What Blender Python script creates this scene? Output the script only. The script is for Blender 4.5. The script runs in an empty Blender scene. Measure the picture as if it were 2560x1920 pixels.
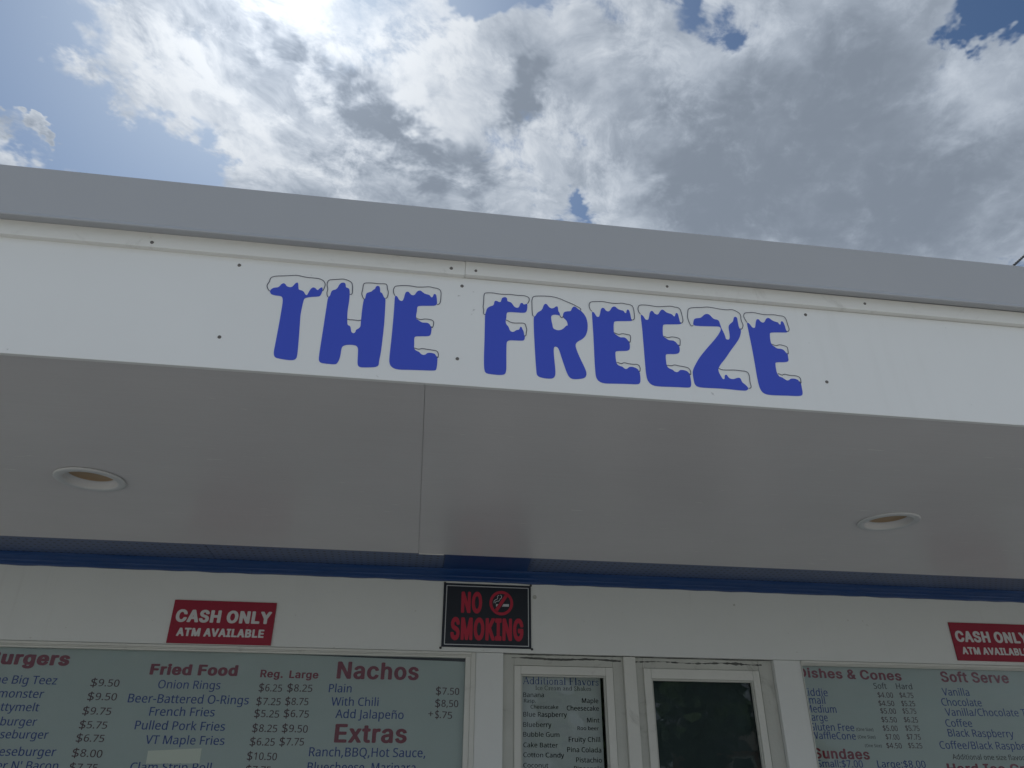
import bpy, bmesh, math, random
from mathutils import Vector, Matrix
from mathutils.geometry import tessellate_polygon
random.seed(7)
sc = bpy.context.scene
COL = sc.collection

# ------------------------------------------------------------------ camera, sky, sun, exposure
cam = bpy.data.cameras.new('camera')
cam_o = bpy.data.objects.new('camera', cam)
COL.objects.link(cam_o)
cr = Vector((0.9896266873735184, -0.1436045178935312, 0.00409415176599378))
cu = Vector((-0.07096742912830173, -0.46388461958363814, 0.8830485171929473))
cf = Vector((0.12491054255360508, 0.8741789302850475, 0.46926384284819367))
m = Matrix((cr, cu, -cf)).transposed().to_4x4()
m.translation = Vector((0, 0, 1.6))
cam_o.matrix_world = m
cam.sensor_width = 36.0
cam.lens = 36.0 * 1842.72 / 2560.0
cam.clip_start = 0.05
cam.clip_end = 3000
sc.camera = cam_o

SUN = Vector((-0.19, 0.55, 0.813)).normalized()
sun_el = math.asin(SUN.z)
sun_az = math.atan2(SUN.x, SUN.y)          # clockwise from +Y

sc.view_settings.view_transform = 'Standard'
sc.view_settings.look = 'None'
sc.view_settings.exposure = 0.55
sc.view_settings.gamma = 1.0
sc.view_settings.use_curve_mapping = False

world = bpy.data.worlds.new('World')
sc.world = world
world.use_nodes = True
WT = world.node_tree
WT.nodes.clear()

class G:
    """small helper to write node graphs"""
    def __init__(s, t): s.t = t
    def n(s, typ, **kw):
        nd = s.t.nodes.new(typ)
        for k, v in kw.items(): setattr(nd, k, v)
        return nd
    def put(s, sock, v):
        if isinstance(v, bpy.types.NodeSocket): s.t.links.new(v, sock)
        else: sock.default_value = v
    def m(s, op, a, b=None, c=None, clamp=False):
        nd = s.n('ShaderNodeMath', operation=op, use_clamp=clamp)
        for i, v in enumerate((a, b, c)):
            if v is not None: s.put(nd.inputs[i], v)
        return nd.outputs[0]
    def v(s, op, a, b=None, sc=None):
        nd = s.n('ShaderNodeVectorMath', operation=op)
        s.put(nd.inputs[0], a)
        if b is not None: s.put(nd.inputs[1], b)
        if sc is not None: s.put(nd.inputs[3], sc)
        return nd.outputs['Value'] if op in ('DOT_PRODUCT', 'LENGTH') else nd.outputs[0]
    def noise(s, vec, scale, detail=4, rough=.5, dist=0, col=False, dims='3D'):
        nd = s.n('ShaderNodeTexNoise', noise_dimensions=dims)
        s.put(nd.inputs['Vector'], vec)
        nd.inputs['Scale'].default_value = scale
        nd.inputs['Detail'].default_value = detail
        nd.inputs['Roughness'].default_value = rough
        nd.inputs['Distortion'].default_value = dist
        return nd.outputs['Color'] if col else nd.outputs['Fac']
    def mix(s, f, a, b, kind='MIX'):
        nd = s.n('ShaderNodeMix', data_type='RGBA', blend_type=kind)
        s.put(nd.inputs[0], f); s.put(nd.inputs[6], a); s.put(nd.inputs[7], b)
        return nd.outputs[2]
    def step(s, x, a, b, lo=0., hi=1.):
        nd = s.n('ShaderNodeMapRange', interpolation_type='SMOOTHSTEP')
        s.put(nd.inputs[0], x)
        for i, q in enumerate((a, b, lo, hi)): nd.inputs[i + 1].default_value = q
        return nd.outputs[0]

g = G(WT)
tc = g.n('ShaderNodeTexCoord').outputs['Generated']
D = g.v('NORMALIZE', tc)
sky = g.n('ShaderNodeTexSky', sky_type='NISHITA')
sky.sun_disc = False
sky.sun_elevation = sun_el
sky.sun_rotation = sun_az
sky.air_density = 1.0
sky.dust_density = 1.0
sky.ozone_density = 1.6
sep = g.n('ShaderNodeSeparateXYZ'); g.put(sep.inputs[0], D)
up = g.m('ADD', g.m('MAXIMUM', sep.outputs[2], 0.0), 0.09)
P2 = g.v('SCALE', D, sc=g.m('DIVIDE', 1.0, up))             # the flat cloud deck seen from below
warp = g.v('SUBTRACT', g.noise(P2, 2.6, 3, .58, col=True), (.5, .5, .5))
warp2 = g.v('SUBTRACT', g.noise(P2, 9.0, 4, .65, col=True), (.5, .5, .5))
DW = g.v('NORMALIZE', g.v('ADD', D, g.v('ADD', g.v('SCALE', warp, sc=.16), g.v('SCALE', warp2, sc=.13))))

def blobs(items, vec):
    tot = None
    for (x, y, z, s, a) in items:
        d = g.v('DOT_PRODUCT', vec, (x, y, z))
        e = g.m('EXPONENT', g.m('MULTIPLY', g.m('SUBTRACT', d, 1.0), 2.0 / (s * s)))
        e = g.m('MULTIPLY', e, a)
        tot = e if tot is None else g.m('ADD', tot, e)
    return tot
COVER = [(-0.4697,0.5692,0.6748,0.0644,-0.75),
 (-0.4112,0.6224,0.6659,0.0550,-0.75),
 (-0.3595,0.6711,0.6483,0.0509,-0.75),
 (-0.2955,0.7017,0.6483,0.0471,-0.85),
 (-0.3289,0.7120,0.6203,0.0391,-0.70),
 (-0.3953,0.6943,0.6014,0.0366,-0.50),
 (-0.2759,0.7243,0.6318,0.0202,-0.40),
 (-0.4485,0.6040,0.6588,0.0356,-0.40),
 (-0.4410,0.6226,0.6465,0.0104,0.90),
 (-0.4341,0.6327,0.6413,0.0090,0.80),
 (-0.4261,0.6447,0.6347,0.0083,0.80),
 (-0.4685,0.6546,0.5933,0.0205,0.95),
 (-0.4525,0.6690,0.5896,0.0143,0.80),
 (-0.5070,0.6453,0.5714,0.0357,0.60),
 (-0.3362,0.5921,0.7324,0.0474,0.35),
 (-0.2842,0.6423,0.7118,0.0424,0.35),
 (-0.2148,0.6940,0.6871,0.0465,0.35),
 (-0.2145,0.6247,0.7508,0.0738,0.35),
 (-0.1388,0.7095,0.6909,0.0658,0.30),
 (-0.0358,0.7082,0.7051,0.0744,0.40),
 (0.0287,0.6500,0.7594,0.0845,0.35),
 (0.0433,0.5800,0.8135,0.0264,-1.60),
 (0.0612,0.5654,0.8226,0.0262,-1.60),
 (0.0250,0.5678,0.8228,0.0207,-0.80),
 (0.3201,0.5512,0.7705,0.0274,-0.70),
 (0.2711,0.5341,0.8008,0.0248,-0.65),
 (0.1851,0.7267,0.6616,0.0180,-0.80),
 (0.2034,0.6634,0.7201,0.0198,-0.35),
 (0.1710,0.6827,0.7104,0.0176,-0.30),
 (0.5553,0.4288,0.7126,0.0347,-1.30),
 (0.5519,0.4552,0.6987,0.0226,-1.10),
 (0.5881,0.4269,0.6869,0.0213,-0.80),
 (0.5947,0.3901,0.7030,0.0413,-0.90),
 (0.5795,0.4447,0.6829,0.0135,0.40),
 (0.2332,0.6356,0.7360,0.0984,0.30),
 (0.4386,0.5686,0.6960,0.1405,0.45),
 (0.5614,0.5674,0.6025,0.1263,0.45),
 (0.3837,0.6588,0.6471,0.1143,0.45),
 (0.6060,0.4769,0.6367,0.0338,0.40)]
THICK = [(-0.1941,0.6294,0.7524,0.0170,0.59),
 (-0.1732,0.6379,0.7504,0.0189,0.69),
 (-0.1409,0.6522,0.7448,0.0195,0.88),
 (-0.1156,0.6682,0.7349,0.0200,0.98),
 (-0.0978,0.6880,0.7190,0.0227,0.98),
 (-0.0709,0.7055,0.7051,0.0256,0.98),
 (-0.0350,0.7162,0.6970,0.0261,0.88),
 (0.0069,0.7196,0.6943,0.0289,0.88),
 (0.0617,0.7224,0.6887,0.0323,0.88),
 (-0.0379,0.6841,0.7284,0.0155,-0.69),
 (-0.0072,0.6984,0.7157,0.0147,-0.59),
 (-0.2148,0.6902,0.6910,0.0307,-0.29),
 (-0.2149,0.6614,0.7186,0.0249,0.20),
 (0.0954,0.6625,0.7430,0.0205,0.88),
 (0.1171,0.6487,0.7520,0.0204,0.78),
 (-0.1505,0.6935,0.7045,0.0212,0.20),
 (0.1734,0.5735,0.8007,0.0328,0.24),
 (-0.1732,0.5868,0.7910,0.0579,-0.44),
 (-0.2845,0.6497,0.7049,0.0574,-0.34),
 (-0.0315,0.6223,0.7821,0.0810,-0.24),
 (0.0217,0.6920,0.7216,0.0343,-0.39),
 (-0.2147,0.7054,0.6755,0.0311,-0.29),
 (0.3227,0.6436,0.6940,0.0751,0.34),
 (0.3966,0.6055,0.6899,0.0839,0.34),
 (0.4710,0.6220,0.6256,0.1091,0.34),
 (0.5363,0.5621,0.6296,0.0931,0.34),
 (0.4877,0.4953,0.7189,0.0823,0.29),
 (0.5902,0.5869,0.5542,0.0900,0.34),
 (0.3363,0.6995,0.6305,0.0706,0.34),
 (0.3988,0.5434,0.7387,0.0325,-0.29),
 (0.2822,0.5976,0.7505,0.0508,-0.24),
 (0.2589,0.6991,0.6665,0.0297,-0.39),
 (0.5750,0.4948,0.6516,0.0347,-0.34),
 (0.2159,0.6104,0.7621,0.0339,-0.10),
 (0.3552,0.5587,0.7495,0.0660,0.10)]

sund = g.v('DOT_PRODUCT', D, tuple(SUN))
ang = g.m('ARCCOSINE', g.m('MINIMUM', sund, 1.0))
def dens(p, w1=None):
    """streaky cloud density of the deck at p: broad masses, lobes and torn wisps"""
    q = g.v('ADD', g.v('SCALE', (.75, .66, 0.0), sc=g.m('MULTIPLY', g.v('DOT_PRODUCT', p, (.75, .66, 0.0)), -.18)), p)
    if w1 is None: w1 = g.v('SUBTRACT', g.noise(q, 3.2, 3, .6, col=True), (.5, .5, .5))
    qq = g.v('ADD', q, g.v('SCALE', w1, sc=.20))
    a = g.noise(qq, 4.8, 7, .60)
    b = g.noise(g.v('ADD', q, g.v('SCALE', w1, sc=.12)), 13.0, 5, .66)
    r = g.m('SUBTRACT', 1.0, g.m('ABSOLUTE', g.m('MULTIPLY', g.m('SUBTRACT', b, .5), 4.0)))
    return g.m('ADD', g.m('SUBTRACT', a, .5), g.m('MULTIPLY', g.m('SUBTRACT', r, .55), .085)), g.m('SUBTRACT', b, .5), w1
sp2 = (SUN.x / (SUN.z + .09), SUN.y / (SUN.z + .09), .9)
tosun = g.v('NORMALIZE', g.v('SUBTRACT', sp2, P2))
d0, f0, w0 = dens(P2)
d1, f1, _ = dens(g.v('ADD', P2, g.v('SCALE', tosun, sc=.022)), w0)
big = g.m('SUBTRACT', g.noise(P2, 1.25, 3, .5), .5)
cov = g.m('ADD', g.m('MULTIPLY', big, .6), .64)
cov = g.m('ADD', cov, g.m('MULTIPLY', d0, 1.9))
cov = g.m('ADD', cov, g.m('MULTIPLY', f0, 1.25))
cov = g.m('ADD', cov, blobs(COVER, DW))
alpha = g.step(cov, .20, .70)
dark = g.m('ADD', blobs(THICK, DW), g.m('MULTIPLY', d0, 1.5))
dark = g.m('ADD', dark, g.m('MULTIPLY', g.m('SUBTRACT', cov, .9), .25))
relief = g.m('SUBTRACT', g.m('ADD', g.m('MULTIPLY', d1, 1.0), g.m('MULTIPLY', f1, .45)), g.m('ADD', g.m('MULTIPLY', d0, 1.0), g.m('MULTIPLY', f0, .45)))
near = g.m('ADD', .30, g.m('MULTIPLY', g.m('EXPONENT', g.m('MULTIPLY', g.m('MULTIPLY', ang, ang), -3.2)), .80))
dark = g.m('ADD', dark, g.m('MULTIPLY', g.m('ADD', g.m('MULTIPLY', relief, 4.6), g.m('MULTIPLY', f0, 1.3)), near))
lit = g.step(dark, -.70, .92, 1.0, 0.0)
glow = g.m('EXPONENT', g.m('MULTIPLY', g.m('MULTIPLY', ang, ang), -4.2))
core = g.m('EXPONENT', g.m('MULTIPLY', g.m('MULTIPLY', ang, ang), -38.0))
hi = g.m('ADD', g.m('ADD', .42, g.m('MULTIPLY', glow, .10)), g.m('MULTIPLY', core, .30))
lo = g.m('ADD', .172, g.m('MULTIPLY', glow, .03))
lo = g.m('ADD', lo, g.m('MULTIPLY', core, .12))
lum = g.m('ADD', g.m('MULTIPLY', hi, lit), g.m('MULTIPLY', lo, g.m('SUBTRACT', 1.0, lit)))
tint = g.mix(lit, (.84, .985, 1.20, 1), (.955, 1.0, 1.05, 1))
tint = g.mix(glow, g.mix(.35, tint, (.82, .99, 1.24, 1)), tint)
cloudc = g.v('SCALE', tint, sc=g.m('MULTIPLY', lum, 10.0))
blue = g.v('ADD', g.v('MULTIPLY', sky.outputs[0], (.30, .38, .45)),
           g.v('SCALE', (.80, .96, 1.12), sc=g.m('MULTIPLY', glow, .30)))
skyc = g.mix(alpha, blue, cloudc)
bg = g.n('ShaderNodeBackground'); g.put(bg.inputs[0], skyc); bg.inputs[1].default_value = 0.1
wo = g.n('ShaderNodeOutputWorld'); WT.links.new(bg.outputs[0], wo.inputs[0])
world.cycles.sampling_method = 'MANUAL'
world.cycles.sample_map_resolution = 512

sl = bpy.data.lights.new('sun', 'SUN')
sl.energy = 4.0
sl.angle = math.radians(0.5)
sl.color = (1.0, .955, .89)
so = bpy.data.objects.new('sun', sl)
so.rotation_euler = SUN.to_track_quat('Z', 'Y').to_euler()
so.location = (0, 0, 20)
COL.objects.link(so)
sc.cycles.max_bounces = 6
sc.cycles.diffuse_bounces = 4

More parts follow.
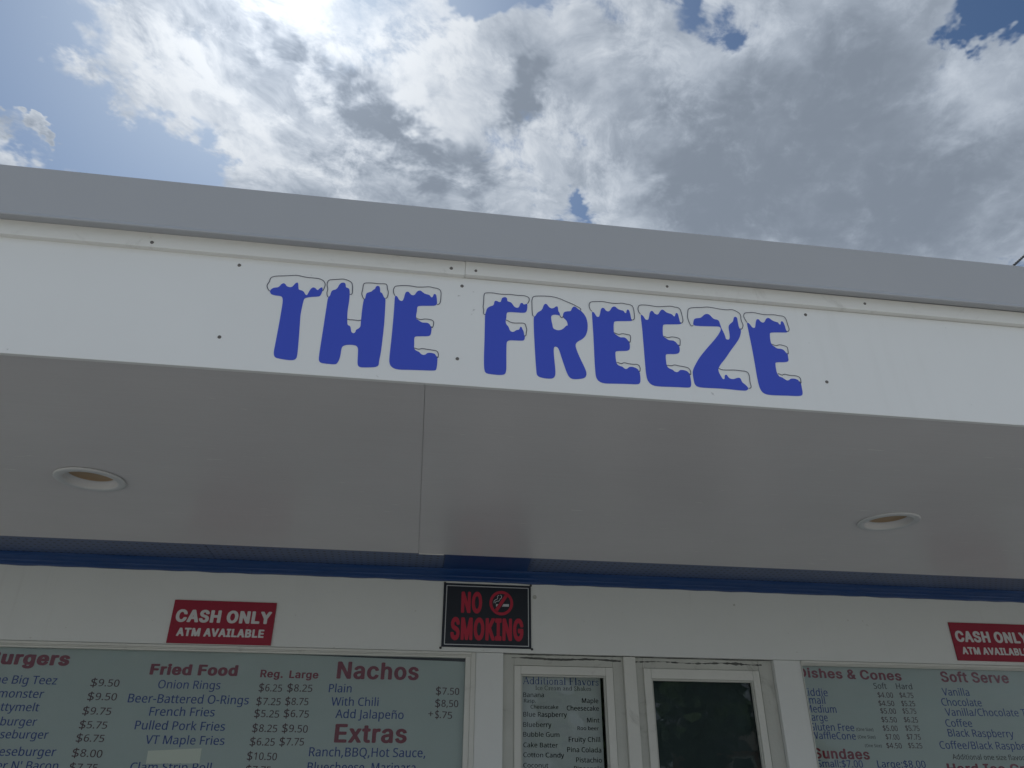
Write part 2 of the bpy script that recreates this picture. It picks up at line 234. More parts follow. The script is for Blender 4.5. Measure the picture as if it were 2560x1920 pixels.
# ------------------------------------------------------------------ outlines and lettering, metres on the building
LETTERS=[["L",[[-0.3646,2.6083],[-0.3612,2.6153],[-0.3565,2.6191],[-0.3474,2.6211],[-0.344,2.6248],[-0.3405,2.6319],[-0.336,2.6347],[-0.3316,2.6318],[-0.3282,2.6265],[-0.3211,2.6242],[-0.3154,2.6258],[-0.312,2.6316],[-0.309,2.6376],[-0.3032,2.6406],[-0.3001,2.6218],[-0.2984,2.6193],[-0.2907,2.6177],[-0.2862,2.6142],[-0.2827,2.6079],[-0.2797,2.6055],[-0.2772,2.6075],[-0.2745,2.6178],[-0.2708,2.6265],[-0.2667,2.63],[-0.2619,2.6285],[-0.2578,2.6239],[-0.2549,2.6225],[-0.252,2.6275],[-0.2487,2.6312],[-0.2455,2.6316],[-0.2442,2.626],[-0.2451,2.6158],[-0.2476,2.6072],[-0.2526,2.6044],[-0.2698,2.6019],[-0.28,2.5982],[-0.2836,2.5945],[-0.2846,2.5819],[-0.2859,2.5525],[-0.2834,2.5207],[-0.2804,2.4832],[-0.2781,2.4434],[-0.2787,2.4328],[-0.2843,2.4277],[-0.2957,2.4268],[-0.3124,2.4283],[-0.3241,2.4303],[-0.3287,2.4354],[-0.3306,2.4449],[-0.3303,2.4632],[-0.33,2.5036],[-0.33,2.5481],[-0.3304,2.574],[-0.3312,2.587],[-0.3344,2.5959],[-0.34,2.5976],[-0.3519,2.598],[-0.3603,2.6005]]],["O",[[-0.3646,2.6083],[-0.3688,2.6128],[-0.3731,2.6217],[-0.3724,2.6275],[-0.3695,2.6345],[-0.3684,2.6447],[-0.3651,2.6495],[-0.3549,2.6533],[-0.3337,2.656],[-0.3127,2.66],[-0.3045,2.6599],[-0.2878,2.6569],[-0.2742,2.6567],[-0.2564,2.6566],[-0.2463,2.6522],[-0.2408,2.645],[-0.2397,2.6383],[-0.2409,2.6297],[-0.2436,2.621]]],["L",[[-0.2293,2.6051],[-0.2249,2.6096],[-0.2239,2.6197],[-0.2214,2.6257],[-0.2136,2.6292],[-0.21,2.6337],[-0.2067,2.6452],[-0.2023,2.6501],[-0.1955,2.6512],[-0.1923,2.6468],[-0.1911,2.6384],[-0.1885,2.637],[-0.1842,2.6357],[-0.1813,2.6309],[-0.1796,2.6176],[-0.179,2.5993],[-0.1799,2.5695],[-0.1777,2.5437],[-0.1759,2.5319],[-0.1698,2.5299],[-0.1673,2.5238],[-0.1655,2.5144],[-0.1616,2.5106],[-0.1577,2.511],[-0.1555,2.5153],[-0.1552,2.5201],[-0.1485,2.5255],[-0.1455,2.5306],[-0.146,2.5467],[-0.1465,2.5728],[-0.1457,2.6067],[-0.1424,2.6097],[-0.1416,2.6216],[-0.1399,2.6268],[-0.1328,2.63],[-0.1281,2.6332],[-0.1265,2.6367],[-0.1213,2.6407],[-0.1203,2.6476],[-0.1161,2.6505],[-0.1115,2.6486],[-0.1094,2.6402],[-0.109,2.6328],[-0.1038,2.6299],[-0.1004,2.6225],[-0.098,2.6177],[-0.0942,2.6147],[-0.0933,2.5947],[-0.0916,2.552],[-0.0916,2.5133],[-0.0924,2.466],[-0.0947,2.4411],[-0.0945,2.4304],[-0.1006,2.4253],[-0.1135,2.4233],[-0.1329,2.4216],[-0.1396,2.4235],[-0.1427,2.4308],[-0.1438,2.4522],[-0.1449,2.4706],[-0.1496,2.478],[-0.1597,2.4796],[-0.1727,2.4781],[-0.1802,2.4743],[-0.1826,2.4673],[-0.1826,2.4488],[-0.1844,2.4364],[-0.188,2.427],[-0.1928,2.4244],[-0.2083,2.4246],[-0.2239,2.4254],[-0.2292,2.431],[-0.2301,2.4446],[-0.23,2.4754],[-0.2296,2.5258],[-0.2294,2.5678]]],["O",[[-0.2285,2.6052],[-0.2311,2.6072],[-0.2335,2.6177],[-0.2319,2.6273],[-0.2359,2.6404],[-0.2352,2.6507],[-0.2304,2.656],[-0.2142,2.6584],[-0.1994,2.6614],[-0.1895,2.6591],[-0.1802,2.6549],[-0.1758,2.6468],[-0.1739,2.6233],[-0.1753,2.6184],[-0.1796,2.618]]],["O",[[-0.1438,2.6069],[-0.1475,2.6109],[-0.1522,2.6228],[-0.1507,2.6359],[-0.1506,2.6512],[-0.1463,2.6555],[-0.1311,2.6571],[-0.1144,2.6562],[-0.0978,2.6583],[-0.0938,2.6539],[-0.0924,2.6437],[-0.0888,2.6339],[-0.0899,2.6202],[-0.0921,2.6163],[-0.0948,2.6153]]],["O",[[-0.1781,2.5478],[-0.1721,2.5465],[-0.1668,2.5473],[-0.1587,2.5468],[-0.1519,2.5462],[-0.1462,2.548]]],["L",[[-0.073,2.627],[-0.0666,2.6236],[-0.0633,2.6162],[-0.0579,2.6113],[-0.053,2.6129],[-0.0504,2.6226],[-0.049,2.6346],[-0.0461,2.6401],[-0.0411,2.6406],[-0.0374,2.6359],[-0.0329,2.6312],[-0.0259,2.6319],[-0.0223,2.6409],[-0.017,2.6466],[-0.0114,2.6471],[-0.0069,2.6425],[-0.0011,2.6386],[0.0103,2.6364],[0.0135,2.6309],[0.0164,2.6295],[0.019,2.6332],[0.0198,2.6394],[0.0236,2.6412],[0.0266,2.6374],[0.0286,2.6273],[0.0302,2.6072],[0.0065,2.6044],[-0.0129,2.6025],[-0.0174,2.599],[-0.0173,2.5856],[-0.0186,2.5756],[-0.0179,2.5641],[-0.0131,2.5619],[-0.0073,2.5575],[-0.0016,2.5551],[0.0093,2.5562],[0.0151,2.5525],[0.0182,2.5462],[0.0204,2.5406],[0.02,2.5285],[0.0182,2.5209],[0.0115,2.5184],[-0.0102,2.5164],[-0.0169,2.5151],[-0.0188,2.5105],[-0.0177,2.4946],[-0.0174,2.482],[-0.013,2.4768],[-0.0048,2.4737],[-0.0004,2.4685],[0.0051,2.4661],[0.0104,2.4679],[0.0141,2.4729],[0.0222,2.4739],[0.0317,2.4722],[0.0362,2.4648],[0.0385,2.4619],[0.0387,2.4432],[0.0372,2.4293],[0.0315,2.4269],[0.0062,2.4258],[-0.0229,2.4245],[-0.0466,2.4228],[-0.0599,2.4251],[-0.0678,2.4311],[-0.0718,2.4415],[-0.0721,2.4615],[-0.0714,2.5024],[-0.0714,2.554],[-0.072,2.5968]]],["O",[[-0.0729,2.6254],[-0.0768,2.6334],[-0.0779,2.6436],[-0.075,2.6525],[-0.0696,2.6551],[-0.0502,2.6582],[-0.0361,2.6583],[-0.0219,2.6564],[-0.0051,2.6582],[0.009,2.6607],[0.0176,2.6588],[0.029,2.6576],[0.0354,2.6538],[0.0381,2.6455],[0.038,2.6249],[0.0368,2.6146],[0.0328,2.6101],[0.0297,2.6105]]],["O",[[-0.0181,2.5673],[-0.0146,2.5644],[-0.0063,2.5632],[0.0032,2.5661],[0.0143,2.5659],[0.0228,2.5631],[0.0248,2.5567],[0.0237,2.5468],[0.0212,2.5416],[0.0187,2.5463]]],["O",[[-0.0175,2.483],[-0.0134,2.4824],[-0.0065,2.4805],[0.0014,2.4837],[0.0136,2.4823],[0.0245,2.4814],[0.0354,2.4804],[0.0397,2.4745],[0.0404,2.4667],[0.0391,2.4613],[0.0368,2.4642]]],["L",[[0.1475,2.5925],[0.1495,2.5997],[0.151,2.6088],[0.1545,2.6142],[0.1598,2.6181],[0.1662,2.621],[0.1687,2.6246],[0.1699,2.6337],[0.1724,2.6361],[0.1768,2.6357],[0.1811,2.6331],[0.185,2.6332],[0.1869,2.6381],[0.1881,2.6447],[0.1918,2.6484],[0.1972,2.6495],[0.2012,2.6473],[0.2019,2.6378],[0.2071,2.6363],[0.2115,2.6349],[0.2147,2.6306],[0.2191,2.6233],[0.2245,2.6205],[0.2289,2.6209],[0.2321,2.6246],[0.2343,2.6339],[0.2376,2.6365],[0.2408,2.6358],[0.2424,2.6321],[0.2452,2.6324],[0.2522,2.6359],[0.2521,2.6227],[0.2505,2.6136],[0.2473,2.6089],[0.2408,2.6073],[0.2224,2.607],[0.2073,2.6065],[0.2015,2.6044],[0.2002,2.5972],[0.1999,2.5883],[0.1984,2.5806],[0.1985,2.5743],[0.2011,2.5683],[0.2054,2.5637],[0.208,2.5553],[0.2108,2.5506],[0.2161,2.5491],[0.2204,2.5515],[0.2246,2.5556],[0.231,2.5569],[0.2331,2.5614],[0.2342,2.5657],[0.2374,2.5663],[0.2391,2.5607],[0.2427,2.5536],[0.2442,2.5413],[0.2459,2.5403],[0.245,2.5328],[0.2437,2.529],[0.2395,2.5269],[0.2225,2.5261],[0.2099,2.5256],[0.204,2.5234],[0.2011,2.5178],[0.2008,2.4984],[0.201,2.4697],[0.2012,2.4439],[0.199,2.4332],[0.1939,2.4293],[0.1837,2.428],[0.1673,2.4285],[0.1551,2.4296],[0.1505,2.4338],[0.1482,2.4441],[0.1473,2.4769],[0.1477,2.5129],[0.1477,2.5545]]],["O",[[0.1485,2.5926],[0.1447,2.5929],[0.1433,2.5979],[0.1442,2.6068],[0.1419,2.6155],[0.1435,2.6272],[0.1431,2.6478],[0.1451,2.6553],[0.1493,2.6573],[0.1645,2.6589],[0.1786,2.6572],[0.1939,2.657],[0.2092,2.6589],[0.2288,2.6575],[0.2442,2.6588],[0.253,2.6561],[0.2573,2.6518],[0.2568,2.6439],[0.2539,2.6371],[0.2517,2.6356]]],["O",[[0.1989,2.5819],[0.2031,2.581],[0.2096,2.5766],[0.2203,2.5751],[0.2332,2.5766],[0.2428,2.5771],[0.2471,2.574],[0.2486,2.5666],[0.2507,2.5593],[0.2491,2.5517],[0.2485,2.543],[0.2463,2.54],[0.2442,2.5413]]],["L",[[0.2678,2.5987],[0.2717,2.6004],[0.2755,2.6084],[0.2799,2.614],[0.2865,2.618],[0.2903,2.624],[0.2934,2.6347],[0.2967,2.6394],[0.3007,2.6398],[0.3043,2.6345],[0.3086,2.6289],[0.3141,2.6274],[0.3196,2.6295],[0.3242,2.6344],[0.3286,2.6351],[0.3296,2.6305],[0.33,2.6215],[0.3336,2.6154],[0.3347,2.6078],[0.3291,2.6098],[0.3203,2.61],[0.3137,2.6076],[0.3114,2.6017],[0.3122,2.5903],[0.3142,2.5804],[0.3155,2.5704],[0.3193,2.567],[0.3268,2.5645],[0.3344,2.566],[0.3411,2.5703],[0.3467,2.5772],[0.3497,2.5805],[0.3523,2.58],[0.3531,2.5854],[0.3516,2.5929],[0.3474,2.5988],[0.3414,2.6039],[0.3424,2.615],[0.3458,2.6205],[0.3536,2.6231],[0.3614,2.6239],[0.3638,2.6288],[0.3662,2.6355],[0.3708,2.6391],[0.3752,2.6377],[0.3827,2.6307],[0.3875,2.6285],[0.3955,2.619],[0.4016,2.6067],[0.4039,2.589],[0.4023,2.5711],[0.3972,2.5555],[0.388,2.5447],[0.3769,2.5375],[0.3712,2.5308],[0.3704,2.5221],[0.3746,2.5066],[0.3814,2.4877],[0.3891,2.4692],[0.3939,2.4553],[0.3945,2.4459],[0.391,2.4385],[0.3834,2.4344],[0.3665,2.4316],[0.357,2.4322],[0.3509,2.4376],[0.346,2.4489],[0.3412,2.4651],[0.3354,2.4862],[0.3306,2.5051],[0.3266,2.5157],[0.3214,2.5182],[0.317,2.5161],[0.3157,2.5062],[0.3167,2.4845],[0.3183,2.4608],[0.3189,2.4443],[0.3172,2.4348],[0.3119,2.4292],[0.3014,2.4277],[0.2869,2.4288],[0.2776,2.4315],[0.2735,2.437],[0.2726,2.4475],[0.2708,2.4806],[0.2692,2.524],[0.2678,2.5609]]],["O",[[0.2682,2.5995],[0.2652,2.601],[0.264,2.6137],[0.2638,2.6343],[0.2634,2.6446],[0.2655,2.6553],[0.2695,2.6588],[0.2761,2.6608],[0.2927,2.6626],[0.3104,2.6633],[0.3237,2.6618],[0.337,2.6582],[0.3501,2.6522],[0.3677,2.6456],[0.3764,2.6404],[0.3851,2.6361],[0.3879,2.6325],[0.3871,2.629]]],["O",[[0.3341,2.6083],[0.3355,2.6038],[0.3381,2.6023],[0.341,2.6038],[0.3422,2.6081]]],["L",[[0.416,2.6288],[0.4204,2.6271],[0.4235,2.623],[0.4265,2.6156],[0.4308,2.6131],[0.4343,2.6155],[0.4369,2.6231],[0.4394,2.6363],[0.4424,2.6419],[0.4463,2.6428],[0.4497,2.64],[0.4521,2.635],[0.4565,2.6328],[0.461,2.6338],[0.4647,2.6383],[0.4685,2.6458],[0.4732,2.6494],[0.4778,2.6494],[0.482,2.6445],[0.4885,2.6407],[0.4985,2.6391],[0.5005,2.6346],[0.5032,2.6317],[0.5056,2.6338],[0.5071,2.6418],[0.5102,2.6442],[0.5134,2.6416],[0.5155,2.6321],[0.5164,2.6205],[0.5177,2.6141],[0.5199,2.6125],[0.5156,2.61],[0.4975,2.608],[0.4772,2.606],[0.472,2.6037],[0.4703,2.5954],[0.4691,2.5799],[0.4694,2.5698],[0.4736,2.5664],[0.4788,2.5619],[0.4853,2.5587],[0.4953,2.5601],[0.5006,2.5563],[0.5046,2.5504],[0.5076,2.5457],[0.5078,2.5332],[0.5061,2.5256],[0.5003,2.5219],[0.4893,2.5204],[0.4738,2.5188],[0.4697,2.5162],[0.469,2.5051],[0.4697,2.4881],[0.4718,2.481],[0.4777,2.4772],[0.4851,2.4754],[0.4881,2.4716],[0.4923,2.4695],[0.4967,2.4711],[0.5014,2.4763],[0.508,2.4776],[0.5166,2.4759],[0.5228,2.4721],[0.525,2.4663],[0.527,2.4645],[0.5276,2.4497],[0.5265,2.4366],[0.5229,2.4316],[0.5152,2.4298],[0.4916,2.4293],[0.4615,2.4273],[0.4402,2.4261],[0.4297,2.4276],[0.4215,2.4328],[0.4172,2.4418],[0.4163,2.4572],[0.416,2.4932],[0.4166,2.5498],[0.4163,2.5978]]],["O",[[0.416,2.6288],[0.4118,2.6336],[0.4093,2.6438],[0.4109,2.6531],[0.4151,2.6575],[0.4287,2.6597],[0.4446,2.6618],[0.4558,2.6603],[0.4715,2.6585],[0.4852,2.6599],[0.4967,2.6619],[0.5057,2.6601],[0.517,2.6594],[0.5235,2.6553],[0.5257,2.645],[0.5262,2.624],[0.5247,2.6161],[0.5203,2.6126],[0.5171,2.614]]],["O",[[0.4695,2.5711],[0.4738,2.569],[0.4814,2.5666],[0.4916,2.5706],[0.5037,2.5685],[0.5099,2.568],[0.5117,2.5624],[0.5095,2.5483],[0.5076,2.5457],[0.5056,2.5492]]],["O",[[0.4707,2.4865],[0.476,2.4855],[0.4824,2.4831],[0.4892,2.4879],[0.4999,2.4851],[0.5129,2.4845],[0.5228,2.4854],[0.5275,2.4814],[0.5291,2.4738],[0.5273,2.4652],[0.5251,2.4675]]],["L",[[0.5425,2.6331],[0.5479,2.6297],[0.5509,2.6247],[0.5537,2.6185],[0.5581,2.6166],[0.5624,2.6194],[0.5648,2.6287],[0.5675,2.6408],[0.5721,2.6465],[0.5761,2.6451],[0.5794,2.6386],[0.5848,2.6359],[0.5895,2.6372],[0.5937,2.6447],[0.5977,2.6512],[0.6029,2.6531],[0.6068,2.65],[0.612,2.6444],[0.6244,2.6417],[0.6275,2.6388],[0.6301,2.6346],[0.6334,2.6355],[0.6356,2.6436],[0.6387,2.6468],[0.6419,2.6442],[0.6432,2.6351],[0.6443,2.6234],[0.6459,2.617],[0.6488,2.616],[0.6443,2.6127],[0.6235,2.6104],[0.6051,2.6087],[0.5992,2.6065],[0.5975,2.5981],[0.596,2.5825],[0.5959,2.5723],[0.6012,2.5682],[0.6096,2.5621],[0.6209,2.5624],[0.6272,2.5587],[0.6311,2.5527],[0.6351,2.5475],[0.6359,2.538],[0.6344,2.5304],[0.6305,2.5258],[0.6213,2.523],[0.6033,2.5219],[0.598,2.5197],[0.5968,2.5122],[0.5967,2.495],[0.598,2.4853],[0.6026,2.4808],[0.6111,2.4779],[0.6151,2.4734],[0.6215,2.4715],[0.6262,2.4743],[0.63,2.4788],[0.6389,2.4795],[0.6475,2.4773],[0.6514,2.4728],[0.6541,2.467],[0.6548,2.4538],[0.6543,2.4394],[0.6513,2.4325],[0.6424,2.431],[0.6161,2.4306],[0.5811,2.4288],[0.5617,2.4291],[0.5512,2.4335],[0.5445,2.4436],[0.5424,2.4613],[0.5426,2.4977],[0.5431,2.5447],[0.5435,2.5904]]],["O",[[0.5422,2.6323],[0.5372,2.641],[0.5368,2.6501],[0.5397,2.6584],[0.5456,2.6614],[0.5574,2.6623],[0.5688,2.6621],[0.5893,2.6599],[0.6057,2.6626],[0.6245,2.6659],[0.6335,2.6639],[0.6451,2.6631],[0.6502,2.657],[0.6519,2.6452],[0.6537,2.6256],[0.6518,2.6189],[0.6481,2.6159],[0.646,2.6178]]],["O",[[0.5967,2.5729],[0.6014,2.5708],[0.6091,2.569],[0.6186,2.5731],[0.6309,2.5717],[0.6385,2.5691],[0.6397,2.5636],[0.6375,2.5495],[0.6355,2.5476],[0.6339,2.5509]]],["O",[[0.5974,2.4889],[0.6023,2.4894],[0.6089,2.4882],[0.617,2.4923],[0.6289,2.4899],[0.6443,2.4885],[0.6529,2.4856],[0.6566,2.4793],[0.6565,2.4684],[0.6545,2.4665],[0.6527,2.4705]]],["L",[[0.6792,2.6132],[0.6812,2.6243],[0.6845,2.6326],[0.6906,2.6355],[0.7001,2.6367],[0.7064,2.6413],[0.7131,2.6486],[0.7205,2.6517],[0.7273,2.65],[0.7322,2.6425],[0.7373,2.6372],[0.7477,2.6361],[0.751,2.6311],[0.7526,2.6207],[0.7546,2.6091],[0.7588,2.5978],[0.7609,2.5876],[0.7617,2.5799],[0.7653,2.578],[0.7701,2.5789],[0.7732,2.5849],[0.7741,2.5992],[0.7736,2.6122],[0.7754,2.6216],[0.7818,2.6288],[0.789,2.6348],[0.7917,2.6443],[0.7941,2.6494],[0.799,2.6504],[0.8015,2.6466],[0.8016,2.636],[0.802,2.6228],[0.8032,2.615],[0.8063,2.6122],[0.8052,2.6021],[0.7989,2.5859],[0.7857,2.5667],[0.7687,2.5448],[0.7517,2.5207],[0.7381,2.5046],[0.7309,2.4929],[0.729,2.4866],[0.731,2.477],[0.7344,2.4687],[0.737,2.4629],[0.7401,2.4614],[0.7432,2.4646],[0.7438,2.4719],[0.7465,2.4753],[0.7498,2.4749],[0.7524,2.469],[0.7574,2.4645],[0.7663,2.4643],[0.7747,2.4684],[0.7817,2.4697],[0.7846,2.4668],[0.7866,2.4572],[0.7936,2.4517],[0.7984,2.4461],[0.801,2.441],[0.7969,2.4363],[0.791,2.4342],[0.7709,2.4343],[0.7399,2.4357],[0.7044,2.4348],[0.6778,2.4341],[0.6671,2.4368],[0.6626,2.4448],[0.6616,2.4688],[0.6625,2.4786],[0.668,2.4913],[0.6834,2.5173],[0.7048,2.5442],[0.7262,2.569],[0.7398,2.5857],[0.7486,2.5994],[0.7525,2.6076],[0.7517,2.6141],[0.7474,2.616],[0.7321,2.6148],[0.7088,2.6131],[0.6902,2.6121]]],["O",[[0.6792,2.6124],[0.6761,2.61],[0.6723,2.6109],[0.6684,2.6231],[0.6664,2.6361],[0.6689,2.6522],[0.671,2.6604],[0.6766,2.665],[0.6874,2.6674],[0.7111,2.6703],[0.7232,2.6731],[0.7372,2.6724],[0.7581,2.6696],[0.7769,2.6691],[0.7914,2.6719],[0.8004,2.6685],[0.8102,2.6622],[0.8126,2.6544],[0.8112,2.6422],[0.8129,2.6331],[0.8148,2.6267],[0.8117,2.6171],[0.807,2.6122],[0.8043,2.6146]]],["O",[[0.7308,2.4917],[0.7382,2.4881],[0.7517,2.4885],[0.7724,2.4907],[0.788,2.4896],[0.8005,2.4894],[0.8067,2.4857],[0.8086,2.4761],[0.8071,2.4589],[0.8088,2.4481],[0.8069,2.4431],[0.8038,2.4417],[0.8011,2.442]]],["L",[[0.8263,2.6357],[0.8318,2.6336],[0.8356,2.6273],[0.8383,2.6218],[0.8438,2.6197],[0.8472,2.6231],[0.8503,2.6354],[0.853,2.645],[0.8567,2.6488],[0.8609,2.6484],[0.864,2.6425],[0.8682,2.6392],[0.8731,2.6397],[0.8775,2.6446],[0.881,2.6517],[0.8865,2.6557],[0.8911,2.6548],[0.8972,2.6487],[0.9062,2.6453],[0.9131,2.6441],[0.9146,2.6389],[0.9179,2.6373],[0.9202,2.6408],[0.9214,2.6476],[0.9256,2.6493],[0.9282,2.6455],[0.9302,2.635],[0.9309,2.6231],[0.9325,2.6188],[0.9347,2.6177],[0.9318,2.615],[0.9101,2.6133],[0.8909,2.6115],[0.8845,2.609],[0.883,2.6002],[0.8818,2.5858],[0.8828,2.575],[0.8884,2.5696],[0.8967,2.5634],[0.9084,2.5637],[0.9148,2.5598],[0.9192,2.5518],[0.9223,2.5495],[0.9218,2.5405],[0.9219,2.5317],[0.9182,2.5268],[0.9085,2.5247],[0.8897,2.5231],[0.8842,2.5209],[0.8831,2.512],[0.8828,2.497],[0.8841,2.4884],[0.8881,2.4814],[0.8958,2.4795],[0.9007,2.475],[0.907,2.4716],[0.9126,2.4735],[0.9174,2.4783],[0.9279,2.4792],[0.9366,2.4762],[0.9397,2.4683],[0.9426,2.4654],[0.9424,2.4527],[0.9422,2.4405],[0.9394,2.4331],[0.9302,2.4302],[0.905,2.4294],[0.8731,2.4279],[0.8504,2.4274],[0.8376,2.4312],[0.8314,2.4415],[0.8292,2.4558],[0.8286,2.4801],[0.8288,2.5174],[0.8283,2.5654],[0.8269,2.6094]]],["O",[[0.8267,2.6352],[0.8227,2.6433],[0.8198,2.6537],[0.8225,2.6621],[0.8285,2.6659],[0.8504,2.6686],[0.862,2.6665],[0.8783,2.6643],[0.9076,2.6672],[0.9168,2.6652],[0.9277,2.6654],[0.9344,2.6623],[0.9373,2.6545],[0.9385,2.6385],[0.9406,2.6267],[0.9383,2.6204],[0.9347,2.6177],[0.9321,2.6193]]],["O",[[0.8832,2.5761],[0.8879,2.5734],[0.8958,2.5715],[0.9047,2.576],[0.915,2.574],[0.9239,2.5715],[0.9254,2.5665],[0.9244,2.551],[0.9227,2.549],[0.9209,2.5519]]],["O",[[0.885,2.4897],[0.8894,2.4889],[0.8958,2.4857],[0.9023,2.4899],[0.9156,2.4873],[0.9341,2.4874],[0.9416,2.4845],[0.9439,2.4785],[0.943,2.4674],[0.941,2.4667],[0.9399,2.4721]]]]
TEXT_LEFT=[["X", "Burgers", -1.6066, 1.9788, -1.3002, 1.9783, 0.0508],
["B", "The Big Teez", None, 1.9106, -1.3263, 1.9088, 0.0304],
["B", "monster", None, 1.8619, -1.3612, 1.8591, 0.0299],
["B", "Pattymelt", None, 1.8125, -1.3644, 1.8117, 0.0294],
["B", "Hamburger", None, 1.762, -1.3582, 1.761, 0.029],
["B", "Cheeseburger", None, 1.7188, -1.3044, 1.7168, 0.0286],
["B", "Cheeseburger", None, 1.6602, -1.2613, 1.6581, 0.0294],
["B", "Burger N' Bacon", None, 1.614, -1.2403, 1.6117, 0.0289],
["P", "$9.50", -1.2001, 1.9061, -1.093, 1.9046, 0.0263],
["P", "$9.50", -1.1991, 1.8555, -1.0904, 1.8548, 0.026],
["P", "$9.75", -1.2034, 1.8037, -1.0983, 1.8026, 0.0256],
["P", "$5.75", -1.2024, 1.7548, -1.101, 1.7535, 0.0252],
["P", "$6.75", -1.2019, 1.7086, -1.1001, 1.7076, 0.0248],
["P", "$8.00", -1.2027, 1.6573, -1.0943, 1.6541, 0.0256],
["P", "$7.75", -1.2, 1.6088, -1.0999, 1.6073, 0.0251],
["X", "Fried Food", -0.9887, 1.9519, -0.6485, 1.9535, 0.0416],
["B", "Onion Rings", -0.946, 1.9022, -0.7062, 1.9022, 0.031],
["B", "Beer-Battered O-Rings", -1.0471, 1.8487, -0.5868, 1.8482, 0.0318],
["B", "French Fries", -0.9565, 1.8021, -0.71, 1.8025, 0.0313],
["B", "Pulled Pork Fries", -0.999, 1.753, -0.6611, 1.7515, 0.0309],
["B", "VT Maple Fries", -0.9491, 1.7026, -0.6542, 1.7015, 0.0304],
["B", "Clam Strip Roll", -0.9831, 1.6091, -0.6867, 1.6085, 0.0294],
["R", "Reg.", -0.5579, 1.9509, -0.4677, 1.95, 0.0293],
["R", "Large", -0.4427, 1.9501, -0.3252, 1.9501, 0.0294],
["P", "$6.25", -0.555, 1.8983, -0.4636, 1.8973, 0.0271],
["P", "$8.25", -0.4433, 1.8994, -0.3434, 1.899, 0.0272],
["P", "$7.25", -0.5571, 1.8474, -0.4617, 1.8467, 0.0266],
["P", "$8.75", -0.4443, 1.8491, -0.3525, 1.8488, 0.0267],
["P", "$5.25", -0.5575, 1.8028, -0.4608, 1.8011, 0.0262],
["P", "$6.75", -0.4432, 1.8043, -0.3447, 1.8027, 0.0264],
["P", "$8.25", -0.5569, 1.7497, -0.4606, 1.7483, 0.0266],
["P", "$9.50", -0.4421, 1.7501, -0.342, 1.7479, 0.0268],
["P", "$6.25", -0.5577, 1.7012, -0.4627, 1.7004, 0.0262],
["P", "$7.75", -0.4448, 1.7021, -0.3504, 1.7022, 0.0264],
["P", "$10.50", -0.5602, 1.6509, -0.4471, 1.6493, 0.0258],
["P", "$7.75", -0.5576, 1.6039, -0.4631, 1.602, 0.0254],
["H", "Nachos", -0.2519, 1.9516, 0.0861, 1.9519, 0.0672],
["B", "Plain", -0.2771, 1.8988, -0.1853, 1.8995, 0.0318],
["B", "With Chili", -0.2619, 1.8489, -0.0713, 1.85, 0.0314],
["B", "Add Jalape\u00f1o", -0.2396, 1.8032, 0.0344, 1.8025, 0.0319],
["P", "$7.50", 0.1616, 1.8984, 0.2588, 1.8978, 0.0269],
["P", "$8,50", 0.1607, 1.8513, 0.2567, 1.8505, 0.0266],
["P", "$.75", 0.163, 1.8085, 0.2331, 1.8059, 0.0262],
["M", "+", 0.1343, 1.8111, 0.1547, 1.811, 0.0262],
["H", "Extras", -0.2348, 1.7135, 0.0529, 1.7141, 0.0683],
["B", "Ranch,BBQ,Hot Sauce,", -0.3262, 1.6643, 0.1312, 1.6637, 0.0322],
["B", "Bluecheese, Marinara,", -0.3258, 1.6106, 0.1068, 1.6101, 0.0324]]
TEXT_MID=[["S", "Additional Flavors", 0.5342, 1.9487, 0.8715, 1.9484, 0.0289],
["S", "Ice Cream and Shakes", 0.5879, 1.9261, 0.836, 1.9266, 0.0171],
["G", "Banana", 0.5358, 1.8969, 0.6253, 1.8978, 0.018],
["G", "Rasp.", 0.5387, 1.8753, 0.5892, 1.8755, 0.0146],
["G", "Cheesecake", 0.567, 1.8521, 0.6871, 1.8522, 0.0146],
["G", "Blue Raspberry", 0.5356, 1.8207, 0.7238, 1.8216, 0.0181],
["G", "Blueberry", 0.5354, 1.7812, 0.6557, 1.7816, 0.0179],
["G", "Bubble Gum", 0.5353, 1.7442, 0.689, 1.7442, 0.0177],
["G", "Cake Batter", 0.5352, 1.7046, 0.6815, 1.7043, 0.0175],
["G", "Cotton Candy", 0.5351, 1.668, 0.7073, 1.6671, 0.0173],
["G", "Coconut", 0.535, 1.6297, 0.6398, 1.6293, 0.0171],
["G", "Maple", 0.7913, 1.8776, 0.8641, 1.8776, 0.0186],
["G", "Cheesecake", 0.724, 1.8474, 0.8649, 1.8472, 0.0184],
["G", "Mint", 0.8109, 1.8014, 0.8649, 1.8016, 0.0182],
["G", "Roo beer", 0.7679, 1.7718, 0.8603, 1.7718, 0.0143],
["G", "Fruity Chill", 0.7285, 1.7269, 0.8639, 1.7266, 0.0188],
["G", "Pina Colada", 0.7208, 1.6882, 0.8665, 1.6872, 0.0186],
["G", "Pistachio", 0.7574, 1.6501, 0.8674, 1.6493, 0.0184],
["G", "Pineapple", 0.7475, 1.6183, 0.8669, 1.6173, 0.0182]]
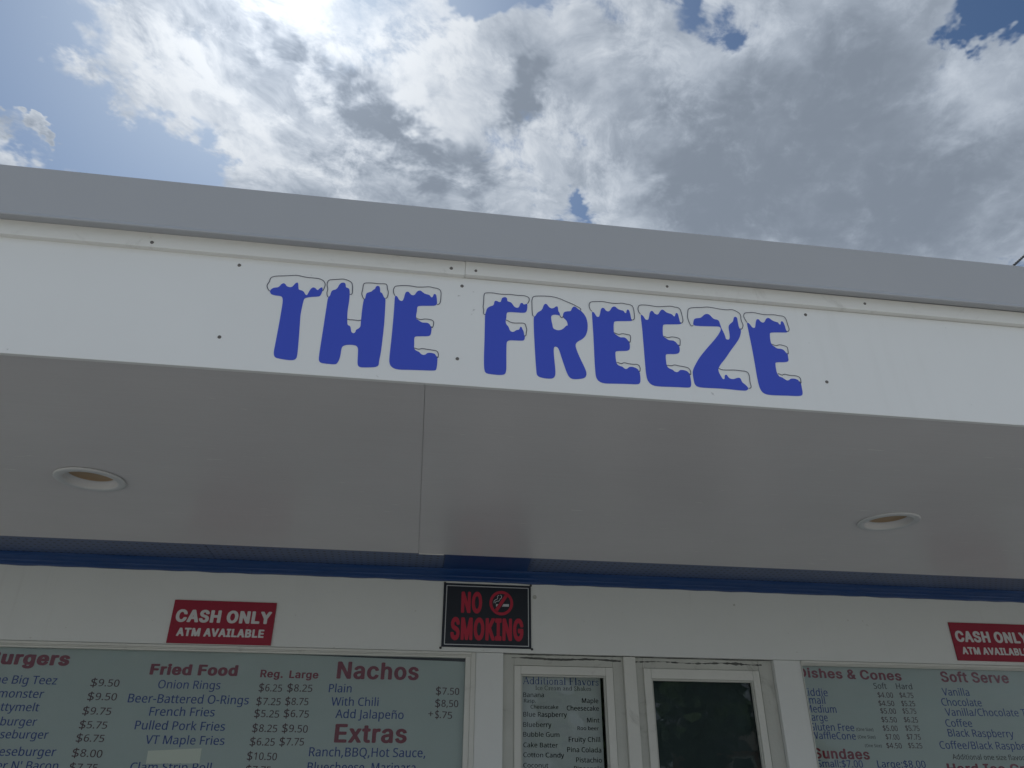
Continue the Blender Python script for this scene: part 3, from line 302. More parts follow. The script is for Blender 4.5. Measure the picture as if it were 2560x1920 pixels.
TEXT_RIGHT=[["H", "Dishes & Cones", 1.7875, 1.9974, 2.2939, 1.9926, 0.0408],
["G", "Soft", 2.1458, 1.9558, 2.21, 1.956, 0.0247],
["G", "Hard", 2.2569, 1.9564, 2.336, 1.9563, 0.0248],
["B", "Kiddie", 1.7966, 1.9208, 1.9152, 1.9204, 0.0309],
["B", "Small", 1.7975, 1.8885, 1.8963, 1.8881, 0.0306],
["B", "Medium", 1.7987, 1.8527, 1.9421, 1.8523, 0.0303],
["B", "Large", 1.8013, 1.8187, 1.8936, 1.818, 0.03],
["B", "Gluten Free", 1.8002, 1.7804, 2.0109, 1.7795, 0.0288],
["B", "WaffleCone", 1.8005, 1.7466, 2.0103, 1.7459, 0.0285],
["G", "(One Size)", 2.0195, 1.781, 2.1004, 1.7809, 0.0126],
["G", "(One Size)", 2.0197, 1.751, 2.1029, 1.7509, 0.0124],
["G", "(One Size)", 2.0455, 1.717, 2.1247, 1.7168, 0.0123],
["M", "$4.00", 2.1566, 1.9191, 2.2318, 1.9189, 0.0224],
["M", "$4.50", 2.1525, 1.8844, 2.2286, 1.8846, 0.0222],
["M", "$5.00", 2.1531, 1.8529, 2.2287, 1.8525, 0.022],
["M", "$5.50", 2.1498, 1.8175, 2.2234, 1.817, 0.0218],
["M", "$5.00", 2.1478, 1.7828, 2.2188, 1.7822, 0.0216],
["M", "$7.00", 2.1529, 1.7482, 2.218, 1.7474, 0.0213],
["M", "$4.50", 2.1475, 1.7138, 2.22, 1.713, 0.0211],
["M", "$4.75", 2.2645, 1.9199, 2.3317, 1.9195, 0.0225],
["M", "$5.25", 2.2644, 1.8851, 2.3308, 1.8851, 0.0223],
["M", "$5.75", 2.2618, 1.8539, 2.3278, 1.8534, 0.0221],
["M", "$6.25", 2.2591, 1.8183, 2.3264, 1.8178, 0.0218],
["M", "$5.75", 2.2566, 1.784, 2.3242, 1.7834, 0.0217],
["M", "$7.75", 2.2545, 1.7492, 2.3201, 1.7484, 0.0214],
["M", "$5.25", 2.2519, 1.7146, 2.3182, 1.7138, 0.0212],
["H", "Soft Serve", 2.4919, 1.9914, 2.8398, 1.9914, 0.0458],
["B", "Vanilla", 2.4812, 1.9333, 2.6162, 1.9331, 0.0318],
["B", "Chocolate", 2.4639, 1.89, 2.6655, 1.8897, 0.0314],
["B", "Vanilla/Chocolate Twist", 2.4714, 1.8477, 2.9624, 1.8509, 0.0312],
["B", "Coffee", 2.4581, 1.8028, 2.5896, 1.8029, 0.0306],
["B", "Black Raspberry", 2.4586, 1.7628, 2.7838, 1.7623, 0.0303],
["B", "Coffee/Black Raspberry", 2.4034, 1.7131, 2.8877, 1.7124, 0.0308],
["G", "Additional one size flavors", 2.4515, 1.6718, 2.8174, 1.6701, 0.0208],
["H", "Hard Ice Cream", 2.4135, 1.6156, 2.9266, 1.6156, 0.0401],
["H", "Sundaes", 1.7988, 1.6711, 2.0582, 1.6679, 0.0405],
["B", "Small:$7.00", 1.8091, 1.638, 2.0185, 1.6373, 0.0275],
["B", "Large:$8.00", 2.086, 1.6377, 2.3139, 1.6375, 0.0279]]
GLYPHS = {
 'N': {
  '$': (281, '119 -29 116 -25 116 17 115 21 111 22 95 22 89 24 77 24 71 26 55 28 27 37 25 39 24 77 27 81 35 81 53 75 99 64 111 64 115 65 116 69 116 151 115 155 113 157 85 167 65 177 51 186 40 197 35 205 27 221 26 231 24 237 24 249 26 255 27 265 32 279 38 289 50 301 65 311 73 315 95 322 103 322 115 325 116 329 116 359 117 363 121 366 147 366 155 366 159 363 160 329 161 325 165 324 183 324 189 322 197 321 213 317 237 309 241 305 241 301 231 273 229 270 225 268 219 269 193 277 175 282 165 284 161 283 160 279 160 195 161 191 163 190 185 183 209 173 230 159 243 146 251 129 252 121 254 115 254 103 250 83 247 75 228 49 197 33 189 30 165 26 161 23 160 19 160 -25 157 -29 153 -30|161 69 165 68 179 72 189 78 197 87 200 95 201 103 200 113 195 123 188 131 181 135 163 141 161 140 160 139 160 73|112 207 115 208 116 211 116 279 113 282 109 282 101 279 91 274 83 266 79 257 79 235 83 225 91 216 101 211'),
  "'": (114, '38 218 36 220 35 228 33 234 33 254 31 260 31 278 29 284 29 304 27 310 27 328 25 334 25 340 26 342 30 345 70 345 80 344 82 342 83 338 81 328 81 310 79 302 79 284 77 278 77 260 75 254 75 234 73 228 73 222 72 220 68 217'),
  '(': (150, '86 -77 83 -75 76 -66 56 -35 42 -9 30 21 21 55 19 65 19 73 15 91 15 111 13 119 13 147 15 155 15 175 17 181 21 211 30 245 42 276 60 309 82 342 86 345 126 346 132 345 134 343 134 341 108 299 104 291 84 239 73 195 71 185 71 163 69 155 69 101 73 81 73 75 75 69 75 63 88 15 98 -11 111 -39 124 -59 133 -75 132 -77 128 -78'),
  ')': (150, '13 -77 11 -75 11 -73 32 -41 47 -9 59 23 63 37 70 61 70 71 74 91 74 111 76 117 76 147 74 155 74 175 70 195 70 205 57 249 45 281 32 309 13 337 10 343 11 345 15 346 53 346 57 345 59 344 64 339 83 313 101 281 115 241 124 209 126 199 126 189 128 183 128 175 130 169 130 97 128 91 128 81 126 75 126 67 124 61 124 55 117 31 109 7 100 -17 79 -51 64 -71 57 -77 17 -78'),
  '+': (281, '117 52 115 54 114 58 114 146 113 150 109 151 25 151 21 152 18 156 18 184 19 186 23 189 109 189 113 190 114 194 114 280 115 284 119 287 157 286 159 284 160 280 160 194 161 190 165 189 249 189 253 188 256 184 256 156 253 152 251 151 165 151 161 150 160 146 160 58 159 54 155 51'),
  ',': (135, '17 -63 15 -61 16 -51 28 -3 32 17 32 23 34 29 34 35 36 41 36 47 39 55 41 57 45 58 89 58 93 57 96 53 97 49 93 33 73 -25 57 -61 53 -64'),
  '-': (161, '16 109 14 111 13 115 13 145 16 149 20 150 136 150 140 149 142 147 143 143 143 113 140 109 136 108 20 108'),
  '.': (135, '56 -8 48 -6 41 -2 37 2 32 10 29 24 29 30 31 40 36 48 39 52 50 58 72 59 80 58 87 54 93 48 98 40 100 26 99 14 93 4 84 -4 72 -9'),
  '/': (185, '2 -1 0 1 1 3 4 13 126 341 128 344 132 346 172 346 176 345 178 343 178 339 52 1 50 -1 46 -2 6 -2'),
  '0': (281, '127 -6 123 -5 115 -5 109 -3 99 -2 73 12 58 26 47 40 35 66 29 82 20 124 20 152 18 160 18 194 20 200 20 226 29 266 37 286 45 302 58 320 71 332 97 346 107 347 113 349 123 349 129 351 143 351 148 350 175 346 205 330 229 302 245 268 250 244 256 222 256 192 258 184 258 156 256 150 256 128 254 122 252 100 249 90 243 68 231 42 218 24 213 19 195 6 175 -2 167 -5 153 -5 147 -7|136 34 149 35 161 40 175 49 186 66 195 92 198 104 198 112 202 132 203 172 202 212 200 218 198 240 195 252 187 274 183 282 173 296 157 306 149 309 139 310 127 309 117 306 103 297 91 282 87 274 78 246 78 238 74 218 74 196 72 188 72 156 74 148 74 126 76 120 78 98 87 70 91 61 98 52 104 46 117 38'),
  '1': (281, '126 -1 124 1 123 5 123 259 125 267 124 283 122 284 119 283 108 272 78 248 68 242 62 242 58 244 42 264 38 271 41 275 84 308 117 335 132 345 172 346 176 343 177 341 177 3 174 -1 172 -2'),
  '2': (281, '20 -1 17 3 17 31 18 36 104 122 110 130 149 169 162 187 178 212 184 231 185 241 187 249 187 259 185 265 185 271 180 283 171 297 152 307 128 310 122 308 112 308 96 303 80 295 58 281 54 279 50 278 46 279 41 283 29 299 23 305 22 307 23 309 31 317 50 329 69 339 82 343 110 350 146 350 154 348 166 348 192 339 198 335 212 326 227 309 231 303 238 285 239 277 241 271 242 257 241 243 239 237 238 229 230 205 218 182 191 149 181 139 176 132 89 45 87 43 88 41 92 40 252 40 254 39 257 35 256 1 254 -1 250 -2 24 -2'),
  '4': (281, '173 -1 171 1 170 5 170 71 169 75 167 76 11 76 7 77 4 81 5 115 141 309 159 336 167 345 215 346 219 345 221 343 222 339 222 121 223 119 227 118 267 118 269 117 272 113 272 81 269 77 265 76 227 76 223 75 222 73 222 5 221 1 219 -1 215 -2|62 119 65 118 165 118 169 119 170 123 170 267 169 272 167 272 165 270 153 253 69 133 61 121'),
  '5': (281, '91 -6 59 0 45 4 26 12 25 14 24 18 24 48 25 52 29 55 37 54 55 46 73 40 85 37 91 37 97 35 109 35 115 33 123 33 131 35 143 36 165 44 176 50 181 55 187 64 195 80 196 90 198 96 198 108 196 114 193 134 181 153 177 156 153 168 141 171 127 171 121 173 105 173 97 171 89 171 73 167 55 167 43 174 33 181 32 190 34 196 34 216 36 222 36 240 38 246 38 266 40 272 40 290 42 296 42 314 44 322 44 340 47 344 51 345 141 345 223 345 227 344 230 340 229 306 227 304 223 303 99 303 95 302 92 290 92 274 90 268 90 252 88 246 88 230 86 224 86 212 87 210 89 209 95 211 111 211 119 213 143 213 151 211 167 211 194 202 201 198 220 186 230 176 239 164 249 140 254 112 254 104 252 98 252 88 247 70 240 52 233 41 219 25 193 8 163 -2 155 -3 149 -5 135 -5 127 -7'),
  '6': (281, '129 -6 125 -5 115 -5 95 2 75 14 54 32 40 54 29 82 22 114 22 132 20 140 20 170 22 178 22 188 24 194 24 202 31 236 37 254 50 282 64 302 86 324 93 328 113 338 147 349 219 349 229 346 232 342 232 312 229 308 227 307 215 307 201 311 175 311 155 308 133 301 115 289 104 276 99 268 89 249 83 230 76 198 77 192 79 191 99 206 115 212 133 217 161 217 169 215 183 215 201 208 213 202 231 189 247 164 255 140 256 130 258 124 258 98 256 90 256 80 245 50 241 44 229 25 211 12 197 4 179 -3 169 -5 159 -5 153 -7|138 34 141 33 165 38 187 52 199 74 204 102 204 122 202 128 202 138 193 154 188 162 169 174 161 177 143 179 131 179 123 176 107 168 93 159 85 148 80 140 79 136 76 124 76 102 79 92 85 75 95 58 103 49 113 42 129 36'),
  '7': (281, '62 -1 60 1 61 3 66 15 197 299 196 301 192 302 22 302 18 303 16 305 15 309 15 341 18 345 22 346 76 346 254 346 256 345 259 341 259 315 258 311 240 271 230 249 222 231 212 209 204 191 118 1 116 -1 112 -2 66 -2'),
  '8': (281, '125 -6 121 -5 101 -4 73 4 59 12 51 17 33 35 23 55 21 62 20 76 18 82 18 96 20 102 21 112 29 130 38 144 45 151 59 162 71 170 83 177 85 178 85 180 84 182 63 197 48 212 41 224 35 236 30 250 30 280 33 292 41 309 61 329 69 334 85 342 109 349 155 349 167 349 191 342 213 330 233 311 243 290 244 278 246 272 246 260 244 254 243 246 237 230 229 217 221 209 202 194 186 184 185 182 186 180 197 174 215 162 227 153 236 144 247 128 256 108 256 74 254 68 253 60 243 40 221 17 213 12 199 4 173 -5 157 -5 149 -7|134 32 139 31 145 33 155 33 165 36 186 46 199 66 204 88 204 94 201 106 195 118 193 121 185 129 173 138 155 149 141 154 133 157 129 157 113 150 99 141 84 126 79 118 72 100 72 78 75 66 87 47 89 46 109 36 121 33|134 204 137 203 141 203 151 208 168 218 183 234 189 248 192 260 192 268 187 286 179 297 175 300 159 308 147 311 141 311 129 311 117 308 96 298 87 286 82 268 82 260 84 254 85 246 92 232 99 225 109 218 115 214'),
  '9': (281, '67 -6 49 -3 45 0 44 30 45 34 49 37 57 37 77 33 87 32 105 33 111 35 119 35 139 42 147 46 160 54 175 69 187 92 196 118 200 148 199 152 197 153 189 145 181 140 163 132 153 129 141 127 109 127 103 129 93 130 69 139 51 151 42 160 30 178 21 204 20 220 18 226 18 240 20 246 20 262 29 286 39 304 51 319 66 332 75 337 97 346 107 347 113 349 159 349 179 342 191 336 203 329 222 312 237 290 248 262 254 234 254 218 256 210 256 170 254 164 254 150 252 144 252 136 250 130 247 110 239 86 228 62 212 40 201 29 188 18 163 4 129 -5 111 -5 103 -7|122 166 127 165 147 165 169 174 179 181 190 192 200 212 200 240 198 248 198 254 189 274 182 286 171 297 163 302 149 308 141 309 135 311 113 306 109 304 91 292 85 282 76 264 76 256 74 250 72 230 74 222 74 214 77 201 87 184 90 180 109 168'),
  ':': (135, '56 -8 48 -6 41 -2 37 2 32 10 29 24 29 30 31 40 36 48 39 52 50 58 72 59 80 58 87 54 93 48 98 40 100 26 99 14 93 4 84 -4 72 -9|56 198 48 200 41 204 37 208 32 216 29 230 29 236 31 246 37 256 48 264 58 267 72 267 80 264 86 261 93 254 98 246 100 232 99 220 93 210 84 202 72 197'),
  'A': (313, '-3 -1 -5 1 -4 5 3 23 27 85 41 121 51 147 55 157 65 183 125 337 127 342 130 345 135 346 173 346 177 345 179 343 245 175 273 103 311 5 311 1 309 -1 305 -2 263 -2 259 -1 256 1 251 13 219 95 215 103 211 104 95 104 91 103 87 95 55 13 50 1 47 -1 43 -2 1 -2|108 147 113 146 195 146 200 147 200 149 199 153 166 241 161 255 159 263 155 273 153 274 151 269 149 263 141 241 109 155 107 149'),
  'B': (319, '44 -1 42 1 41 5 41 339 42 343 44 345 48 346 156 346 164 344 180 344 186 342 204 341 246 327 251 321 272 299 275 291 278 275 281 261 281 251 279 245 279 239 274 223 267 211 252 196 234 187 224 183 223 181 228 179 234 177 250 170 266 160 278 147 283 139 288 127 291 119 291 109 293 103 293 93 291 87 291 79 288 67 277 43 261 25 252 19 234 9 204 0 186 0 178 -2 48 -2|98 39 102 38 150 38 158 40 172 40 178 42 192 42 218 56 230 75 231 83 235 101 235 107 230 125 226 134 218 142 214 145 202 151 178 158 102 158 98 157 97 153 97 43|98 199 102 198 144 198 152 200 166 200 172 202 184 202 196 207 210 214 220 229 221 239 223 245 223 259 221 271 218 279 208 290 204 293 178 302 158 302 150 304 102 304 98 303 97 299 97 203'),
  'C': (310, '176 -6 172 -5 162 -5 156 -3 146 -3 134 0 118 6 96 16 74 33 61 46 44 74 40 82 27 126 27 140 25 146 25 160 23 166 23 180 25 188 25 206 34 242 50 276 65 298 76 309 82 313 92 322 118 337 128 340 152 347 162 347 170 349 228 349 234 347 250 345 268 340 284 334 293 330 294 328 294 326 278 294 274 291 264 292 234 302 214 307 176 307 152 300 130 288 113 274 102 258 90 232 83 204 83 190 81 184 81 164 83 156 83 136 94 100 110 72 113 68 120 63 128 55 134 51 160 40 168 39 174 37 186 37 192 35 208 35 214 37 222 37 228 39 244 41 272 49 278 49 282 46 283 12 282 10 278 7 252 -1 236 -3 230 -5 222 -5 216 -7'),
  'F': (256, '44 -1 42 1 41 5 41 339 42 343 44 345 48 346 238 346 242 345 244 343 245 339 245 309 242 305 238 304 150 304 102 304 98 303 97 301 97 191 98 187 102 186 230 186 234 185 237 181 236 147 234 145 230 144 102 144 98 143 97 139 97 5 96 1 94 -1 90 -2'),
  'G': (356, '182 -6 178 -5 168 -5 162 -3 152 -3 140 0 118 8 100 16 92 21 65 44 43 78 27 124 27 138 25 144 25 158 23 164 23 176 25 184 25 194 27 200 27 210 29 216 30 224 44 262 66 295 77 306 108 328 150 344 158 345 164 347 180 347 188 349 242 349 248 347 256 347 262 345 268 345 286 340 314 330 316 328 302 296 300 292 298 290 294 289 288 290 270 296 250 302 228 307 196 307 188 305 174 305 140 292 120 277 112 268 98 248 94 241 83 208 83 188 81 180 81 164 83 156 83 136 94 100 108 76 122 61 134 52 164 40 174 39 180 37 194 37 200 35 228 35 234 37 242 37 262 42 264 44 265 48 265 136 264 140 260 141 198 141 194 142 191 146 192 180 194 182 198 183 314 183 318 182 321 178 321 18 320 14 314 10 294 4 282 1 276 1 260 -3 250 -3 244 -5 236 -5 228 -7'),
  'H': (363, '44 -1 42 1 41 5 41 339 42 343 44 345 48 346 90 346 94 345 96 343 97 339 97 205 98 201 102 200 256 200 260 201 261 205 261 339 262 343 266 346 310 346 314 343 315 335 315 5 314 1 310 -2 268 -2 264 -1 262 1 261 5 261 153 260 157 256 158 102 158 98 157 97 153 97 5 96 1 94 -1 90 -2'),
  'J': (137, '-25 -92 -39 -88 -43 -84 -44 -54 -43 -50 -39 -47 -31 -47 -13 -51 3 -51 17 -46 25 -41 31 -32 38 -14 38 340 39 342 43 345 71 345 89 345 93 342 94 340 94 0 92 -8 92 -22 83 -48 79 -54 69 -69 53 -80 45 -84 27 -91 17 -91 9 -93'),
  'K': (304, '44 -1 42 1 41 5 41 339 42 343 44 345 48 346 90 346 94 345 96 343 97 339 97 197 98 193 100 192 102 194 107 201 127 221 131 227 157 255 161 261 175 275 179 281 191 293 195 299 209 313 213 319 225 331 229 337 238 345 292 346 296 345 297 343 297 341 279 323 275 317 259 301 255 295 237 277 233 271 195 231 191 225 175 209 171 203 165 197 164 193 166 189 176 174 300 6 302 1 300 -1 296 -2 248 -2 244 -1 242 0 237 5 212 38 206 48 130 150 124 156 122 156 114 148 108 144 99 135 97 131 97 5 96 1 94 -1 90 -2'),
  'L': (258, '44 -1 42 1 41 5 41 341 44 345 48 346 92 346 96 343 97 339 97 199 97 45 98 41 102 40 242 40 244 39 247 35 247 3 244 -1 240 -2 48 -2'),
  'M': (442, '44 -1 42 1 41 5 41 339 42 343 46 346 112 346 115 345 118 342 210 97 216 81 218 80 220 83 320 343 322 345 326 346 390 346 394 345 396 343 397 339 397 93 397 5 396 1 394 -1 390 -2 346 -2 342 1 341 5 340 259 342 261 340 263 340 259 336 253 240 1 238 -1 234 -2 194 -1 192 1 188 11 100 245 96 255 94 256 93 245 93 3 92 1 88 -2'),
  'N': (372, '44 -1 42 1 41 5 41 339 42 343 44 345 48 346 96 346 100 345 105 341 254 109 272 81 274 81 275 85 275 95 273 105 273 341 274 343 278 346 320 346 324 343 325 339 325 5 324 1 322 -1 318 -2 268 -2 264 -1 262 0 102 249 94 261 92 261 91 257 91 233 93 223 93 3 92 1 88 -2'),
  'O': (382, '172 -6 168 -5 150 -5 115 6 85 22 61 46 48 66 42 78 34 98 25 138 25 158 23 166 23 180 25 186 25 200 27 206 27 218 42 266 62 298 71 308 78 313 94 328 134 344 146 347 158 347 164 349 174 349 180 351 196 351 201 350 214 349 220 347 230 347 242 344 276 330 282 327 288 321 306 307 312 300 334 264 349 220 349 200 351 194 352 172 351 136 343 106 342 100 330 70 312 43 306 39 288 21 260 6 226 -5 208 -5 200 -7|183 36 190 35 196 37 208 37 214 39 222 40 249 52 267 70 276 86 284 102 290 124 293 134 293 156 295 164 295 178 293 184 293 194 291 200 291 210 289 216 288 230 268 273 262 279 234 300 192 308 188 309 182 307 170 307 164 305 156 304 146 300 125 290 107 272 96 252 92 242 83 208 83 188 81 180 81 164 83 156 83 136 92 102 106 73 125 54 142 45 158 39 168 37 180 37'),
  'P': (297, '44 -1 42 1 41 5 41 339 42 343 44 345 48 346 146 346 154 344 164 344 170 342 180 342 186 340 198 340 236 322 242 318 262 289 264 285 267 277 269 261 273 245 273 235 271 229 271 221 266 203 256 183 240 164 223 151 198 141 192 140 170 134 154 134 146 132 102 132 98 131 97 127 97 5 96 1 94 -1 90 -2|98 173 102 172 116 172 124 174 148 174 168 178 176 181 194 189 203 197 208 206 212 217 215 229 216 241 213 261 210 271 197 287 192 290 176 297 168 300 162 300 156 302 142 302 134 304 102 304 98 303 97 299 97 177'),
  'Q': (382, '264 -83 251 -71 247 -65 239 -57 235 -51 227 -43 223 -37 198 -9 188 -8 182 -6 162 -6 156 -4 146 -4 118 5 88 21 78 30 72 34 62 44 44 73 34 99 25 139 25 157 23 163 23 177 25 185 25 199 27 205 27 219 40 261 60 296 82 318 96 329 138 346 148 346 154 348 166 348 172 350 188 350 206 350 212 348 222 348 228 346 240 345 276 330 288 322 312 302 334 265 349 219 349 201 351 193 351 135 342 101 336 85 324 61 307 37 282 17 262 8 255 3 257 -1 277 -21 281 -27 331 -77 333 -81 332 -83 328 -84|175 37 180 36 198 36 206 38 218 38 250 54 267 71 280 93 284 103 293 135 293 153 295 161 295 175 293 183 293 193 291 199 291 211 289 217 289 227 268 273 236 299 216 304 200 306 194 308 180 308 172 306 160 306 143 299 126 290 109 275 102 263 92 243 83 209 83 189 81 181 81 163 83 155 83 135 92 103 100 85 109 69 128 53 158 39'),
  'R': (305, '44 -1 42 1 41 5 41 339 42 343 44 345 48 346 154 346 162 344 182 344 216 335 242 320 245 315 258 301 266 283 271 265 271 257 273 251 273 241 271 235 270 221 262 201 252 186 236 170 225 163 218 158 208 154 206 153 206 151 284 23 290 13 296 3 296 1 294 -1 290 -2 242 -2 238 -1 226 17 220 27 155 137 150 140 102 140 98 139 97 135 97 5 96 1 94 -1 90 -2|98 181 102 180 132 180 140 182 152 182 158 184 172 184 198 197 210 215 215 237 214 263 206 281 199 289 196 291 184 297 164 302 152 302 144 304 102 304 98 303 97 299 97 185'),
  'S': (270, '98 -6 94 -5 72 -5 66 -3 60 -3 30 6 21 10 20 12 19 16 19 48 20 52 22 54 28 55 62 44 80 39 96 37 102 35 138 35 156 40 168 46 175 50 184 60 191 74 192 88 190 104 184 116 179 124 168 132 162 136 140 146 96 164 72 176 58 185 43 200 36 210 29 222 25 236 23 248 23 266 25 272 25 282 39 310 56 327 68 335 80 340 108 349 154 349 174 349 180 347 196 345 224 336 235 332 237 330 237 326 226 294 222 291 214 291 180 302 158 307 120 306 108 302 96 296 86 286 82 278 79 270 80 246 86 232 94 222 106 214 129 202 180 182 194 174 214 161 235 140 242 124 247 106 248 92 247 80 245 74 245 66 231 38 211 18 204 14 188 5 156 -5 138 -5 130 -7'),
  'T': (274, '110 -1 108 1 107 5 107 301 106 303 102 304 6 304 2 305 -1 309 -1 341 2 345 6 346 158 346 262 346 266 345 269 341 269 309 268 307 264 304 166 304 162 303 161 299 161 3 158 -1 156 -2'),
  'V': (295, '119 -1 117 1 111 17 63 151 53 179 45 201 3 319 -5 343 -3 345 1 346 47 346 51 343 115 163 117 157 127 129 129 123 143 81 145 80 146 81 152 99 159 121 161 127 173 161 175 167 237 343 241 346 289 346 293 343 293 339 173 3 171 0 167 -2'),
  'W': (453, '93 -1 91 1 85 23 41 189 39 197 23 257 3 333 1 341 1 343 3 345 51 346 55 345 57 343 111 131 115 115 118 99 119 96 121 94 123 97 129 121 191 333 195 343 199 346 245 346 249 343 255 327 307 155 317 123 324 93 325 92 327 92 328 93 334 121 390 341 393 345 397 346 439 346 443 345 445 343 446 339 443 329 415 223 361 19 357 5 355 1 353 -1 305 -2 303 -1 300 3 295 17 283 57 229 239 225 255 223 259 221 259 216 243 215 235 209 217 195 169 191 155 177 107 173 93 159 45 146 3 143 -1 141 -2'),
  'a': (276, '89 -6 85 -5 75 -4 57 2 43 11 34 20 27 30 19 50 18 62 16 70 17 76 25 106 34 118 51 134 85 148 97 151 107 151 113 153 123 153 129 155 139 155 145 157 181 157 184 160 184 174 182 180 182 188 179 198 172 212 169 215 155 222 145 225 119 225 85 214 71 208 61 208 58 210 56 214 46 238 48 242 55 245 69 252 87 258 109 263 157 263 163 261 173 261 185 258 212 244 219 234 231 214 232 206 234 200 234 192 238 174 238 4 237 0 235 -2 231 -3 197 -2 195 0 193 6 189 22 187 24 180 20 171 11 163 6 155 2 143 -2 125 -7|110 32 113 31 119 33 139 36 161 48 175 65 177 70 182 92 182 100 184 106 184 118 183 122 179 123 147 122 143 121 133 121 127 119 117 119 105 114 89 107 84 102 77 92 72 70 74 62 74 56 77 50 83 42 86 40 99 34'),
  'b': (302, '152 -6 148 -5 136 -5 116 2 108 6 96 14 86 23 84 23 82 20 78 4 76 0 74 -2 40 -3 38 -2 35 2 35 362 38 366 42 367 84 367 88 364 89 360 89 302 89 246 90 242 92 241 106 250 124 258 132 261 138 261 144 263 174 263 180 261 186 261 202 257 210 256 245 230 258 206 269 184 269 174 271 168 271 156 273 150 273 140 275 132 275 118 273 110 273 90 262 56 254 42 243 26 224 9 219 6 198 -2 186 -5 178 -5 170 -7|151 34 158 33 184 40 201 54 206 64 214 86 217 98 217 110 219 118 219 144 217 150 217 160 215 166 215 172 204 200 196 209 184 218 157 224 150 225 144 223 134 222 116 214 107 206 96 184 91 162 91 148 89 140 89 120 91 114 91 100 93 94 93 86 106 56 124 40'),
  'c': (237, '133 -6 129 -5 119 -5 107 -2 79 8 63 19 50 32 39 48 35 55 24 86 24 94 22 100 22 114 20 122 20 136 22 142 22 158 24 164 24 170 35 202 37 207 55 231 81 250 109 260 121 263 131 263 137 265 169 265 199 258 215 252 218 250 220 246 211 222 209 218 207 215 205 214 201 213 195 213 171 220 159 223 137 223 125 220 111 215 104 210 95 200 85 182 78 158 78 146 76 138 76 116 78 110 78 98 83 80 91 64 97 55 107 46 123 38 135 35 161 35 169 37 175 37 195 44 207 49 215 48 218 44 218 12 215 8 197 0 167 -7'),
  'd': (302, '125 -6 87 2 76 8 52 26 49 30 30 66 26 80 26 88 24 94 24 104 22 110 22 118 20 126 20 132 22 138 22 148 24 154 24 162 26 168 26 176 29 188 50 228 58 236 82 254 87 256 127 265 143 265 149 263 159 263 171 260 185 255 196 248 205 239 207 240 208 244 208 316 208 360 209 364 211 366 215 367 257 367 259 366 262 362 262 2 259 -2 257 -3 219 -2 215 2 212 20 211 21 209 22 200 14 187 6 171 -2 163 -3 157 -5 149 -5 143 -7|134 34 143 33 149 35 169 38 191 54 203 82 204 98 206 104 206 116 208 122 208 126 206 132 206 146 204 152 204 168 191 200 181 211 171 218 163 221 149 223 143 225 137 225 113 218 94 200 91 194 81 168 80 156 78 150 78 140 76 134 76 122 78 116 80 90 93 58 103 47 113 40'),
  'e': (277, '139 -6 135 -5 123 -5 111 -2 83 8 60 24 55 29 35 57 24 88 24 94 22 100 22 114 20 120 20 132 22 140 22 154 24 160 25 168 35 198 39 206 50 224 63 237 75 246 103 260 115 263 125 263 131 265 149 265 155 263 165 263 177 260 199 251 210 244 221 235 225 230 237 212 241 204 245 192 250 178 250 172 252 166 252 150 254 144 254 124 251 120 247 119 81 119 78 118 77 116 80 92 83 82 87 74 100 54 121 40 155 33 169 33 207 42 231 51 237 51 241 48 242 14 239 10 203 -2 191 -5 183 -5 175 -7|79 156 83 155 191 155 195 156 196 158 196 170 193 182 187 198 179 209 171 216 153 225 137 225 131 223 123 222 113 218 98 208 87 190 83 180 78 160'),
  'f': (172, '50 -1 48 1 47 5 47 219 46 221 42 222 4 223 1 227 2 245 4 247 40 259 46 261 47 265 47 291 49 297 49 305 56 327 69 347 86 359 108 368 118 368 126 370 152 370 170 366 178 366 190 361 192 359 191 357 189 349 182 329 178 325 172 324 162 327 148 330 132 330 122 327 112 320 104 303 103 291 101 283 101 265 102 261 106 260 164 259 167 255 167 227 166 225 162 222 106 222 102 221 101 217 101 3 98 -1 96 -2'),
  'g': (302, '111 -116 107 -115 95 -115 89 -113 73 -111 57 -106 45 -101 43 -98 42 -94 42 -66 43 -62 47 -59 53 -59 75 -68 93 -73 109 -75 115 -77 147 -77 169 -72 185 -62 190 -58 201 -38 204 -30 204 -24 208 -6 208 16 207 18 205 19 198 12 187 6 179 2 161 -4 149 -5 143 -7 127 -7 85 2 57 23 50 30 29 72 26 82 26 90 24 96 24 104 22 110 22 118 20 126 22 146 24 152 24 160 26 166 26 174 29 184 41 209 49 224 51 227 75 249 84 256 87 257 127 265 141 265 147 263 159 263 183 254 200 244 209 235 211 236 214 248 214 254 217 258 257 259 259 258 262 254 262 0 260 -8 260 -24 258 -30 258 -38 249 -66 232 -88 209 -104 177 -115 159 -115 151 -117|134 34 139 33 155 33 171 38 181 43 192 54 199 65 203 78 208 100 208 140 206 148 206 162 201 180 198 190 190 204 177 214 159 222 149 223 141 225 133 223 123 222 107 214 96 204 86 186 83 176 78 158 78 146 76 140 76 122 78 116 80 90 93 58 111 40 115 38'),
  'h': (303, '38 -1 36 1 35 5 35 361 36 365 38 367 42 368 82 368 86 367 88 365 89 361 89 245 90 241 92 240 102 247 126 259 148 264 180 264 186 262 196 262 216 255 236 244 245 235 254 221 263 195 263 173 264 168 265 163 265 5 264 1 262 -1 258 -2 218 -2 214 -1 212 1 211 5 211 167 209 175 209 183 206 193 197 211 184 219 180 221 172 222 166 224 150 224 130 219 117 213 104 200 96 183 91 163 91 149 89 141 89 5 88 1 86 -1 82 -2'),
  'i': (130, '39 -1 37 1 36 5 36 255 37 257 41 260 87 259 89 257 90 253 90 3 89 1 85 -2|49 301 44 303 40 307 33 317 32 321 33 339 41 350 51 355 75 355 80 353 85 348 89 344 91 339 92 321 91 316 86 307 77 301 73 300'),
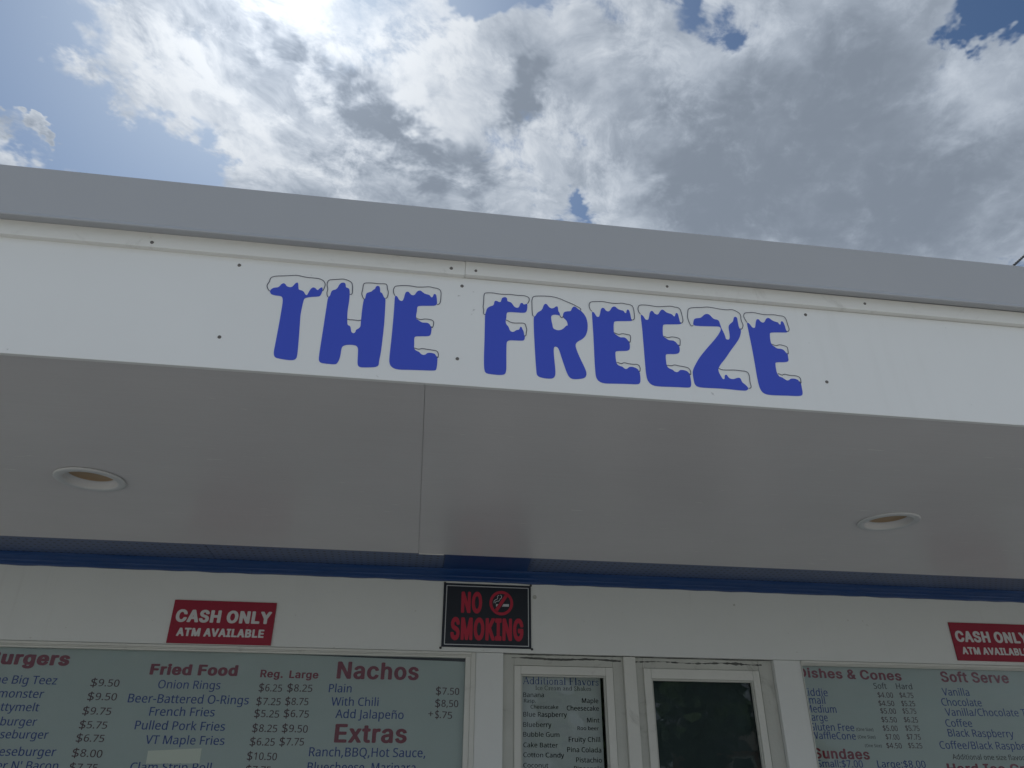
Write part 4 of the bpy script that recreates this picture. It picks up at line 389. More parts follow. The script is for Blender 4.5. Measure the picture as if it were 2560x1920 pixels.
  'k': (263, '38 -1 36 1 35 5 35 361 36 365 40 368 82 368 86 367 89 363 89 159 88 151 90 151 92 152 97 159 107 169 111 175 139 203 143 209 171 237 176 244 191 259 196 260 244 260 248 259 249 257 248 254 219 225 214 218 183 187 178 180 149 151 148 147 252 10 257 3 257 1 256 -1 252 -2 202 -2 198 -1 196 0 114 110 110 112 106 110 98 102 92 98 89 93 89 5 88 1 86 -1 82 -2'),
  'l': (130, '38 -1 36 1 35 5 35 363 36 365 40 368 86 367 88 365 89 361 89 3 88 1 84 -2'),
  'm': (456, '38 -1 36 1 35 5 35 253 36 257 40 260 78 259 80 257 82 251 84 240 86 236 88 236 97 245 110 253 118 257 130 261 142 264 180 264 192 261 214 253 231 241 234 237 238 231 240 229 242 229 244 230 247 235 254 242 268 251 276 255 294 261 306 264 336 264 356 260 366 259 388 245 395 239 402 227 410 212 413 201 413 193 415 187 415 179 417 171 417 5 416 1 412 -2 370 -2 366 -1 364 1 363 5 363 67 363 171 361 179 360 193 350 211 336 221 328 222 322 224 312 224 288 219 281 215 270 205 258 181 257 173 255 167 255 155 253 147 253 5 252 1 250 -1 246 -2 202 -1 200 1 199 5 198 185 194 197 190 205 185 213 178 217 170 221 162 224 144 224 134 222 118 215 105 203 98 189 93 173 91 163 91 151 89 143 89 5 88 1 86 -1 82 -2'),
  'n': (303, '38 -1 36 1 35 5 35 253 36 257 38 259 42 260 78 259 80 257 82 251 84 241 86 236 88 236 102 247 116 255 134 261 146 264 180 264 186 262 208 260 238 242 246 231 259 209 259 199 261 193 261 185 263 179 263 171 265 163 265 65 265 5 264 1 262 -1 258 -2 216 -2 212 1 211 5 211 167 209 175 209 183 206 193 197 211 180 221 172 222 166 224 156 224 128 219 110 206 106 202 98 185 93 173 93 167 91 161 91 147 89 139 89 5 88 1 86 -1 82 -2'),
  'o': (297, '129 -6 125 -5 113 -4 95 2 75 12 54 30 41 48 31 68 22 102 22 116 20 124 20 136 22 142 22 156 24 162 25 170 35 200 39 208 52 228 75 247 81 250 101 258 119 263 131 263 139 265 155 265 159 264 171 263 177 261 185 260 213 248 237 229 249 212 257 198 268 166 268 152 270 144 270 102 263 72 251 48 239 29 226 18 217 12 199 2 185 -2 175 -5 165 -5 159 -7|134 34 139 33 153 33 165 35 185 45 197 57 206 74 207 78 214 104 214 156 207 182 197 200 187 211 165 222 155 223 147 225 129 221 123 221 115 218 105 211 94 200 87 184 81 168 80 156 78 150 78 140 76 134 76 118 78 112 78 100 85 76 93 60 109 44 125 36'),
  'p': (302, '38 -116 36 -114 35 -110 35 252 36 256 38 258 42 259 80 258 83 254 83 248 86 236 88 235 100 246 106 250 122 258 140 263 148 263 154 265 170 265 210 256 244 232 246 230 268 188 269 174 271 168 271 158 273 152 273 140 275 134 275 120 273 112 273 92 262 56 256 46 245 28 236 19 223 8 204 0 186 -5 178 -5 172 -7 154 -7 126 -2 102 10 90 19 88 18 87 14 89 6 89 -110 88 -114 86 -116 82 -117|145 34 148 33 158 33 166 35 172 35 192 45 202 58 206 66 212 80 219 106 220 130 219 144 217 150 217 160 214 172 204 198 194 209 182 218 162 223 152 225 146 223 134 222 118 214 107 206 96 184 91 166 91 154 89 148 89 120 91 112 91 98 96 78 99 68 106 55 117 44 134 36'),
  'r': (205, '38 -1 36 1 35 5 35 253 36 257 38 259 42 260 80 259 83 255 84 235 86 229 88 228 110 250 127 259 144 264 164 264 184 264 194 261 196 259 197 255 195 249 195 239 193 233 192 223 190 221 186 220 172 220 166 222 152 222 134 216 119 207 110 198 102 187 96 175 91 157 91 149 89 141 89 5 88 1 86 -1 82 -2'),
  's': (236, '78 -6 48 0 36 4 21 10 20 12 19 16 19 44 20 48 24 51 30 51 68 38 86 33 96 33 104 31 110 31 116 33 128 33 148 42 158 51 161 62 160 78 158 83 152 89 140 98 84 122 60 134 43 144 32 155 30 158 22 174 21 182 19 188 19 196 24 218 27 226 48 247 74 258 82 261 90 261 96 263 106 263 112 265 146 265 184 256 196 252 207 246 208 242 203 228 195 214 190 211 182 211 168 216 134 225 102 225 84 218 75 210 74 208 71 198 74 186 77 180 86 172 106 162 130 152 162 139 178 130 195 118 206 107 212 92 215 76 215 66 213 60 213 50 202 30 190 17 186 14 164 2 140 -5 128 -5 122 -7'),
  't': (180, '107 -6 103 -5 93 -4 81 0 73 4 65 9 52 22 47 32 40 50 40 62 38 70 38 220 35 223 7 223 3 226 2 230 2 242 5 247 39 264 55 312 57 316 59 318 89 319 93 316 94 312 94 270 94 262 97 259 163 259 167 256 168 252 168 228 165 224 161 223 99 223 95 222 94 220 95 58 99 50 104 42 115 36 123 33 133 32 153 35 159 37 165 37 167 36 170 32 170 6 167 2 159 -2 149 -5 139 -5 131 -7'),
  'u': (303, '119 -6 115 -5 103 -5 75 4 59 15 45 34 41 42 35 60 34 76 32 84 32 252 33 256 35 258 39 259 81 259 85 258 87 256 88 252 88 78 90 72 91 64 99 49 103 46 119 36 135 33 149 33 161 36 178 42 185 47 191 54 201 74 206 94 206 106 208 114 208 252 209 256 211 258 215 259 257 259 259 258 262 254 262 4 261 0 257 -3 219 -2 217 0 215 6 213 17 211 21 209 21 195 10 175 0 169 -2 149 -7'),
  'v': (250, '95 -1 91 3 81 29 43 129 -1 245 -5 257 -3 259 1 260 45 260 49 259 51 257 107 103 120 63 121 62 123 62 124 63 129 81 135 95 137 101 145 125 193 257 195 259 199 260 245 260 247 259 249 257 245 245 239 229 153 3 151 0 147 -2'),
  'w': (384, '72 -1 70 1 66 15 40 109 6 233 0 255 0 257 2 259 48 260 52 259 54 257 56 253 80 163 82 155 96 101 98 93 102 75 104 75 112 103 128 155 158 251 160 257 164 260 212 260 216 259 218 257 232 215 273 77 274 76 276 76 277 77 280 91 283 101 318 235 324 257 326 259 374 260 378 257 378 255 328 75 324 61 314 25 310 11 306 0 304 -1 300 -2 252 -2 248 -1 246 1 202 143 191 185 190 186 188 186 182 163 180 155 178 149 164 107 162 101 130 1 128 -1 124 -2'),
  'y': (251, '19 -116 15 -115 5 -115 1 -112 0 -108 1 -80 3 -78 7 -77 21 -77 27 -79 35 -79 51 -74 65 -67 71 -61 79 -48 93 -14 97 0 -1 246 -5 256 -3 258 -1 259 45 259 49 258 53 254 97 140 103 124 121 72 123 66 125 65 126 66 135 92 137 98 149 134 193 255 196 258 199 259 243 259 247 258 249 256 249 254 143 -28 138 -42 119 -78 104 -96 87 -108 69 -114 59 -115 53 -117'),
  'z': (232, '16 -1 13 3 14 29 147 219 146 221 142 222 28 222 24 223 21 227 21 253 22 257 24 259 28 260 204 260 208 259 210 257 211 251 211 231 210 226 76 37 77 35 80 34 208 34 210 33 213 29 213 5 212 1 210 -1 206 -2 20 -2'),
  'ñ': (303, '38 -1 36 1 35 5 35 253 36 257 38 259 42 260 78 259 80 257 82 251 84 241 86 236 88 236 102 247 116 255 134 261 146 264 180 264 186 262 208 260 238 242 246 231 259 209 259 199 261 193 261 185 263 179 263 171 265 163 265 65 265 5 264 1 262 -1 258 -2 216 -2 212 1 211 5 211 167 209 175 209 183 206 193 197 211 180 221 172 222 166 224 156 224 128 219 110 206 106 202 98 185 93 173 93 167 91 161 91 147 89 139 89 5 88 1 86 -1 82 -2|58 291 56 293 55 295 57 305 62 321 66 329 71 337 80 346 90 351 100 354 130 353 138 351 148 347 158 341 174 332 184 329 188 328 193 329 199 335 203 341 208 353 210 355 214 356 240 355 242 353 243 351 238 329 227 309 210 295 192 290 174 290 159 295 124 313 116 316 110 316 106 315 99 311 96 305 92 295 88 291 62 290'),
  ' ': (128, ''),
 },
 'B': {
  '$': (295, '122 -56 112 -54 107 -52 104 -48 101 -42 101 -18 100 -14 92 -12 68 -4 60 0 42 11 21 32 8 58 4 80 6 85 10 88 14 90 26 93 60 93 72 90 77 88 80 84 84 76 86 68 92 57 98 51 100 52 101 130 100 134 64 148 42 163 32 173 20 190 16 198 11 220 11 226 13 232 13 238 16 250 28 274 30 277 46 293 64 304 72 308 100 318 101 322 101 346 104 352 107 356 112 358 124 361 142 361 156 358 161 356 164 352 167 346 167 322 170 318 178 316 196 310 208 304 225 294 244 273 256 250 259 238 259 230 256 224 252 220 248 218 236 215 206 215 192 218 186 221 182 228 178 240 176 244 170 251 168 250 167 246 167 184 168 180 170 178 196 168 224 154 232 149 247 134 254 124 258 116 263 102 263 96 265 90 265 80 263 72 262 60 251 36 249 32 237 20 232 13 204 -4 168 -14 167 -18 167 -42 164 -48 160 -52 156 -54 144 -57|168 52 170 51 172 52 179 58 184 68 186 76 187 88 184 98 180 104 177 108 172 111 170 111 168 110|96 206 98 205 100 205 101 210 101 246 100 248 97 248 94 245 92 240 89 226 89 222 92 212'),
  '&': (296, '109 -15 105 -14 93 -14 83 -12 57 -3 35 11 24 21 15 33 5 53 3 59 2 69 0 75 0 85 2 91 3 99 8 115 18 129 48 159 55 164 57 167 56 171 45 184 35 201 26 225 26 249 33 271 37 279 44 289 51 296 65 305 87 315 99 318 107 318 113 320 125 320 153 315 173 307 187 298 196 289 203 279 208 269 211 261 214 247 214 231 209 216 201 201 192 189 181 178 157 160 156 157 162 147 168 141 180 125 185 120 187 121 188 131 191 137 195 141 201 144 213 146 241 146 253 143 258 141 261 138 264 131 264 111 259 91 255 79 250 67 242 53 248 43 275 12 280 3 280 -1 278 -5 273 -8 259 -12 223 -12 207 -8 193 3 175 -5 151 -12 141 -14 133 -14 127 -16|104 41 109 40 125 41 138 45 149 51 151 53 150 57 134 75 113 102 103 114 101 115 99 115 85 101 81 93 78 83 78 75 80 65 85 55 92 47 99 43|114 209 117 210 128 219 133 227 136 233 137 243 135 253 131 260 125 263 117 264 109 259 107 257 102 247 103 229 109 215 113 209'),
  '.': (140, '53 -14 37 -10 27 -5 17 6 11 20 10 26 13 36 15 40 20 48 24 52 39 60 51 63 61 63 77 60 85 56 94 50 99 42 103 34 104 16 101 10 96 2 91 -3 83 -8 79 -10 59 -15'),
  'C': (333, '153 -15 149 -14 141 -14 135 -12 127 -12 115 -9 99 -3 77 7 53 26 44 35 24 65 21 73 9 109 8 123 6 129 6 141 4 149 4 157 6 163 6 175 8 181 8 193 23 237 42 267 59 284 65 288 74 297 79 300 109 313 127 318 139 318 147 320 185 320 213 313 239 301 256 291 272 275 287 256 297 233 303 209 300 203 295 200 281 196 251 196 237 199 232 201 227 207 220 225 210 241 193 253 177 260 145 260 125 251 115 244 106 235 95 217 84 185 84 167 82 159 82 143 84 137 84 121 97 85 107 68 123 55 141 47 149 46 155 44 171 44 181 47 191 51 202 57 210 65 220 81 227 99 231 103 237 106 249 108 281 108 293 105 297 103 301 100 303 95 301 85 297 73 287 51 274 31 267 26 256 15 237 3 213 -7 185 -14 175 -14 167 -16'),
  'D': (328, '37 -11 27 -9 23 -7 19 -3 16 3 16 299 17 303 19 307 22 311 27 313 41 316 151 316 159 314 175 314 187 311 218 299 226 295 241 283 256 271 275 243 281 231 294 195 294 179 296 173 297 153 296 133 294 127 294 111 281 75 271 57 256 35 226 11 217 7 183 -5 171 -8 159 -8 153 -10 143 -10 135 -12|97 47 101 46 135 46 141 48 151 48 167 53 177 57 187 64 196 73 205 87 213 109 216 119 216 127 218 133 219 153 218 173 216 179 215 189 207 215 195 235 179 247 171 251 157 256 145 258 101 258 97 257 96 253 96 51'),
  'E': (278, '37 -11 27 -9 23 -7 19 -3 16 3 16 299 17 303 19 308 22 311 27 313 41 316 221 316 235 312 239 310 242 305 244 299 243 271 241 266 237 263 233 261 221 258 101 258 97 257 96 253 96 197 96 185 99 182 211 182 223 179 228 177 231 174 234 167 234 139 230 131 223 127 209 124 101 124 97 123 96 119 96 51 97 47 101 46 221 46 235 43 242 39 245 33 245 1 243 -4 239 -7 235 -9 223 -12'),
  'H': (337, '37 -11 27 -9 23 -7 19 -3 16 3 16 299 17 303 19 308 22 311 27 313 39 316 71 316 85 313 90 311 93 307 95 303 96 299 96 189 97 185 101 184 211 184 215 185 216 189 216 299 218 305 221 310 225 312 239 316 269 316 277 314 283 313 289 310 293 303 294 299 294 5 293 1 291 -4 288 -7 283 -9 271 -12 241 -12 227 -9 222 -7 219 -3 217 1 216 5 216 121 215 125 211 126 101 126 97 125 96 121 96 5 95 0 92 -5 89 -7 85 -9 73 -12'),
  'I': (207, '20 -11 10 -9 6 -7 1 -1 -1 5 -1 31 3 39 10 43 22 46 48 46 51 49 51 253 50 257 48 258 22 258 10 261 4 264 2 267 -1 273 0 303 2 308 6 311 10 313 22 316 162 315 172 313 176 311 181 305 183 299 183 273 179 265 172 261 160 258 134 258 131 255 131 51 132 47 134 46 160 46 172 43 178 40 180 37 183 31 182 1 180 -4 176 -7 172 -9 160 -12'),
  'L': (263, '37 -11 27 -9 23 -7 19 -3 16 3 17 303 19 308 23 311 27 313 39 316 73 316 85 313 90 311 93 308 95 303 96 299 96 195 96 51 97 47 101 46 213 46 227 43 234 39 237 33 237 1 235 -4 231 -7 227 -9 215 -12'),
  'N': (341, '37 -11 27 -9 23 -7 19 -3 16 3 16 299 17 303 19 308 22 311 27 313 41 316 81 316 93 313 99 310 105 301 207 141 215 128 217 126 219 126 220 131 221 303 225 310 233 314 245 316 275 316 287 313 291 311 295 307 298 301 298 5 297 1 295 -4 292 -7 287 -9 273 -12 235 -12 223 -9 217 -6 212 -1 207 7 101 173 99 176 97 176 96 171 95 1 91 -6 83 -10 71 -12'),
  'R': (296, '37 -11 27 -9 22 -7 19 -3 17 1 16 5 16 299 17 303 21 310 27 313 41 316 159 316 185 311 213 301 232 289 238 283 251 265 263 237 264 223 266 215 266 205 264 199 264 187 255 166 249 155 242 145 231 134 213 121 213 119 223 99 235 77 274 5 275 1 271 -6 265 -9 251 -12 215 -12 203 -9 199 -7 193 -2 187 9 135 105 131 106 101 106 97 105 96 101 96 5 95 1 93 -3 90 -7 85 -9 73 -12|97 165 101 164 135 164 143 166 155 166 165 169 169 171 180 181 186 197 187 211 186 225 181 240 175 248 167 254 155 258 101 258 97 257 96 253 96 169'),
  'S': (295, '120 -16 116 -15 104 -15 94 -13 68 -4 60 0 42 11 20 33 9 54 8 58 4 78 6 84 9 88 14 90 26 93 60 93 72 90 77 88 80 84 84 76 86 68 88 64 93 56 99 50 108 46 118 43 128 41 142 41 154 44 164 47 173 52 180 59 184 68 187 78 187 88 184 98 178 107 164 114 84 140 66 147 51 156 42 163 31 174 20 190 15 200 11 220 11 226 13 232 13 238 16 250 28 274 47 294 72 308 96 316 108 319 120 319 126 321 138 321 148 321 154 319 166 319 178 316 200 309 225 294 244 273 253 258 256 250 259 238 258 228 256 223 252 220 248 218 236 215 204 215 192 218 187 220 184 224 176 244 167 254 154 260 146 261 140 263 130 263 124 261 116 260 108 257 104 255 94 245 92 240 89 228 89 222 92 212 96 206 103 200 120 192 138 186 168 178 196 168 224 154 231 150 247 134 254 124 258 117 263 102 263 96 265 90 265 78 263 72 262 60 250 34 230 12 204 -4 176 -12 164 -15 148 -15 142 -17'),
  'a': (261, '87 -16 83 -15 75 -15 65 -13 51 -8 29 4 20 12 11 24 3 40 1 46 0 56 -2 64 -2 70 0 76 1 84 5 95 10 104 21 115 31 122 51 132 85 141 95 143 105 143 111 145 123 145 129 147 139 148 143 150 144 152 143 168 141 174 137 180 131 184 107 185 99 182 93 179 82 168 77 161 71 157 57 153 47 155 19 164 14 166 9 171 7 176 7 178 17 198 36 218 43 222 63 232 75 236 97 241 105 241 111 243 127 243 133 241 141 241 153 238 165 234 186 224 197 215 203 209 212 194 219 176 220 166 222 158 222 4 221 0 219 -4 216 -8 211 -10 199 -13 169 -13 157 -10 149 -6 147 -6 123 -14 111 -17|92 40 97 39 109 39 119 42 128 46 137 55 143 70 146 90 145 93 143 93 132 92 119 91 113 89 101 88 88 84 79 78 76 72 77 54 79 48 81 45 87 42'),
  'c': (264, '117 -16 83 -10 57 2 45 11 30 26 14 50 4 80 4 86 2 92 2 102 0 108 0 116 2 124 2 134 4 140 5 148 13 172 17 180 31 201 45 215 56 224 61 227 85 237 105 241 113 241 119 243 139 243 151 240 177 232 197 222 221 199 225 192 233 176 236 168 236 164 233 159 227 156 207 151 185 146 172 148 168 150 165 153 157 168 151 175 141 182 135 185 113 184 103 179 91 166 85 154 80 136 80 126 78 120 78 104 80 98 80 90 85 72 91 59 104 46 115 41 137 42 146 46 156 56 167 75 173 78 185 81 197 79 223 72 233 67 235 64 237 60 235 54 223 29 211 15 193 2 177 -6 149 -15 137 -17'),
  'd': (282, '111 -16 107 -15 99 -15 79 -10 51 4 35 17 30 22 25 30 13 52 4 80 4 86 2 92 2 102 0 110 0 118 2 124 2 136 4 142 4 148 13 174 19 186 28 200 51 222 79 236 113 243 125 243 131 241 137 241 149 238 163 234 165 235 166 238 166 282 167 304 171 311 177 314 189 317 221 317 233 314 237 312 241 309 243 304 244 2 241 -4 237 -8 233 -10 221 -13 191 -13 179 -10 169 -4 161 -8 147 -13 137 -15 129 -15 123 -17|112 42 117 41 131 41 147 49 153 56 159 68 166 92 167 114 166 134 159 158 153 170 149 175 145 178 133 184 115 185 99 177 91 169 86 160 85 156 80 138 80 128 78 122 78 106 80 100 80 90 85 72 94 54 101 48'),
  'e': (269, '121 -16 117 -15 107 -15 85 -10 57 2 37 17 32 22 13 52 4 78 4 84 2 90 2 100 0 106 0 118 2 124 2 134 4 140 4 146 13 172 19 184 29 200 37 209 43 213 53 222 83 236 105 241 113 241 119 243 129 243 135 241 143 241 169 234 189 224 203 215 214 204 221 194 233 171 235 164 242 142 242 120 244 114 244 106 243 102 241 98 235 93 219 89 85 89 81 88 80 84 81 80 85 68 91 57 97 51 105 46 117 41 139 41 145 43 151 47 158 54 165 66 168 70 173 72 185 75 229 64 235 61 238 56 238 50 229 34 225 27 217 17 211 13 201 4 181 -6 163 -12 151 -15 141 -15 135 -17|82 146 85 145 159 145 161 146 162 150 159 160 150 174 143 180 135 184 111 184 101 179 89 167 85 160 81 148'),
  'f': (179, '49 -11 39 -9 35 -7 31 -3 28 3 28 181 25 184 7 184 -5 187 -12 191 -16 199 -15 227 -11 234 -5 237 7 240 23 240 27 241 28 245 28 261 30 267 30 273 33 281 42 299 53 310 61 315 73 321 85 325 107 330 121 330 127 328 135 328 149 325 155 323 160 321 163 318 165 313 161 297 155 281 150 275 143 272 133 270 125 272 113 271 108 267 106 263 106 245 107 241 111 240 135 240 147 237 154 233 158 225 158 201 157 197 155 192 152 189 147 187 135 184 109 184 106 181 105 1 101 -6 93 -10 81 -12'),
  'g': (282, '103 -101 85 -98 69 -93 45 -81 35 -74 21 -60 12 -45 11 -43 13 -39 18 -33 35 -23 51 -15 61 -13 69 -14 75 -17 78 -19 85 -30 89 -34 97 -39 105 -43 115 -46 129 -46 135 -44 143 -43 153 -38 161 -27 164 -21 167 -1 165 0 145 -5 131 -8 103 -8 97 -6 81 -4 53 9 41 18 28 31 13 55 4 81 4 87 2 93 2 103 0 109 0 121 2 127 2 137 4 143 4 149 15 180 29 202 41 214 53 223 77 235 85 238 101 240 107 242 135 242 147 239 169 231 179 237 191 240 221 240 233 237 237 235 241 232 243 227 244 -1 242 -9 242 -21 240 -31 235 -43 227 -60 210 -77 185 -91 161 -98 151 -100 141 -100 135 -102|110 49 115 48 131 48 145 54 155 65 161 77 166 91 166 139 159 159 155 168 146 177 143 179 133 184 127 186 119 186 111 183 101 178 91 167 85 155 80 139 80 129 78 123 78 107 80 101 80 93 85 75 93 62 102 53'),
  'h': (273, '33 -11 23 -9 18 -7 15 -3 13 1 12 5 12 299 13 303 17 310 23 313 37 316 65 316 77 313 82 311 85 307 88 301 88 237 89 232 91 232 103 237 115 240 121 240 127 242 145 242 169 237 191 229 210 215 221 197 231 173 232 161 234 151 234 5 233 1 229 -6 223 -9 211 -12 183 -12 169 -9 164 -7 161 -3 159 1 158 5 158 143 156 151 156 157 153 165 149 173 144 179 135 184 119 184 109 181 101 175 95 167 90 153 90 147 88 139 87 1 83 -6 75 -10 63 -12'),
  'i': (127, '34 -11 24 -9 20 -7 16 -3 13 3 13 225 17 233 24 237 38 240 68 239 78 237 82 235 86 231 89 225 89 3 85 -5 78 -9 64 -12|42 255 32 257 24 261 20 264 12 273 8 281 5 291 8 299 12 307 22 317 30 321 38 324 50 326 56 325 62 324 70 321 82 315 85 313 94 299 95 283 92 277 85 267 74 259 70 257 58 254'),
  'm': (393, '33 -11 23 -9 19 -7 15 -3 12 3 13 227 15 232 19 235 23 237 35 240 65 240 77 237 85 233 87 233 97 237 129 244 135 244 165 237 182 227 191 219 193 219 201 225 215 234 231 239 259 244 269 244 275 242 281 242 293 239 311 231 327 220 339 205 351 179 352 169 354 163 353 1 351 -4 347 -7 343 -9 329 -12 301 -12 291 -10 284 -7 280 -1 278 5 278 149 276 155 276 163 273 173 269 180 267 181 257 186 243 185 231 178 226 169 223 161 222 5 221 1 219 -3 216 -7 211 -9 199 -12 169 -12 155 -9 151 -7 147 -4 145 1 144 159 141 171 137 178 133 181 125 185 117 186 113 185 105 181 96 173 93 167 91 161 88 149 87 1 83 -6 75 -10 63 -12'),
  'n': (273, '33 -11 23 -9 18 -7 15 -3 13 1 12 5 12 223 13 227 15 232 18 235 23 237 35 240 65 240 77 237 87 231 89 231 103 237 115 240 121 240 127 242 147 242 169 237 187 231 191 229 208 217 211 213 221 197 225 189 232 171 232 161 234 153 234 77 234 5 233 1 230 -5 223 -9 209 -12 181 -12 169 -9 163 -6 159 1 158 5 158 143 155 159 149 174 145 178 137 183 117 184 109 181 101 175 95 167 91 155 90 147 88 141 87 1 83 -6 75 -10 63 -12'),
  'o': (276, '117 -16 83 -10 61 -1 56 2 45 11 30 26 14 50 5 78 4 86 2 92 2 102 0 108 0 118 2 124 2 134 4 140 4 146 13 172 17 180 29 199 44 214 57 224 83 236 105 241 113 241 119 243 131 242 165 236 189 226 195 223 218 202 235 176 246 144 246 132 248 126 249 112 248 98 246 92 246 82 235 50 219 25 210 16 203 11 193 2 165 -10 143 -15 135 -15 129 -17|112 42 117 41 133 41 149 49 156 56 160 62 165 74 170 90 170 98 172 104 172 120 170 126 170 136 163 156 157 168 155 171 147 178 137 183 133 185 115 185 103 179 91 166 85 154 80 136 80 126 78 120 78 104 80 98 80 90 85 72 92 58 103 47'),
  'r': (182, '33 -11 23 -9 19 -7 15 -3 12 3 13 227 15 232 19 235 23 237 35 240 65 240 77 237 85 233 87 233 97 237 117 242 137 242 143 242 155 239 160 237 163 233 166 227 166 197 162 189 155 185 143 182 115 182 109 180 99 174 91 159 88 145 87 1 83 -6 75 -10 63 -12'),
  's': (246, '100 -16 96 -15 86 -15 58 -8 35 4 17 22 12 30 6 42 2 56 5 62 12 66 20 69 52 75 66 72 71 70 74 66 82 52 84 49 90 44 100 40 114 39 124 42 132 46 136 50 141 62 138 72 137 74 126 80 82 92 48 104 32 115 22 125 18 132 12 144 9 156 9 174 12 185 20 201 40 221 60 232 78 238 90 241 98 241 104 243 112 243 120 243 126 241 134 241 146 238 158 234 182 222 197 208 206 194 213 176 213 172 210 167 204 164 164 155 152 158 146 161 142 166 136 177 130 182 120 187 104 187 94 182 88 176 85 166 88 156 92 152 100 148 124 141 148 136 174 126 197 112 202 106 214 86 219 66 219 62 216 46 206 26 188 6 166 -6 146 -12 134 -15 124 -15 118 -17'),
  't': (163, '93 -13 89 -12 79 -12 67 -9 45 3 35 12 24 29 22 35 22 41 20 49 20 181 17 184 7 184 -5 187 -9 189 -13 193 -15 197 -16 201 -16 225 -12 233 -5 237 7 240 17 240 20 243 20 279 23 285 25 288 31 291 43 294 73 294 85 291 91 288 95 281 96 245 97 241 101 240 119 240 131 237 138 233 142 225 142 199 139 193 137 190 129 186 119 184 99 184 96 181 96 51 97 47 101 43 113 42 119 44 131 41 137 38 141 31 148 3 145 -3 143 -6 137 -9 131 -11 117 -14'),
  'u': (273, '99 -14 77 -10 65 -6 53 0 43 7 32 18 21 36 14 56 14 68 12 76 12 222 13 226 15 230 18 234 23 236 37 239 65 239 77 236 82 234 85 231 87 226 88 222 88 86 93 62 100 50 107 46 113 43 131 44 139 48 146 54 149 58 153 66 156 74 156 80 158 86 159 226 161 231 165 234 169 236 181 239 211 239 223 236 227 234 231 230 233 226 234 222 234 4 233 0 231 -4 228 -8 223 -10 211 -13 183 -13 171 -10 166 -8 161 -3 159 -3 143 -10 131 -13 121 -13 113 -15'),
  'v': (261, '99 -11 89 -9 85 -7 80 -3 77 3 -1 205 -8 223 -8 229 -6 233 -1 236 13 240 49 240 61 237 67 234 71 227 77 211 115 105 117 104 119 106 123 117 163 227 167 234 173 237 185 240 219 240 231 237 236 235 240 229 242 225 241 223 235 207 225 181 155 -1 151 -6 147 -8 133 -12'),
  'x': (254, '13 -11 3 -9 -3 -6 -6 -1 -7 1 -5 5 53 89 71 114 72 117 67 125 3 219 -1 227 2 233 9 237 23 240 57 240 71 236 75 234 81 228 109 183 113 177 115 177 117 179 151 231 155 235 159 237 173 240 205 240 215 238 219 237 226 233 229 227 228 223 161 123 156 115 157 113 165 101 229 9 233 1 230 -5 223 -9 209 -12 175 -12 161 -8 157 -6 151 0 116 53 115 55 113 55 111 53 107 47 75 -2 69 -7 65 -9 53 -12'),
  ' ': (126, ''),
 },
 'X': {
  'A': (324, '1 -17 -9 -14 -16 -9 -19 -3 -19 5 83 287 89 303 95 314 105 319 115 322 173 322 181 319 191 314 195 309 201 295 239 191 307 5 307 -3 303 -10 293 -15 285 -18 231 -18 221 -15 212 -11 208 -5 193 35 185 57 181 65 177 66 111 66 107 65 103 59 81 -3 79 -8 76 -11 67 -15 59 -18|132 137 137 136 151 136 154 137 155 139 147 163 145 168 143 169 141 168 133 145 131 139'),
  'B': (310, '27 -17 12 -11 9 -7 6 -1 6 303 7 307 9 312 12 315 17 318 29 322 181 322 205 313 225 303 237 296 248 285 258 271 265 251 268 239 268 207 263 191 259 183 252 173 242 163 242 161 244 157 251 152 260 143 269 129 277 109 280 97 280 67 275 49 267 30 251 12 231 -1 223 -5 189 -16 173 -16 165 -18|107 53 111 52 141 52 147 54 159 55 167 57 173 60 179 69 182 79 182 89 181 93 177 101 171 110 161 117 155 120 111 120 107 119 106 115 106 57|107 189 111 188 129 188 137 190 145 190 155 194 161 198 165 203 169 211 171 221 169 233 163 244 157 249 149 252 111 252 107 251 106 247 106 193'),
  'C': (342, '143 -21 139 -20 131 -20 125 -18 115 -17 93 -9 67 3 43 22 34 31 17 57 12 65 -2 107 -2 119 -4 125 -4 137 -6 143 -6 159 -4 167 -4 179 -2 185 -2 197 14 243 32 271 48 287 55 292 65 301 81 309 103 319 117 324 129 324 137 326 195 326 213 321 233 313 249 305 267 294 282 279 297 260 307 237 314 211 313 205 309 198 299 193 291 190 249 190 237 191 222 197 217 203 210 221 200 237 183 249 167 254 155 254 145 251 134 247 125 240 116 231 105 213 94 181 94 163 92 155 92 147 94 141 94 125 107 89 117 72 133 59 147 53 165 51 179 55 191 61 200 69 205 77 211 89 215 99 218 105 228 111 237 114 291 114 299 111 308 107 311 103 314 97 314 91 311 81 303 59 297 47 284 27 277 22 265 11 247 -1 239 -6 213 -15 195 -20 185 -20 179 -22'),
  'E': (287, '27 -17 12 -11 9 -7 6 -1 7 307 9 312 13 315 21 319 31 322 229 322 239 319 250 313 254 305 254 271 253 267 251 263 248 259 239 255 229 252 109 252 107 251 106 247 106 203 106 191 109 188 221 188 233 184 238 181 241 178 244 171 244 135 241 129 239 126 229 121 219 118 111 118 107 117 106 113 106 57 107 53 111 52 231 52 241 49 251 44 255 37 255 -3 253 -8 249 -11 241 -15 233 -18'),
  'F': (282, '27 -17 12 -11 9 -7 6 -1 6 303 7 307 9 311 12 315 17 318 27 321 31 322 231 321 246 315 249 312 251 307 251 267 247 260 237 255 229 252 211 252 111 252 107 251 106 247 106 187 107 185 111 184 215 184 227 180 234 175 238 167 238 131 235 125 231 121 223 117 215 114 111 114 107 113 106 109 106 1 105 -3 103 -7 99 -11 91 -15 83 -18'),
